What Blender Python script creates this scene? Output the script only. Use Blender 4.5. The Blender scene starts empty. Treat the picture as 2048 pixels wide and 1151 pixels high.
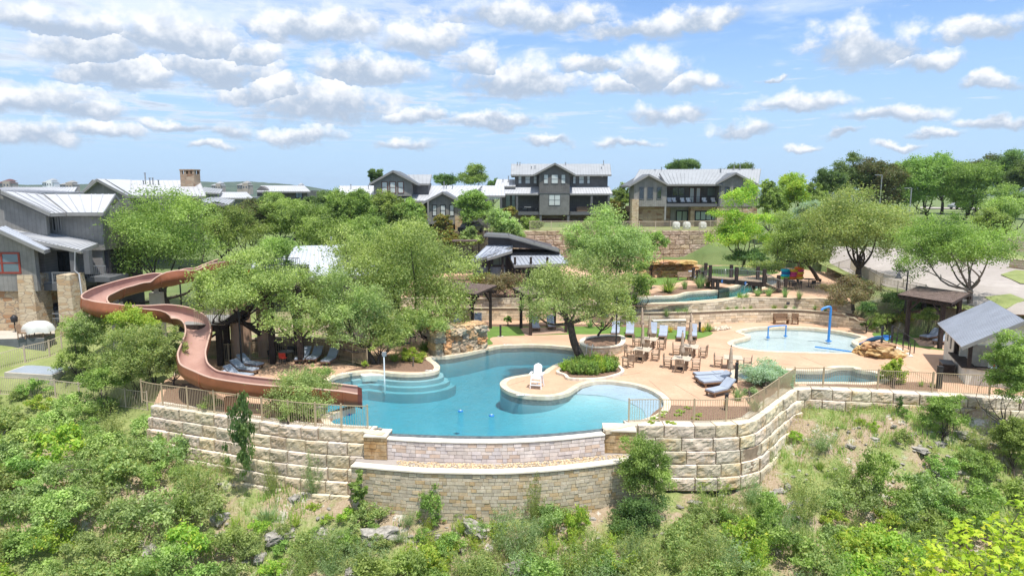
import bpy, bmesh, math, random
import numpy as np
from mathutils import Vector, Matrix, noise as mnoise
from mathutils.geometry import tessellate_polygon, delaunay_2d_cdt
SC = bpy.context.scene
COL = SC.collection
# ------------------------------------------------------------------ camera
F = 1365.0; CX = 1024.0; CY = 575.5; CAMZ = 12.0; TH = math.radians(8.15)
cam = bpy.data.objects.new('camera', bpy.data.cameras.new('camera'))
COL.objects.link(cam); SC.camera = cam
cam.data.sensor_width = 36; cam.data.lens = 36 * F / 2048
cam.location = (0, 0, CAMZ); cam.rotation_euler = (math.radians(90) - TH, 0, 0)
cam.data.clip_start = 0.3; cam.data.clip_end = 20000
def rdir(px, py):
 r = (px - CX) / F; d = (py - CY) / F
 return (r, math.cos(TH) - d * math.sin(TH), -math.sin(TH) - d * math.cos(TH))
def G(px, py, z=0.0):            # photograph pixel -> point of the place at height z
 x, y, w = rdir(px, py); t = (z - CAMZ) / w
 return Vector((x * t, y * t, z))
def AT(px, py, Y):               # photograph pixel -> point of the place at distance Y
 x, y, w = rdir(px, py); t = Y / y
 return Vector((x * t, Y, CAMZ + w * t))
# ------------------------------------------------------------------ sun and sky
SUN_DIR = Vector((0.17, -0.30, 0.95)).normalized()
elev = math.asin(SUN_DIR.z)
sl = bpy.data.lights.new('sun', 'SUN'); sl.energy = 3.4; sl.angle = math.radians(1.0); sl.color = (1.0, 0.955, 0.88)
so = bpy.data.objects.new('sun', sl); COL.objects.link(so)
so.rotation_euler = SUN_DIR.to_track_quat('Z', 'Y').to_euler()
SC.view_settings.view_transform = 'Standard'; SC.view_settings.look = 'None'
SC.view_settings.exposure = 0.84; SC.view_settings.gamma = 1.0
world = bpy.data.worlds.new('World'); SC.world = world; world.use_nodes = True
wt = world.node_tree; wt.nodes.clear()
def wn(t, **kw):
 n = wt.nodes.new(t)
 for k, v in kw.items(): setattr(n, k, v)
 return n
def wl(a, b): wt.links.new(a, b)
def wmath(op, a, b=None, clamp=False):
 n = wn('ShaderNodeMath', operation=op, use_clamp=clamp)
 for i, v in enumerate((a, b)):
  if v is None: continue
  if isinstance(v, (int, float)): n.inputs[i].default_value = v
  else: wl(v, n.inputs[i])
 return n.outputs[0]
def wvec(op, a, b=None):
 n = wn('ShaderNodeVectorMath', operation=op)
 for i, v in enumerate((a, b)):
  if v is None: continue
  if isinstance(v, tuple): n.inputs[i].default_value = v
  else: wl(v, n.inputs[i])
 return n
def wmaprange(v, a, b, c=0.0, d=1.0, smooth=True):
 n = wn('ShaderNodeMapRange'); n.interpolation_type = 'SMOOTHSTEP' if smooth else 'LINEAR'
 wl(v, n.inputs[0]); n.inputs[1].default_value = a; n.inputs[2].default_value = b
 n.inputs[3].default_value = c; n.inputs[4].default_value = d
 return n.outputs[0]
def wmix(f, a, b):
 n = wn('ShaderNodeMix', data_type='RGBA')
 if isinstance(f, (int, float)): n.inputs[0].default_value = f
 else: wl(f, n.inputs[0])
 for i, v in ((6, a), (7, b)):
  if isinstance(v, tuple): n.inputs[i].default_value = v
  else: wl(v, n.inputs[i])
 return n.outputs[2]
def wmixf(f, a, b):
 n = wn('ShaderNodeMix', data_type='FLOAT'); wl(f, n.inputs[0])
 for i, v in ((2, a), (3, b)):
  if isinstance(v, (int, float)): n.inputs[i].default_value = v
  else: wl(v, n.inputs[i])
 return n.outputs[0]
sky = wn('ShaderNodeTexSky', sky_type='NISHITA', sun_disc=False)
sky.sun_elevation = elev; sky.sun_rotation = math.atan2(SUN_DIR.x, SUN_DIR.y)
sky.altitude = 200; sky.air_density = 1.0; sky.dust_density = 1.2; sky.ozone_density = 1.4
tc = wn('ShaderNodeTexCoord'); D = tc.outputs['Generated']
sep = wn('ShaderNodeSeparateXYZ'); wl(D, sep.inputs[0])
az = wmath('ARCTAN2', sep.outputs[0], sep.outputs[1])
el = wmath('ARCSINE', sep.outputs[2])
comb = wn('ShaderNodeCombineXYZ'); wl(az, comb.inputs[0]); wl(el, comb.inputs[1])
# domain warp so that cloud edges billow
nz = wn('ShaderNodeTexNoise'); nz.inputs['Scale'].default_value = 9; nz.inputs['Detail'].default_value = 7; nz.inputs['Roughness'].default_value = 0.62
mp = wn('ShaderNodeMapping'); mp.inputs['Scale'].default_value = (1, 1.15, 1); wl(comb.outputs[0], mp.inputs[0]); wl(mp.outputs[0], nz.inputs['Vector'])
wr = wvec('SUBTRACT', nz.outputs['Color'], (0.5, 0.5, 0.5))
wr2 = wvec('MULTIPLY', wr.outputs[0], (0.10, 0.07, 0))
P = wvec('ADD', comb.outputs[0], wr2.outputs[0]).outputs[0]
nzb = wn('ShaderNodeTexNoise'); nzb.inputs['Scale'].default_value = 26; nzb.inputs['Detail'].default_value = 6; nzb.inputs['Roughness'].default_value = 0.6
wl(mp.outputs[0], nzb.inputs['Vector'])
nb = wmath('SUBTRACT', nzb.outputs[0], 0.5)
# cumulus: (px, py, half width, half height, whiteness)
CL = [(1735,95,92,52),(1850,118,60,24),(1985,50,80,28),(1975,170,48,15),(2005,245,50,13),(1600,215,75,19),(1780,238,90,17),(1545,162,34,8),(1500,262,65,15),
 (1030,165,130,46),(955,130,60,34),(1300,150,85,52),(1230,175,60,24),(1385,175,60,24),(1180,130,80,22),(840,80,90,45),(740,150,115,45),(645,215,145,55),(540,185,90,40),(980,250,110,18),(1340,230,90,24),
 (360,85,150,52),(500,110,70,34),(190,100,90,54),(120,45,140,30),(60,200,130,34),(175,215,70,26),(60,266,85,26),(212,260,60,17),(365,250,70,12),(600,268,90,16),(472,262,35,20),(630,50,130,38),(1060,40,190,32),(1330,50,170,26),
 (835,238,80,17),(1095,282,50,10),(430,140,140,38),(235,150,110,38),(1800,300,40,7),(1608,292,26,8),(1880,272,50,10),(820,286,60,12),(1250,292,55,11),(420,296,50,11),(1690,270,40,9)]
tot = None; shade = None
for (px, py, rx, ry) in CL:
 d = Vector(rdir(px, py)).normalized()
 a0 = math.atan2(d.x, d.y); e0 = math.asin(d.z)
 sx = F / rx * 0.95; sy = F / ry * 0.95
 v = wvec('MULTIPLY', wvec('SUBTRACT', P, (a0, e0, 0)).outputs[0], (sx, sy, 0)).outputs[0]
 s2 = wn('ShaderNodeSeparateXYZ'); wl(v, s2.inputs[0])
 yy = wmath('MAXIMUM', s2.outputs[1], wmath('MULTIPLY', s2.outputs[1], -1.5))
 ln = wmath('SQRT', wmath('ADD', wmath('MULTIPLY', s2.outputs[0], s2.outputs[0]), wmath('MULTIPLY', yy, yy)))
 w = wmath('SUBTRACT', 1.25, ln)
 if tot is None: tot = w; shade = s2.outputs[1]
 else:
  gt = wmath('GREATER_THAN', w, tot)
  shade = wmixf(gt, shade, s2.outputs[1])
  tot = wmath('MAXIMUM', tot, w)
dens = wmath('ADD', tot, wmath('MULTIPLY', nb, 1.9))
mask = wmaprange(dens, 0.05, 0.80)
# underside grey, top white, broken up by noise
sh = wmath('ADD', shade, wmath('MULTIPLY', nb, 2.8))
top = wmaprange(sh, -0.35, 0.85)
# thin high layer, heavier to the upper left
pz = wmath('MAXIMUM', sep.outputs[2], 0.03)
pv = wn('ShaderNodeCombineXYZ'); wl(wmath('DIVIDE', sep.outputs[0], pz), pv.inputs[0]); wl(wmath('DIVIDE', sep.outputs[1], pz), pv.inputs[1])
n3 = wn('ShaderNodeTexNoise'); n3.inputs['Scale'].default_value = 0.85; n3.inputs['Detail'].default_value = 8; n3.inputs['Roughness'].default_value = 0.6; n3.inputs['Distortion'].default_value = 0.5
wl(pv.outputs[0], n3.inputs['Vector'])
bias = wmath('MULTIPLY', wmath('SUBTRACT', el, 0.13), 1.15)
bias2 = wmath('MULTIPLY', az, -0.22)
cir = wmaprange(wmath('ADD', wmath('ADD', n3.outputs[0], bias), bias2), 0.50, 0.88, 0.0, 0.75)
hz = wmaprange(el, 0.0, 0.30, 0.9, 0.12)
K = 1.0
skyc = wn('ShaderNodeMix', data_type='RGBA', blend_type='MULTIPLY'); skyc.inputs[0].default_value = 1.0
wl(sky.outputs[0], skyc.inputs[6]); skyc.inputs[7].default_value = (0.70, 0.90, 1.18, 1)
base = wmix(hz, skyc.outputs[2], (3.15, 4.45, 6.05, 1))
cir = wmath('MULTIPLY', cir, wmaprange(el, 0.05, 0.14))
n4 = wn('ShaderNodeTexNoise'); n4.inputs['Scale'].default_value = 1.25; n4.inputs['Detail'].default_value = 9; n4.inputs['Roughness'].default_value = 0.62; n4.inputs['Distortion'].default_value = 0.3
pw = wvec('ADD', pv.outputs[0], wr2.outputs[0]); wl(pw.outputs[0], n4.inputs['Vector'])
fld = wmath('ADD', wmath('ADD', n4.outputs[0], wmath('MULTIPLY', az, -0.13)), wmath('MULTIPLY', nb, 0.10))
fm = wmath('MULTIPLY', wmaprange(fld, 0.51, 0.68, 0.0, 0.85), wmaprange(el, 0.035, 0.11))
fcol = wmix(wmaprange(fld, 0.54, 0.76), (5.5, 5.8, 6.3, 1), (3.3, 3.9, 4.8, 1))
c0 = wmix(cir, base, (5.8, 6.2, 6.8, 1))
c1 = wmix(fm, c0, fcol)
ccol = wmix(top, (2.9, 3.5, 4.4, 1), (6.3, 6.4, 6.55, 1))
c2 = wmix(mask, c1, ccol)
bg = wn('ShaderNodeBackground'); bg.inputs[1].default_value = 0.096
out = wn('ShaderNodeOutputWorld'); wl(c2, bg.inputs[0]); wl(bg.outputs[0], out.inputs[0])
world.cycles.sampling_method = 'MANUAL'; world.cycles.sample_map_resolution = 256
rnd = random.Random(7)
# ================================================================== helpers
def tag(o, label=None, cat=None, group=None, kind=None):
 if label: o['label'] = label
 if cat: o['category'] = cat
 if group: o['group'] = group
 if kind: o['kind'] = kind
 return o
def thing(name, label, cat, loc=(0, 0, 0), rz=0.0, group=None):
 o = bpy.data.objects.new(name, None); COL.objects.link(o)
 o.empty_display_size = 0.3
 o.location = loc; o.rotation_euler = (0, 0, rz)
 return tag(o, label, cat, group)
def link(name, me, parent=None, mat=None):
 o = bpy.data.objects.new(name, me); COL.objects.link(o)
 if mat is not None and not me.materials: me.materials.append(mat)
 if parent is not None: o.parent = parent
 return o
def kids(o): return [c for c in bpy.data.objects if c.parent == o]
def copy_tree(o, kidmap, parent=None):
 c = o.copy(); COL.objects.link(c)
 if parent is not None: c.parent = parent
 for ch in kidmap.get(o.name, []): copy_tree(ch, kidmap, c)
 return c
def kmap():
 m = {}
 for o in bpy.data.objects:
  if o.parent: m.setdefault(o.parent.name, []).append(o)
 return m
def dup(o, loc, rz=0.0, label=None, group=None, scale=None, km=None):
 c = copy_tree(o, km if km is not None else kmap())
 c.location = loc; c.rotation_euler = (0, 0, rz)
 if scale is not None: c.scale = (scale, scale, scale) if isinstance(scale, (int, float)) else scale
 if label: c['label'] = label
 if group: c['group'] = group
 return c
class MB:
 """collects shapes into one mesh"""
 def __init__(s): s.v = []; s.f = []; s.c = []; s.smooth = []; s.cur = (1, 1, 1)
 def add(s, vs, fs, smooth=False):
  n = len(s.v); s.v += [tuple(v) for v in vs]
  for f in fs: s.f.append(tuple(i + n for i in f)); s.c.append(s.cur); s.smooth.append(smooth)
 def box(s, c, d, rz=0.0, ry=0.0, rx=0.0):
  hx, hy, hz = d[0] / 2, d[1] / 2, d[2] / 2
  M = Matrix.Translation(Vector(c)) @ Matrix.Rotation(rz, 4, 'Z') @ Matrix.Rotation(ry, 4, 'Y') @ Matrix.Rotation(rx, 4, 'X')
  vs = [M @ Vector((x * hx, y * hy, z * hz)) for x in (-1, 1) for y in (-1, 1) for z in (-1, 1)]
  s.add(vs, [(0, 1, 3, 2), (4, 6, 7, 5), (0, 4, 5, 1), (2, 3, 7, 6), (0, 2, 6, 4), (1, 5, 7, 3)]); return s
 def bb(s, x0, x1, y0, y1, z0, z1): return s.box(((x0 + x1) / 2, (y0 + y1) / 2, (z0 + z1) / 2), (abs(x1 - x0), abs(y1 - y0), abs(z1 - z0)))
 def beam(s, p, q, w=0.1, h=None, up=(0, 0, 1)):
  h = w if h is None else h
  p = Vector(p); q = Vector(q); d = (q - p)
  if d.length < 1e-6: return s
  d.normalize(); u = Vector(up)
  if abs(d.dot(u)) > 0.98: u = Vector((0, 1, 0))
  r = d.cross(u).normalized(); u = r.cross(d).normalized()
  vs = []
  for e in (p, q):
   for a, b in ((-1, -1), (1, -1), (1, 1), (-1, 1)): vs.append(e + r * (a * w / 2) + u * (b * h / 2))
  s.add(vs, [(3, 2, 1, 0), (4, 5, 6, 7), (0, 1, 5, 4), (1, 2, 6, 5), (2, 3, 7, 6), (3, 0, 4, 7)]); return s
 def tube(s, pts, r, n=8, cap=True, smooth=True):
  pts = [Vector(p) for p in pts]; m = len(pts)
  rs = r if isinstance(r, (list, tuple)) else [r] * m
  vs = []; prev = None
  for i, p in enumerate(pts):
   d = (pts[min(i + 1, m - 1)] - pts[max(i - 1, 0)])
   if d.length < 1e-9: d = Vector((0, 0, 1))
   d.normalize()
   if prev is None:
    a = Vector((0, 0, 1)) if abs(d.z) < 0.9 else Vector((1, 0, 0))
    prev = d.cross(a).normalized()
   prev = (prev - d * prev.dot(d)).normalized(); b = d.cross(prev)
   for k in range(n):
    t = 2 * math.pi * k / n; vs.append(p + (prev * math.cos(t) + b * math.sin(t)) * rs[i])
  fs = []
  for i in range(m - 1):
   for k in range(n):
    a = i * n + k; b2 = i * n + (k + 1) % n; fs.append((a, b2, b2 + n, a + n))
  s.add(vs, fs, smooth)
  if cap: s.add(vs[:n][::-1], [tuple(range(n))]); s.add(vs[-n:], [tuple(range(n))])
  return s
 def cyl(s, c, r, h, n=16, r2=None): c = Vector(c); return s.tube([c, c + Vector((0, 0, h))], [r, r if r2 is None else r2], n)
 def lathe(s, c, prof, n=16):
  c = Vector(c); vs = []
  for (r, z) in prof:
   for k in range(n):
    t = 2 * math.pi * k / n; vs.append((c.x + r * math.cos(t), c.y + r * math.sin(t), c.z + z))
  fs = [(i * n + k, i * n + (k + 1) % n, (i + 1) * n + (k + 1) % n, (i + 1) * n + k) for i in range(len(prof) - 1) for k in range(n)]
  s.add(vs, fs, True); return s
 def poly(s, pts, flip=False):
  t = tessellate_polygon([[Vector(p) for p in pts]]); s.add(pts, [tuple(f[::-1]) if flip else tuple(f) for f in t]); return s
 def prism(s, poly, z0, z1):
  n = len(poly); a = [(p[0], p[1], z0) for p in poly]; b = [(p[0], p[1], z1) for p in poly]
  t = tessellate_polygon([[Vector((p[0], p[1], 0)) for p in poly]])
  s.add(a + b, [tuple(f) for f in t] + [tuple(i + n for i in f) for f in t] + [(i, (i + 1) % n, (i + 1) % n + n, i + n) for i in range(n)]); return s
 def slab(s, quad, th):         # quad of 3D points, thickened downward along its normal
  q = [Vector(p) for p in quad]; nrm = (q[1] - q[0]).cross(q[-1] - q[0]).normalized()
  if nrm.z < 0: nrm = -nrm
  n = len(q); lo = [p - nrm * th for p in q]
  s.add(q + lo, [tuple(range(n)), tuple(range(2 * n - 1, n - 1, -1))] + [(i, i + n, (i + 1) % n + n, (i + 1) % n) for i in range(n)]); return s
 def rock(s, c, d, seed=0, rz=0.0, sub=2, rough=0.16, cube=.6):
  bm = bmesh.new(); bmesh.ops.create_icosphere(bm, subdivisions=sub, radius=1.0)
  R = Matrix.Rotation(rz, 3, 'Z'); vs = []
  for v in bm.verts:
   p = v.co.copy(); m = max(abs(p.x), abs(p.y), abs(p.z)); p = p * ((1 - cube) + cube / m)  # towards a block
   k = 1 + rough * 2 * mnoise.noise(p * 1.3 + Vector((seed * 7.1, seed, 0))) + rough * mnoise.noise(p * 3.1 + Vector((seed, 3, 1)))
   p = Vector((p.x * k * d[0] / 2, p.y * k * d[1] / 2, p.z * k * d[2] / 2)); vs.append(R @ p + Vector(c))
  s.add(vs, [tuple(v.index for v in f.verts) for f in bm.faces]); bm.free(); return s
 def build(s, name, mat, parent=None, world=False):
  off = Vector(parent.location) if (world and parent is not None) else Vector((0, 0, 0))
  me = bpy.data.meshes.new(name)
  me.from_pydata([(v[0] - off.x, v[1] - off.y, v[2] - off.z) for v in s.v], [], s.f)
  me.polygons.foreach_set('use_smooth', s.smooth)
  ca = me.color_attributes.new('Col', 'FLOAT_COLOR', 'CORNER')
  arr = np.empty((len(me.loops), 4), np.float32); arr[:, 3] = 1
  cnt = np.array([len(f) for f in s.f]); arr[:, :3] = np.repeat(np.array(s.c, np.float32), cnt, axis=0)
  ca.data.foreach_set('color', arr.ravel())
  me.validate(); me.update()
  return link(name, me, parent, mat)
def smooth_closed(pts, n=6):
 m = len(pts); out = []
 for i in range(m):
  p0, p1, p2, p3 = (Vector(pts[(i + k - 1) % m][:2]) for k in range(4))
  for j in range(n):
   t = j / n; out.append(0.5 * ((2 * p1) + (p2 - p0) * t + (2 * p0 - 5 * p1 + 4 * p2 - p3) * t * t + (3 * p1 - p0 - 3 * p2 + p3) * t ** 3))
 return out
def smooth_open(pts, n=6):
 m = len(pts); out = []; D3 = len(pts[0])
 for i in range(m - 1):
  q = [Vector(pts[min(max(i + k - 1, 0), m - 1)]) for k in range(4)]
  p0, p1, p2, p3 = q
  for j in range(n):
   t = j / n; out.append(0.5 * ((2 * p1) + (p2 - p0) * t + (2 * p0 - 5 * p1 + 4 * p2 - p3) * t * t + (3 * p1 - p0 - 3 * p2 + p3) * t ** 3))
 out.append(Vector(pts[-1])); return out
def area(p): return sum(p[i][0] * p[(i + 1) % len(p)][1] - p[(i + 1) % len(p)][0] * p[i][1] for i in range(len(p))) / 2
def offset(poly, d):               # outward for positive d
 s = 1 if area(poly) > 0 else -1; n = len(poly); out = []
 for i in range(n):
  a = Vector(poly[i - 1][:2]); b = Vector(poly[i][:2]); c = Vector(poly[(i + 1) % n][:2])
  t1 = (b - a); t2 = (c - b)
  t1 = t1.normalized() if t1.length > 1e-9 else Vector((1, 0)); t2 = t2.normalized() if t2.length > 1e-9 else t1
  n1 = Vector((t1.y, -t1.x)) * s; n2 = Vector((t2.y, -t2.x)) * s; nn = n1 + n2
  nn = nn.normalized() if nn.length > 1e-6 else n1
  out.append(b + nn * min(d / max(nn.dot(n1), 0.5), d * 1.6) if d > 0 else b + nn * d)
 return out
def inside(poly, x, y):            # vectorised
 x = np.asarray(x, float); y = np.asarray(y, float); r = np.zeros(x.shape, bool); n = len(poly); j = n - 1
 for i in range(n):
  xi, yi = poly[i][0], poly[i][1]; xj, yj = poly[j][0], poly[j][1]
  if yi != yj:
   c = ((yi > y) != (yj > y)) & (x < (xj - xi) * (y - yi) / (yj - yi) + xi); r ^= c
  j = i
 return r
def flat(name, outer, holes, z, mat, parent=None, thick=None):
 rings = [[Vector((p[0], p[1], 0)) for p in r] for r in [outer] + holes]
 tri = tessellate_polygon(rings); pts = [p for r in rings for p in r]; n = len(pts)
 b = MB(); vs = [(p.x, p.y, z) for p in pts]; fs = []
 for f in tri:
  a = (pts[f[1]] - pts[f[0]]).cross(pts[f[2]] - pts[f[0]]).z
  fs.append(tuple(f) if a > 0 else tuple(f[::-1]))
 b.add(vs, fs)
 if thick:
  k = 0
  for r in rings:
   m = len(r)
   if r is rings[0]:
    top = [(p.x, p.y, z) for p in r]; lo = [(p.x, p.y, z - thick) for p in r]
    b.add(top + lo, [(i, (i + 1) % m, (i + 1) % m + m, i + m) for i in range(m)])
 return b.build(name, mat, parent)
def ring(name, inner, w, z0, z1, mat, parent=None, jitter=None, over=0.0, skip=None):
 a = offset(inner, -over) if over else inner; o = offset(inner, w); n = len(inner); b = MB()
 for i in range(n):
  j = (i + 1) % n
  if skip and skip(inner[i]): continue
  if jitter: g = rnd.uniform(1 - jitter, 1 + jitter * 0.4); b.cur = (g, g * rnd.uniform(0.96, 1.0), g * rnd.uniform(0.92, 1.0))
  A, B, Cc, Dd = a[i], a[j], o[j], o[i]
  vs = [(A.x, A.y, z1), (B.x, B.y, z1), (Cc[0], Cc[1], z1), (Dd[0], Dd[1], z1), (A.x, A.y, z0), (B.x, B.y, z0), (Cc[0], Cc[1], z0), (Dd[0], Dd[1], z0)]
  b.add(vs, [(0, 3, 2, 1), (0, 1, 5, 4), (3, 7, 6, 2)])
 return b.build(name, mat, parent)
def wallband(name, poly, z0, z1, mat, parent=None):
 n = len(poly); vs = [(p[0], p[1], z1) for p in poly] + [(p[0], p[1], z0) for p in poly]
 b = MB(); b.add(vs, [(i, (i + 1) % n, (i + 1) % n + n, i + n) for i in range(n)]); return b.build(name, mat, parent)
def PX(pts, z): return [G(p[0], p[1], z) for p in pts]
# ================================================================== materials
M = {}
def newmat(name):
 m = bpy.data.materials.new(name); m.use_nodes = True; nt = m.node_tree; nt.nodes.clear(); M[name] = m; return m, nt
def nd(nt, t, **kw):
 n = nt.nodes.new(t)
 for k, v in kw.items():
  if k in n.inputs.keys() if hasattr(n.inputs, 'keys') else False: n.inputs[k].default_value = v
  else: setattr(n, k, v)
 return n
def rgb(c): return (c[0], c[1], c[2], 1)
def mixn(nt, f, a, b, bt='MIX'):
 n = nt.nodes.new('ShaderNodeMix'); n.data_type = 'RGBA'; n.blend_type = bt
 for i, v in ((0, f), (6, a), (7, b)):
  if isinstance(v, (int, float)): n.inputs[i].default_value = v
  elif isinstance(v, tuple): n.inputs[i].default_value = rgb(v)
  else: nt.links.new(v, n.inputs[i])
 return n.outputs[2]
def noisen(nt, scale, detail=4, rough=0.55, vec=None, dist=0.0):
 n = nt.nodes.new('ShaderNodeTexNoise'); n.inputs['Scale'].default_value = scale; n.inputs['Detail'].default_value = detail
 n.inputs['Roughness'].default_value = rough; n.inputs['Distortion'].default_value = dist
 if vec is not None: nt.links.new(vec, n.inputs['Vector'])
 return n.outputs[0]
def ramp(nt, v, a, b, c=0.0, d=1.0):
 n = nt.nodes.new('ShaderNodeMapRange'); nt.links.new(v, n.inputs[0])
 for i, x in enumerate((a, b, c, d)): n.inputs[i + 1].default_value = x
 return n.outputs[0]
def mth(nt, op, a, b=None):
 n = nt.nodes.new('ShaderNodeMath'); n.operation = op
 for i, v in enumerate((a, b)):
  if v is None: continue
  if isinstance(v, (int, float)): n.inputs[i].default_value = v
  else: nt.links.new(v, n.inputs[i])
 return n.outputs[0]
def geo(nt):   # world position, so textures keep their size on everything
 return nt.nodes.new('ShaderNodeNewGeometry').outputs['Position']
def objc(nt): return nt.nodes.new('ShaderNodeTexCoord').outputs['Object']
def finish(nt, color, rough=0.8, bump=None, bstr=0.3, bdist=0.02, metal=0.0, spec=0.3):
 p = nt.nodes.new('ShaderNodeBsdfPrincipled'); o = nt.nodes.new('ShaderNodeOutputMaterial')
 if isinstance(color, tuple): p.inputs['Base Color'].default_value = rgb(color)
 else: nt.links.new(color, p.inputs['Base Color'])
 if isinstance(rough, (int, float)): p.inputs['Roughness'].default_value = rough
 else: nt.links.new(rough, p.inputs['Roughness'])
 p.inputs['Metallic'].default_value = metal; p.inputs['Specular IOR Level'].default_value = spec
 if bump is not None:
  b = nt.nodes.new('ShaderNodeBump'); b.inputs['Strength'].default_value = bstr; b.inputs['Distance'].default_value = bdist
  nt.links.new(bump, b.inputs['Height']); nt.links.new(b.outputs[0], p.inputs['Normal'])
 nt.links.new(p.outputs[0], o.inputs[0]); return p
def attr(nt): n = nt.nodes.new('ShaderNodeAttribute'); n.attribute_name = 'Col'; return n.outputs['Color']
def simple(name, c, var=0.15, scale=3.0, rough=0.7, c2=None, bstr=0.2, bdist=0.01, metal=0.0, spec=0.3, world_=True, useattr=True, scale2=None):
 m, nt = newmat(name); v = geo(nt) if world_ else objc(nt)
 n1 = noisen(nt, scale, 5, 0.6, v)
 a = tuple(x * (1 - var) for x in c); b = c2 if c2 else tuple(min(1, x * (1 + var)) for x in c)
 col = mixn(nt, ramp(nt, n1, 0.3, 0.7), a, b)
 if scale2:
  n2 = noisen(nt, scale2, 3, 0.6, v); col = mixn(nt, ramp(nt, n2, 0.35, 0.65, 0, 0.5), col, tuple(x * (1 - var * 1.5) for x in c))
 if useattr: col = mixn(nt, 1.0, col, attr(nt), 'MULTIPLY')
 finish(nt, col, rough, n1, bstr, bdist, metal, spec); return m
simple('deck', (0.52, 0.33, 0.215), 0.13, 0.45, 0.85, scale2=5.0, c2=(0.60, 0.40, 0.275))
simple('coping', (0.58, 0.50, 0.37), 0.12, 2.5, 0.8, c2=(0.66, 0.58, 0.46))
def limestone(name, light, warm, dark):
 m, nt = newmat(name); v = geo(nt); n1 = noisen(nt, 0.9, 6, 0.68, v); n2 = noisen(nt, 2.6, 6, 0.7, v, 0.6); n3 = noisen(nt, 14, 4, 0.6, v)
 c = mixn(nt, ramp(nt, n3, 0.3, 0.7), tuple(x * 0.86 for x in light), light); c = mixn(nt, ramp(nt, n1, 0.50, 0.66, 0, .8), c, warm); c = mixn(nt, ramp(nt, n2, 0.50, 0.68, 0, .85), c, dark)
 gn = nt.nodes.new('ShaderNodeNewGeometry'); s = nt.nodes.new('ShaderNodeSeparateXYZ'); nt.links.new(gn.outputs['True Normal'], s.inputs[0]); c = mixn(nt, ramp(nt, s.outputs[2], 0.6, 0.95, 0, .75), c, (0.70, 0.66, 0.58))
 finish(nt, mixn(nt, 1.0, c, attr(nt), 'MULTIPLY'), 0.92, mth(nt, 'ADD', n2, mth(nt, 'MULTIPLY', n3, .4)), 0.8, 0.08)
limestone('limestone', (0.57, 0.49, 0.37), (0.52, 0.40, 0.25), (0.40, 0.37, 0.32)); limestone('limestone_old', (0.60, 0.53, 0.42), (0.50, 0.35, 0.18), (0.27, 0.24, 0.20))
simple('cutstone', (0.56, 0.47, 0.335), 0.2, 3.0, 0.9, c2=(0.65, 0.57, 0.44), bstr=0.4, bdist=0.02, scale2=11.0)
simple('spillstone', (0.56, 0.50, 0.47), 0.10, 3.0, 0.9, c2=(0.64, 0.58, 0.54), bstr=0.3, bdist=0.02)
simple('mortar', (0.27, 0.20, 0.14), 0.2, 5.0, 0.95)
simple('sandrock', (0.50, 0.30, 0.13), 0.35, 1.8, 0.9, c2=(0.60, 0.47, 0.30), bstr=0.7, bdist=0.05, scale2=5.0)
simple('blockrock', (0.36, 0.31, 0.25), 0.35, 1.8, 0.9, c2=(0.52, 0.46, 0.38), bstr=0.7, bdist=0.05, scale2=6.0)
simple('greyrock', (0.26, 0.25, 0.23), 0.35, 2.6, 0.95, c2=(0.52, 0.49, 0.45), bstr=0.8, bdist=0.06, scale2=7.0)
simple('capstone', (0.68, 0.62, 0.52), 0.1, 2.0, 0.8)
simple('white_cap', (0.74, 0.70, 0.64), 0.08, 2.0, 0.8)
simple('plaster', (0.33, 0.49, 0.54), 0.10, 0.5, 0.7, scale2=2.0)
simple('red_frame', (0.24, 0.045, 0.03), 0.1, 4.0, 0.5)
simple('shelf_plaster', (0.36, 0.45, 0.54), 0.06, 0.8, 0.7)
simple('kid_floor', (0.47, 0.53, 0.54), 0.08, 0.8, 0.7)
simple('mulch', (0.20, 0.125, 0.085), 0.4, 9.0, 0.95, bstr=0.8, bdist=0.05)
simple('gravel', (0.52, 0.44, 0.34), 0.3, 8.0, 0.95, bstr=0.8, bdist=0.05)
simple('turf', (0.13, 0.22, 0.04), 0.25, 1.3, 0.95, c2=(0.155, 0.265, 0.055), bstr=0.4, bdist=0.03, scale2=14)
simple('lawn', (0.22, 0.27, 0.085), 0.25, 0.5, 0.95, c2=(0.30, 0.33, 0.13), bstr=0.4, bdist=0.03, scale2=9)
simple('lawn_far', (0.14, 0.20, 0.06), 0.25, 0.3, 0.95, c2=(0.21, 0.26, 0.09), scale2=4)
simple('road', (0.34, 0.30, 0.27), 0.12, 0.15, 0.9, c2=(0.41, 0.37, 0.34), scale2=1.4)
simple('asphalt_blue', (0.27, 0.31, 0.36), 0.08, 0.6, 0.75)
simple('concrete', (0.45, 0.41, 0.35), 0.12, 1.5, 0.85)
simple('tan_concrete', (0.40, 0.27, 0.19), 0.12, 1.5, 0.85)
simple('dark_wood', (0.030, 0.021, 0.018), 0.3, 5.0, 0.75, c2=(0.055, 0.04, 0.034))
simple('pergola_top', (0.13, 0.09, 0.075), 0.3, 3.0, 0.85, c2=(0.19, 0.14, 0.12))
simple('teak', (0.27, 0.19, 0.125), 0.2, 4.0, 0.75, c2=(0.36, 0.27, 0.19), world_=False)
simple('teak_top', (0.50, 0.42, 0.33), 0.12, 4.0, 0.7, world_=False)
simple('lounger_wood', (0.20, 0.12, 0.07), 0.2, 4.0, 0.75, world_=False)
simple('cushion', (0.30, 0.345, 0.42), 0.06, 2.0, 0.9, c2=(0.34, 0.385, 0.46), world_=False)
simple('umbrella_cloth', (0.46, 0.37, 0.28), 0.12, 3.0, 0.9, world_=False)
simple('dark_metal', (0.03, 0.03, 0.032), 0.2, 4.0, 0.5)
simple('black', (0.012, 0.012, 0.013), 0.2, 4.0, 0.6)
simple('red_seat', (0.55, 0.05, 0.03), 0.1, 4.0, 0.5)
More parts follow.
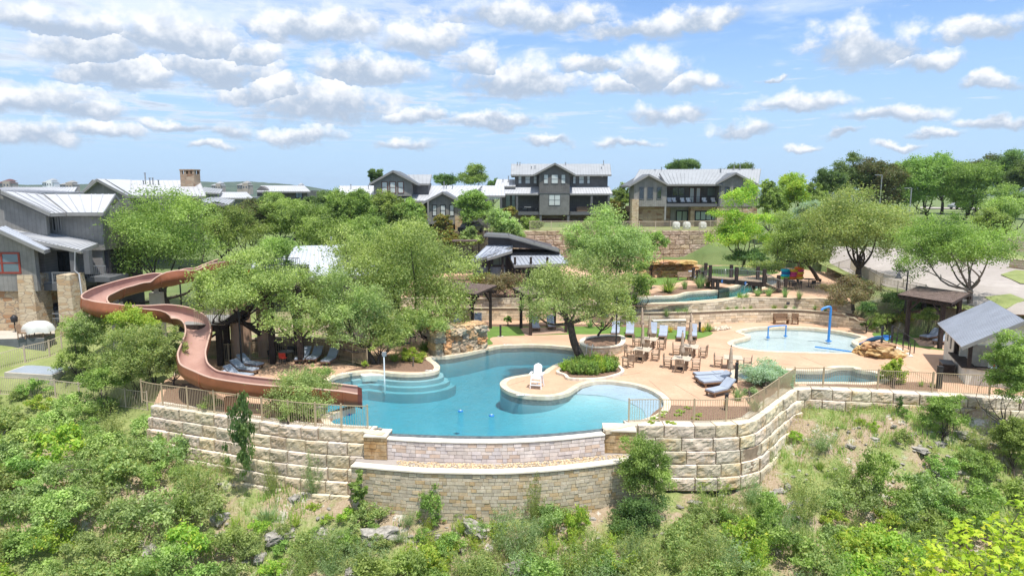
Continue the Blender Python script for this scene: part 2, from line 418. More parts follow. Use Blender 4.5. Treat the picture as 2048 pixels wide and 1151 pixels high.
simple('white_plastic', (0.80, 0.80, 0.80), 0.02, 4.0, 0.4)
simple('sign_white', (0.75, 0.75, 0.73), 0.02, 4.0, 0.5)
simple('blue_paint', (0.035, 0.22, 0.56), 0.08, 4.0, 0.35, spec=0.5)
simple('blue_vinyl', (0.02, 0.16, 0.50), 0.1, 4.0, 0.4, spec=0.5)
simple('fence_paint', (0.42, 0.33, 0.215), 0.06, 4.0, 0.6)
simple('fence_pale', (0.50, 0.42, 0.32), 0.06, 4.0, 0.6)
simple('steel', (0.55, 0.56, 0.58), 0.05, 4.0, 0.3, metal=0.8)
simple('galv', (0.25, 0.26, 0.27), 0.05, 4.0, 0.5)
simple('slide_in', (0.40, 0.225, 0.18), 0.14, 0.7, 0.5, c2=(0.46, 0.29, 0.24), spec=0.4)
simple('slide_out', (0.28, 0.098, 0.045), 0.18, 0.9, 0.5, spec=0.4, scale2=3)
simple('slide_rim', (0.50, 0.33, 0.26), 0.05, 1.0, 0.5)
simple('slide_end', (0.16, 0.055, 0.045), 0.10, 1.0, 0.35, spec=0.5)
simple('bark', (0.060, 0.045, 0.036), 0.4, 7.0, 0.95, c2=(0.10, 0.08, 0.065), bstr=0.8, bdist=0.03)
simple('bark_grey', (0.17, 0.145, 0.12), 0.3, 7.0, 0.95, bstr=0.8, bdist=0.03)
simple('cream_paint', (0.60, 0.585, 0.50), 0.05, 1.5, 0.7)
simple('trim_grey', (0.115, 0.118, 0.125), 0.1, 2.0, 0.7)
simple('trim_light', (0.24, 0.235, 0.225), 0.1, 2.0, 0.7)
simple('cover_cloth', (0.52, 0.53, 0.50), 0.06, 1.5, 0.9)
simple('wicker', (0.30, 0.20, 0.13), 0.2, 14.0, 0.85)
simple('red_brown', (0.12, 0.035, 0.022), 0.1, 4.0, 0.5)
simple('brass_lamp', (0.08, 0.085, 0.09), 0.1, 4.0, 0.5)
simple('car_dark', (0.03, 0.034, 0.042), 0.1, 2.0, 0.25, spec=0.6)
simple('rubber', (0.02, 0.02, 0.02), 0.1, 4.0, 0.8)
def metal_roof(name, c):
 m, nt = newmat(name); v = geo(nt); n1 = noisen(nt, 0.8, 4, 0.6, v)
 col = mixn(nt, ramp(nt, n1, 0.3, 0.7), tuple(x * 0.9 for x in c), tuple(x * 1.08 for x in c))
 n2 = noisen(nt, 6, 3, 0.5, v)
 finish(nt, mixn(nt, 1.0, col, attr(nt), 'MULTIPLY'), 0.45, n2, 0.05, 0.01, 0.15, 0.5)
metal_roof('roof_pale', (0.46, 0.47, 0.49)); metal_roof('roof_grey', (0.32, 0.335, 0.35)); metal_roof('roof_white', (0.47, 0.50, 0.55)); metal_roof('roof_blue', (0.36, 0.39, 0.45))
def siding(name, c, horizontal=False, gap=0.32):
 m, nt = newmat(name); v = geo(nt); s = nt.nodes.new('ShaderNodeSeparateXYZ'); nt.links.new(v, s.inputs[0])
 u = s.outputs[2] if horizontal else mth(nt, 'ADD', s.outputs[0], mth(nt, 'MULTIPLY', s.outputs[1], 0.93))
 t = mth(nt, 'DIVIDE', u, gap); fr = mth(nt, 'FRACT', t)
 line = mth(nt, 'LESS_THAN', fr, 0.15 if horizontal else 0.2)
 # one tone per board
 wn_ = nt.nodes.new('ShaderNodeTexWhiteNoise'); wn_.noise_dimensions = '1D'; nt.links.new(mth(nt, 'FLOOR', t), wn_.inputs['W'])
 n1 = noisen(nt, 1.3, 5, 0.65, v)
 col = mixn(nt, ramp(nt, n1, 0.3, 0.7), tuple(x * 0.78 for x in c), tuple(x * 1.2 for x in c))
 col = mixn(nt, mth(nt, 'MULTIPLY', wn_.outputs[0], 0.25), col, tuple(x * 0.7 for x in c))
 col = mixn(nt, mth(nt, 'MULTIPLY', line, 0.35 if horizontal else 0.3), col, tuple(x * (0.45 if horizontal else 0.6) for x in c))
 finish(nt, mixn(nt, 1.0, col, attr(nt), 'MULTIPLY'), 0.85, line, 0.5 if not horizontal else -0.5, 0.03)
siding('board_grey', (0.246, 0.225, 0.217)); siding('board_dark', (0.138, 0.133, 0.131)); siding('clap_grey', (0.167, 0.167, 0.162), True, 0.24)
siding('board_warm', (0.232, 0.225, 0.21)); siding('board_cream', (0.70, 0.69, 0.62), False, 0.42); siding('board_blue', (0.217, 0.232, 0.246)); siding('board_black', (0.08, 0.072, 0.075), False, 0.2)
siding('deck_side', (0.14, 0.15, 0.155), True, 0.18); siding('clap_left', (0.246, 0.232, 0.225), True, 0.22)
def stonemat(name, c1, c2, c3, sx=1.6, sz=3.2, mortar=(0.30, 0.24, 0.18)):
 m, nt = newmat(name); v = geo(nt); mp_ = nt.nodes.new('ShaderNodeMapping'); mp_.inputs['Scale'].default_value = (sx, sx, sz); nt.links.new(v, mp_.inputs[0])
 vo = nt.nodes.new('ShaderNodeTexVoronoi'); vo.distance = 'CHEBYCHEV'; vo.inputs['Scale'].default_value = 1.0; vo.inputs['Randomness'].default_value = 0.75; nt.links.new(mp_.outputs[0], vo.inputs['Vector'])
 vo2 = nt.nodes.new('ShaderNodeTexVoronoi'); vo2.feature = 'DISTANCE_TO_EDGE'; vo2.inputs['Scale'].default_value = 1.0; vo2.inputs['Randomness'].default_value = 0.75; nt.links.new(mp_.outputs[0], vo2.inputs['Vector'])
 s = nt.nodes.new('ShaderNodeSeparateColor'); nt.links.new(vo.outputs['Color'], s.inputs[0])
 col = mixn(nt, s.outputs[0], c1, c2); col = mixn(nt, ramp(nt, s.outputs[1], 0.6, 0.9), col, c3)
 n1 = noisen(nt, 5, 4, 0.6, v); col = mixn(nt, ramp(nt, n1, 0.3, 0.7, 0, 0.35), col, tuple(x * 0.6 for x in c1))
 e = ramp(nt, vo2.outputs['Distance'], 0.02, 0.06); col = mixn(nt, e, mortar, col)
 finish(nt, mixn(nt, 1.0, col, attr(nt), 'MULTIPLY'), 0.9, e, 0.5, 0.04)
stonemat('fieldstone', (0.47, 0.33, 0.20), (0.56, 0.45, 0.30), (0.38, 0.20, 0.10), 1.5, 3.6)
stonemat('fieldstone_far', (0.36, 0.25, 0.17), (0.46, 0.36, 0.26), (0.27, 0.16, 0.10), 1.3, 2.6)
stonemat('column_stone', (0.50, 0.39, 0.26), (0.58, 0.49, 0.35), (0.45, 0.30, 0.17), 1.6, 4.6)
def tilemat():
 m, nt = newmat('tile'); v = geo(nt); n1 = noisen(nt, 7, 2, 0.5, v)
 finish(nt, mixn(nt, ramp(nt, n1, 0.3, 0.7), (0.10, 0.13, 0.15), (0.20, 0.23, 0.24)), 0.3, None)
tilemat()
def glass(name, c, rough=0.08):
 m, nt = newmat(name); p = finish(nt, c, rough, None, spec=1.0)
glass('glass_dark', (0.02, 0.025, 0.03)); glass('glass_pale', (0.50, 0.53, 0.52), 0.25); glass('glass_green', (0.20, 0.26, 0.23), 0.15); glass('glass_blue', (0.10, 0.15, 0.18), 0.1)
def water(name, absorb, dens, tint=(1, 1, 1), wave=0.06, wscale=1.6):
 m, nt = newmat(name); v = geo(nt)
 mp_ = nt.nodes.new('ShaderNodeMapping'); mp_.inputs['Scale'].default_value = (1, 1.6, 1); nt.links.new(v, mp_.inputs[0])
 n1 = noisen(nt, wscale, 5, 0.65, mp_.outputs[0], 0.6); n2 = noisen(nt, wscale * 5, 2, 0.5, mp_.outputs[0])
 h = mth(nt, 'ADD', n1, mth(nt, 'MULTIPLY', n2, 0.12))
 b = nt.nodes.new('ShaderNodeBump'); b.inputs['Strength'].default_value = wave; b.inputs['Distance'].default_value = 1.0; nt.links.new(h, b.inputs['Height'])
 fr = nt.nodes.new('ShaderNodeFresnel'); fr.inputs[0].default_value = 1.33; nt.links.new(b.outputs[0], fr.inputs['Normal'])
 gl = nt.nodes.new('ShaderNodeBsdfGlossy'); gl.inputs['Roughness'].default_value = 0.03; nt.links.new(b.outputs[0], gl.inputs['Normal'])
 tr = nt.nodes.new('ShaderNodeBsdfTransparent'); tr.inputs[0].default_value = rgb(tint)
 mx = nt.nodes.new('ShaderNodeMixShader'); nt.links.new(fr.outputs[0], mx.inputs[0]); nt.links.new(tr.outputs[0], mx.inputs[1]); nt.links.new(gl.outputs[0], mx.inputs[2])
 va = nt.nodes.new('ShaderNodeVolumeAbsorption'); va.inputs['Color'].default_value = rgb(absorb); va.inputs['Density'].default_value = dens
 o = nt.nodes.new('ShaderNodeOutputMaterial'); nt.links.new(mx.outputs[0], o.inputs[0]); nt.links.new(va.outputs[0], o.inputs['Volume'])
water('pool_water', (0.14, 0.75, 0.83), 0.43, wave=0.20, wscale=2.0); water('kid_water', (0.4, 0.8, 0.9), 0.14, wave=0.04); water('river_water', (0.12, 0.74, 0.76), 0.5)
def leafmat(name, dark, light, yellow=None, trans=0.42, rough=0.55):
 m, nt = newmat(name)
 a = attr(nt); s = nt.nodes.new('ShaderNodeSeparateColor'); nt.links.new(a, s.inputs[0])
 col = mixn(nt, s.outputs[0], dark, light)
 if yellow: col = mixn(nt, ramp(nt, s.outputs[1], 0.7, 1.0), col, yellow)
 oi = nt.nodes.new('ShaderNodeObjectInfo'); hs = nt.nodes.new('ShaderNodeHueSaturation')
 nt.links.new(ramp(nt, oi.outputs['Random'], 0, 1, 0.485, 0.515), hs.inputs['Hue']); nt.links.new(ramp(nt, oi.outputs['Random'], 0, 1, 0.88, 1.12), hs.inputs['Value']); nt.links.new(col, hs.inputs['Color'])
 df = nt.nodes.new('ShaderNodeBsdfPrincipled'); nt.links.new(hs.outputs[0], df.inputs['Base Color']); df.inputs['Roughness'].default_value = rough; df.inputs['Specular IOR Level'].default_value = 0.3
 tl = nt.nodes.new('ShaderNodeBsdfTranslucent'); tc_ = mixn(nt, 1.0, hs.outputs[0], (1.25, 1.35, 0.7), 'MULTIPLY'); nt.links.new(tc_, tl.inputs[0])
 mx = nt.nodes.new('ShaderNodeMixShader'); mx.inputs[0].default_value = trans; nt.links.new(df.outputs[0], mx.inputs[1]); nt.links.new(tl.outputs[0], mx.inputs[2])
 o = nt.nodes.new('ShaderNodeOutputMaterial'); nt.links.new(mx.outputs[0], o.inputs[0]); return m
leafmat('leaf_oak', (0.135, 0.208, 0.052), (0.389, 0.498, 0.143)); leafmat('leaf_oak_pale', (0.161, 0.235, 0.068), (0.493, 0.602, 0.205))
leafmat('leaf_dark', (0.068, 0.133, 0.046), (0.217, 0.315, 0.098)); leafmat('leaf_lime', (0.216, 0.351, 0.052), (0.426, 0.562, 0.095), (0.562, 0.54, 0.086))
leafmat('leaf_green', (0.129, 0.215, 0.052), (0.374, 0.518, 0.143)); leafmat('leaf_cedar', (0.079, 0.114, 0.044), (0.174, 0.196, 0.072), (0.192, 0.12, 0.06))
leafmat('leaf_silver', (0.245, 0.35, 0.245), (0.45, 0.551, 0.406)); leafmat('leaf_rust', (0.158, 0.21, 0.052), (0.319, 0.319, 0.087), (0.432, 0.204, 0.06))
leafmat('leaf_maple', (0.27, 0.405, 0.027), (0.468, 0.576, 0.054), (0.612, 0.594, 0.072)); leafmat('leaf_brown', (0.175, 0.149, 0.088), (0.334, 0.319, 0.16), (0.36, 0.216, 0.12))
leafmat('leaf_grass', (.17,.27,.06), (.38,.50,.15), (.48,.46,.18)); leafmat('leaf_straw', (0.42, 0.403, 0.175), (0.652, 0.609, 0.29)); leafmat('leaf_orangegrass', (0.612, 0.49, 0.07), (0.75, 0.609, 0.145))
leafmat('leaf_yellowgreen', (.16,.225,.07), (.40,.51,.18), (.46,.48,.16)); leafmat('leaf_pear', (0.177, 0.25, 0.088), (0.479, 0.589, 0.226)); leafmat('leaf_sedge', (0.175, 0.28, 0.123), (0.377, 0.478, 0.232))
# ================================================================== terrain
DECK_F = [(300,812),(370,822),(450,834),(520,845),(600,855),(680,861),(745,864)]
DECK_R = [(1204,854),(1300,851),(1370,852),(1430,852),(1500,846),(1530,828),(1560,805),(1600,779),(1650,780),(1760,785),(1870,791),(1985,797),(2060,800)]
deck_poly = [p + Vector((0, .4, 0)) for p in PX(DECK_F, 0) + PX(DECK_R, 0)] + [Vector((62, 39, 0)), Vector((62, 56, 0))] + PX([(1850,672),(1765,664),(1735,660),(1657,650),(1600,645),(1553,644),(1475,645),(1396,649),(1300,651),(1240,648),(1180,643),(1100,641),(870,641),(800,644),(735,662),(735,735),(640,722),(523,717),(458,722),(414,717)], 0) + [G(330,760,0)]
deck_poly = [Vector((p.x, p.y)) for p in deck_poly]
UPPER = [(1704,626,.9),(1644,617,.9),(1579,616,.9),(1501,615,.9),(1461,619,.9),(1422,625,.9),(1344,627.5,.9),(1266,628,.9),(1180,622,.9),(1060,617,.9),(930,616,.9),(800,616,.9)]
UPZ = 1.8
w2base = [G(a, b, c) for a, b, c in UPPER]
upper_poly = [Vector((p.x, p.y + 0.25)) for p in w2base] + [Vector((-12, 80)), Vector((0, 94)), Vector((24, 94)), Vector((36, 92)), Vector((40, 84)), Vector((38, 74)), Vector((34, 68))]
house_front = [Vector((-45, 96)), Vector((-6, 95)), Vector((26, 95)), Vector((34, 97)), Vector((40, 104)), Vector((60, 118)), Vector((60, 150)), Vector((-90, 150)), Vector((-90, 96))]
ctl = []
def cp(x, y, z): ctl.append((x, y, z))
for x in (-60, -40, -26, -14, -6, 0, 6, 14):
 ze = -3.3 if x > -12 else (-3.3 + ( -12 - x) * 0.05)
 cp(x, 31.2 if x > -12 else 33.5, ze); cp(x, 26, ze - 2.4); cp(x, 18, ze - 6.5); cp(x, 5, ze - 11); cp(x, -30, ze - 14)
for p in ((300,845,-1.9),(450,885,-2.1),(560,925,-2.5),(640,948,-2.75),(735,955,-2.75),(120,800,-1.4),(0,800,-1.2),(220,830,-1.8),(100,900,-3.0),(1430,950,-2.9),(1550,900,-2.6),(1300,960,-3.2),(1600,832,-1.35),(1700,836,-1.3),(1850,840,-1.1),(1985,835,-.9),(1660,860,-1.9),(1850,900,-2.1),(2000,900,-2.0),(1600,900,-2.6),(1700,1000,-3.9),(1950,1000,-3.7),(1700,1100,-5.2),(2000,1100,-5.0),(1500,1050,-4.6)):
 q = G(*p); cp(*q)
for x in (30, 50): cp(x, 20, -8.5); cp(x, 5, -13); cp(x, -30, -16)
# lawn and patio, left
for p in ((0,745,-.3),(140,765,-.5),(270,790,-.8),(0,792,-1.05),(100,715,.15),(60,752,-.15),(150,742,-.1),(20,700,.7),(200,700,.5),(0,690,1.2),(120,670,1.2),(200,655,1.3),(300,640,1.0),(370,640,.8),(250,640,1.4),(330,700,.3),(300,760,-.4)): cp(*G(*p))
for x, y, z in ((-60,60,2),(-45,70,2.5),(-30,66,2.2),(-20,62,1.6),(-10,62,.8),(-5,66,1.2),(-60,100,4),(-30,90,4),(-10,85,3),(0,88,1.8),(10,90,1.8),(20,90,1.8),(-70,44,0),(-90,60,2),(0,64,.9),(10,64,.9),(20,64,.9),(28,66,1.2)): cp(x, y, z)
for x, y, z in ((-6,94.2,2),(10,94.2,2),(24,94.2,2),(-6,98,6.4),(10,98,6.4),(26,98,6.4),(-30,110,6.4),(0,120,6.4),(30,115,6.4),(-60,130,6.4),(60,160,7.4),(0,200,6.5),(100,200,8),(-100,200,6),(-120,120,5),(0,400,6),(300,400,7),(-300,400,4)): cp(x, y, z)
# right: planted bank, road, grass with trees
for p in ((1760,655,.1),(1800,640,.9),(1850,655,.3),(1760,600,2.2),(1700,600,1.9),(1850,610,2.4),(1650,560,2.0),(1620,530,2.6),(1700,550,2.9),(1800,575,2.9),(1900,600,2.8),(2040,605,2.9),(1750,525,3.7),(1900,540,3.7),(2040,560,3.6),(2040,520,4.3),(1900,500,4.4),(1700,500,4.4),(1620,490,3.6),(1600,470,5.0),(1800,460,5.4),(2040,480,5.4),(1900,440,6.6),(2040,430,6.9),(1850,425,7.2)): cp(*G(*p))
for x, y, z in ((45,50,.6),(55,50,1.2),(70,50,2),(90,60,3),(120,80,4)): cp(x, y, z)
ctl_a = np.array(ctl)
def _rbf():
 P_ = ctl_a[:, :2]; d = np.linalg.norm(P_[:, None] - P_[None], axis=2); n = len(P_)
 A = np.zeros((n + 3, n + 3)); A[:n, :n] = d + np.eye(n) * -0.6; A[:n, n] = 1; A[:n, n + 1:] = P_; A[n, :n] = 1; A[n + 1:, :n] = P_.T
 return np.linalg.lstsq(A, np.concatenate([ctl_a[:, 2], [0, 0, 0]]), rcond=None)[0]
RW = _rbf()
def raw_z(x, y):
 x = np.asarray(x, float); y = np.asarray(y, float); sh = x.shape; x = x.ravel(); y = y.ravel(); out_ = np.empty(x.shape)
 xc = np.clip(x, -130, 130); yc = np.clip(y, -32, 420)
 for i in range(0, len(x), 20000):
  a = xc[i:i + 20000]; b = yc[i:i + 20000]
  d = np.sqrt((a[:, None] - ctl_a[None, :, 0]) ** 2 + (b[:, None] - ctl_a[None, :, 1]) ** 2)
  out_[i:i + 20000] = d @ RW[:-3] + RW[-3] + RW[-2] * a + RW[-1] * b
 far = np.clip((y - 420) / 500, 0, 1); out_ = out_ * (1 - far) + far * -10
 return out_.reshape(sh)
lawn_poly = PX([(-400,700),(0,694),(60,694),(130,668),(330,640),(350,735),(300,812),(296,830),(200,812),(100,796),(0,788),(-400,770)], 0.0)
def bumpz(x, y):
 x = np.asarray(x, float); y = np.asarray(y, float)
 return (0.16 * np.sin(x * 1.7 + 1.3 * np.sin(y * 1.1)) * np.sin(y * 1.9 + x * 0.6) + 0.09 * np.sin(x * 4.1 + y * 2.7) * np.sin(y * 3.9 - x * 1.3))
def terr(x, y):
 x = np.asarray(x, float); y = np.asarray(y, float)
 z = raw_z(x, y)
 fgm = (y < 42) & ~inside(lawn_poly, x, y); z = z + np.where(fgm, bumpz(x, y) * 1.6, 0)
 return z
dk_out = offset(deck_poly, 0.9) if False else deck_poly
def tz(x, y):
 z = float(terr(np.array([x]), np.array([y]))[0])
 if inside(deck_poly, np.array([x]), np.array([y]))[0]: z = 0.0
 elif inside(upper_poly, np.array([x]), np.array([y]))[0]: z = UPZ
 return z
def onground(px, py, z0=0.0):       # pixel -> point on the terrain
 z = z0
 for _ in range(12):
  g = G(px, py, z); z = 0.5 * z + 0.5 * tz(g.x, g.y)
 g = G(px, py, z); g.z = tz(g.x, g.y); return g
def axis(a, b, step, lo, hi, g=1.18):
 v = list(np.arange(a, b + 1e-6, step)); s = step
 while v[-1] < hi: s *= g; v.append(v[-1] + s)
 s = step; l = [v[0]]
 while l[-1] > lo: s *= g; l.append(l[-1] - s)
 return np.array(l[1:][::-1] + v)
xs = axis(-56, 80, 0.8, -3500, 3500); ys = axis(16, 150, 0.8, -120, 3800)
XX, YY = np.meshgrid(xs, ys); ZZ = terr(XX, YY)
main_slabs = [(deck_poly, -0.6), (upper_poly, UPZ - 0.5), (offset([Vector((p.x, p.y)) for p in PX([(800,644),(870,641),(1100,641),(1180,643),(1240,648),(1300,651),(1396,649),(1475,645),(1553,644),(1600,645),(1657,650),(1735,660)], 0)] + [Vector((p.x, p.y + 0.6)) for p in w2base], 0.5), .2)]
for pl, zc in main_slabs:
 m_ = inside(pl, XX, YY)
 ZZ = np.where(m_, np.minimum(ZZ, zc - (3.0 if zc < 0 else 1.2)), ZZ)
nx, ny = len(xs), len(ys)
vv = np.stack([XX.ravel(), YY.ravel(), ZZ.ravel()], 1)
ii = np.arange(nx * ny).reshape(ny, nx)
ff = np.stack([ii[:-1, :-1].ravel(), ii[:-1, 1:].ravel(), ii[1:, 1:].ravel(), ii[1:, :-1].ravel()], 1)
me = bpy.data.meshes.new('ground'); me.from_pydata(vv.tolist(), [], ff.tolist()); me.polygons.foreach_set('use_smooth', [True] * len(me.polygons))
def groundmat():
 m, nt = newmat('ground'); v = geo(nt)
 n1 = noisen(nt, 0.30, 5, 0.65, v); n2 = noisen(nt, 1.3, 5, 0.65, v); n3 = noisen(nt, 8, 4, 0.6, v)
 dirt = mixn(nt, ramp(nt, n3, 0.3, 0.7), (0.26, 0.19, 0.12), (0.40, 0.32, 0.23))
 rock = mixn(nt, ramp(nt, n3, 0.35, 0.65), (0.36, 0.33, 0.29), (0.56, 0.52, 0.46))
 grass = mixn(nt, ramp(nt, n3, 0.3, 0.7), (0.14, 0.18, 0.05), (0.28, 0.32, 0.12))
 c = mixn(nt, ramp(nt, n2, 0.56, 0.62), dirt, rock); c = mixn(nt, ramp(nt, n1, 0.45, 0.55), c, grass)
 s = nt.nodes.new('ShaderNodeSeparateXYZ'); nt.links.new(v, s.inputs[0])
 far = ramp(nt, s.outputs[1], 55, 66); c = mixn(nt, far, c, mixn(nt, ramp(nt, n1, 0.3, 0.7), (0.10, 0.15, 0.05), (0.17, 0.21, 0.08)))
 finish(nt, c, 0.95, n3, 0.8, 0.08)
groundmat()
tag(link('ground', me, None, M['ground']), kind='structure')
def drape(name, poly, off, mat, step=0.8, zf=None, parent=None, noise_=0.0):
 poly = [Vector((p[0], p[1])) for p in poly]; n = len(poly)
 x0, x1 = min(p.x for p in poly), max(p.x for p in poly); y0, y1 = min(p.y for p in poly), max(p.y for p in poly)
 gx, gy = np.meshgrid(np.arange(x0, x1, step), np.arange(y0, y1, step)); m_ = inside(poly, gx, gy)
 pts = poly + [Vector((float(a), float(b))) for a, b in zip(gx[m_], gy[m_])]
 r = delaunay_2d_cdt(pts, [], [list(range(n))], 1, 1e-4)
 vs = r[0]; z = (zf or terr)(np.array([p.x for p in vs]), np.array([p.y for p in vs]))
 b = MB(); b.add([(p.x, p.y, float(zz) + off + (noise_ * mnoise.noise(Vector((p.x, p.y, 0))) if noise_ else 0)) for p, zz in zip(vs, z)], [tuple(f) for f in r[2]], True)
 return b.build(name, mat, parent)
tag(drape('lawn', lawn_poly, 0.07, M['lawn'], 0.7), kind='structure')
# ================================================================== pools
CAT = 5
pool_px = [(745,862),(786,866),(893,870),(1000,871),(1105,866),(1204,856),(1257,846),(1295,836),(1320,824),(1328,808),(1322,793),(1298,779),(1266,769),(1221,763),(1192,763),(1165,769),(1150,778),(1136,786),(1110,792),(1083,793),(1044,790),(1018,783),(1003,773),(1002,764),(1018,755),(1059,748),(1085,745),(1096,737),(1118,726),(1150,718),(1165,709),(1156,700),(1139,695),(1089,690.5),(1047,690),(1000,692),(980,696),(940,705),(900,712),(868,714),(862,718),(872,725),(879,733),(876,741),(862,745),(838,748),(802,748),(770,745),(744,742),(718,744),(692,748),(666,755),(650,770),(640,790),(650,812),(654,832),(668,848),(705,854),(733,857)]
pool = [Vector((p.x, p.y)) for p in PX(pool_px, 0)]
poolS = []
n_ = len(pool)
sm = smooth_closed(pool, 4)
poolS = sm
kid_px = [(1481,663),(1501,658),(1527,655),(1579,654.5),(1631,657),(1683,664),(1722,673),(1712,678),(1704,683),(1712,689),(1725,694),(1735,700),(1712,705),(1657,705),(1579,703),(1527,701),(1488,696),(1469,690),(1466,685),(1475,681),(1496,676),(1501,672),(1492,668)]
kid = smooth_closed(PX(kid_px, 0), 4)
spa_px = [(1475,744),(1495,738),(1530,738),(1570,740),(1613,742),(1652,741),(1675,735),(1704,735),(1717,740),(1745,744),(1764,752),(1762,761),(1730,765),(1678,764),(1616,764),(1540,763),(1480,756)]
spa = smooth_closed(PX(spa_px, 0), 4)
bed1_px = [(1112,742),(1124,733),(1150,727),(1200,722),(1232,726),(1246,735),(1248,742),(1236,748),(1205,755),(1165,757),(1135,755),(1127,748)]   # planter of bright shrubs
bed2_px = [(1160,686),(1166,677),(1190,672),(1220,670),(1245,672),(1250,680),(1244,690),(1220,695),(1190,696),(1170,693)]
COPW = 0.38
# deck sheet with the pools cut out
_po = offset(poolS, COPW * 0.6)
deck_top = [Vector((p.x, p.y + (.4 if a[0] < 590 else .12))) for a, p in zip(DECK_F[:-1], PX(DECK_F[:-1], 0))] + _po[21:][::-1] + [Vector((p.x, p.y + .12)) for p in PX([(1216, 856)], 0)] + deck_poly[len(DECK_F) + 1:]
tag(flat('pool_deck', deck_top, [offset(kid, COPW * 0.6), offset(spa, COPW * 0.6)], 0.0, M['deck'], thick=3.2), kind='structure')
# seams scored in the deck, as thin dark inlay strips
b = MB()
for a, c in (((1298,760),(1345,800)),((1350,768),(1400,798)),((1050,760),(1018,770)),((1380,690),(1470,700)),((1500,720),(1640,735)),((1600,712),(1660,735)),((1280,745),(1180,760)),((560,720),(640,760)),((1760,700),(1900,790))):
 p = G(*a); q = G(*c); b.beam(p + Vector((0, 0, -0.012)), q + Vector((0, 0, -0.012)), 0.035, 0.035)
tag(b.build('deck_joints', M['mortar']), kind='structure')
WL = -0.16
def poolset(nm, outline, floorz, wmat, cop_label, copw=COPW, wl=WL, z0=0.0, bottom=-2.4, floor_mat='plaster', zf=None, tb_h=.38):
 f = drape(nm + '_floor', offset(outline, 0.03), 0.0, M[floor_mat], 0.5, zf=zf or (lambda x, y: np.full(x.shape, floorz)))
 tag(f, kind='structure')
 tag(wallband(nm + '_tile_reflection_band', outline, z0 + wl - tb_h, z0 + 0.0, M['tile']), kind='structure')  # tile, carried below the water to imitate the wall's dark reflection
 tag(wallband(nm + '_side', outline, z0 + bottom, z0 + wl - tb_h, M[floor_mat]), kind='structure')
 tag(ring(nm + '_coping', outline, copw, z0 - 0.2, z0 + 0.03, M['coping'], jitter=0.10, over=0.03, skip=(lambda p: p.y < 33.32 and -6.55 < p.x < 4.4) if nm == 'main_pool' else None), kind='structure')
 wb = MB(); o2 = offset(outline, 0.04); k = len(o2)
 tri = tessellate_polygon([[Vector((p[0], p[1], 0)) for p in o2]])
 top = [(p[0], p[1], z0 + wl) for p in o2]; lo = [(p[0], p[1], z0 + bottom - 0.1) for p in o2]
 fs = []
 for f_ in tri:
  A, B, C_ = (Vector(o2[i][:2]) for i in f_); a = (B - A).cross(C_ - A)
  f_ = tuple(f_) if a > 0 else tuple(f_[::-1]); fs.append(f_); fs.append(tuple(i + k for i in f_[::-1]))
 sgn = 1 if area(o2) > 0 else -1
 for i in range(k):
  j = (i + 1) % k; q = (i, i + k, j + k, j); fs.append(q if sgn > 0 else q[::-1])
 wb.add(top + lo, fs); w_ = wb.build(nm + '_water', M[wmat]); tag(w_, kind='structure'); return w_
bA = G(1154, 778); bB = G(1207, 781); bC = G(1257, 793); bD = G(1286, 808); bE = G(1298, 832)
beach_edge = [bA, bB, bC, bD, bE]
beach_poly = [Vector((p.x, p.y)) for p in beach_edge] + [Vector((p.x, p.y)) for p in PX([(1345,830),(1345,790),(1310,768),(1260,758),(1200,756),(1150,770)], 0)]
def segdist(x, y, pts):
 d = np.full(x.shape, 1e9)
 for a, c in zip(pts[:-1], pts[1:]):
  ax, ay, bx, by = a.x, a.y, c.x, c.y; L = (bx - ax) ** 2 + (by - ay) ** 2
  t = np.clip(((x - ax) * (bx - ax) + (y - ay) * (by - ay)) / L, 0, 1); d = np.minimum(d, np.hypot(x - ax - t * (bx - ax), y - ay - t * (by - ay)))
 return d
def pool_floor(x, y):
 ins = inside(beach_poly, x, y); d = segdist(x, y, beach_edge)
 z = np.where(ins, -0.31, -0.31 - np.clip(d / 5.5, 0, 1) * 1.3)
 # steps along the left bay
 for k, (dd, zz) in enumerate(((0.9, -0.42), (1.5, -0.68), (2.1, -0.95))):
  pass
 return z
poolset('main_pool', poolS, -1.6, 'pool_water', '', zf=pool_floor)
b = MB(); b.poly([Vector((p[0], p[1], -0.12 if i >= 5 else -0.175)) for i, p in enumerate(beach_poly)])
tag(drape('beach_entry', beach_poly[:5] + [Vector((p.x, p.y)) for p in PX([(1300,834),(1322,823),(1328,808),(1322,793),(1298,779),(1266,769),(1221,763),(1192,763),(1165,769),(1154,776)], 0)], 0, M['shelf_plaster'], 0.4, zf=lambda x, y: -0.30 + np.clip(segdist(x, y, beach_edge) / 2.2, 0, 1) * 0.125), kind='structure')
# curved steps under water in the left bay
arc = [(879,733),(876,741),(862,745),(838,748),(802,748),(770,745),(744,742),(718,744),(700,747)]
arcw = [Vector((p.x, p.y)) for p in PX(arc, 0)]
arcs = [Vector(p) for p in smooth_open([(p.x, p.y) for p in arcw], 4)]
for k, (dd, zz) in enumerate(((0.35, -0.42), (0.75, -0.70), (1.15, -0.98))):
 out_ = []
 for i, p in enumerate(arcs):
  t = (arcs[min(i + 1, len(arcs) - 1)] - arcs[max(i - 1, 0)]).normalized(); nn = Vector((-t.y, t.x))
  if nn.y > 0: nn = -nn
  if i < 3: nn = Vector((0.8, -0.6))
  out_.append(p + nn * dd)
 pl = [p + Vector((0, 0.15)) for p in arcs] + out_[::-1]
 b = MB(); b.prism(pl, -1.7, zz); tag(b.build('pool_step', M['plaster']), kind='structure')
tag(flat('sun_shelf', smooth_closed(PX([(722,748),(740,745),(768,748),(765,752),(742,752),(725,753)], -.2), 3), [], WL + 0.03, M['white_cap'], thick=.4), kind='structure')
poolset('splash_pool', kid, -0.32, 'kid_water', '', copw=0.42, bottom=-0.5, floor_mat='kid_floor', wl=-0.10, tb_h=.05)
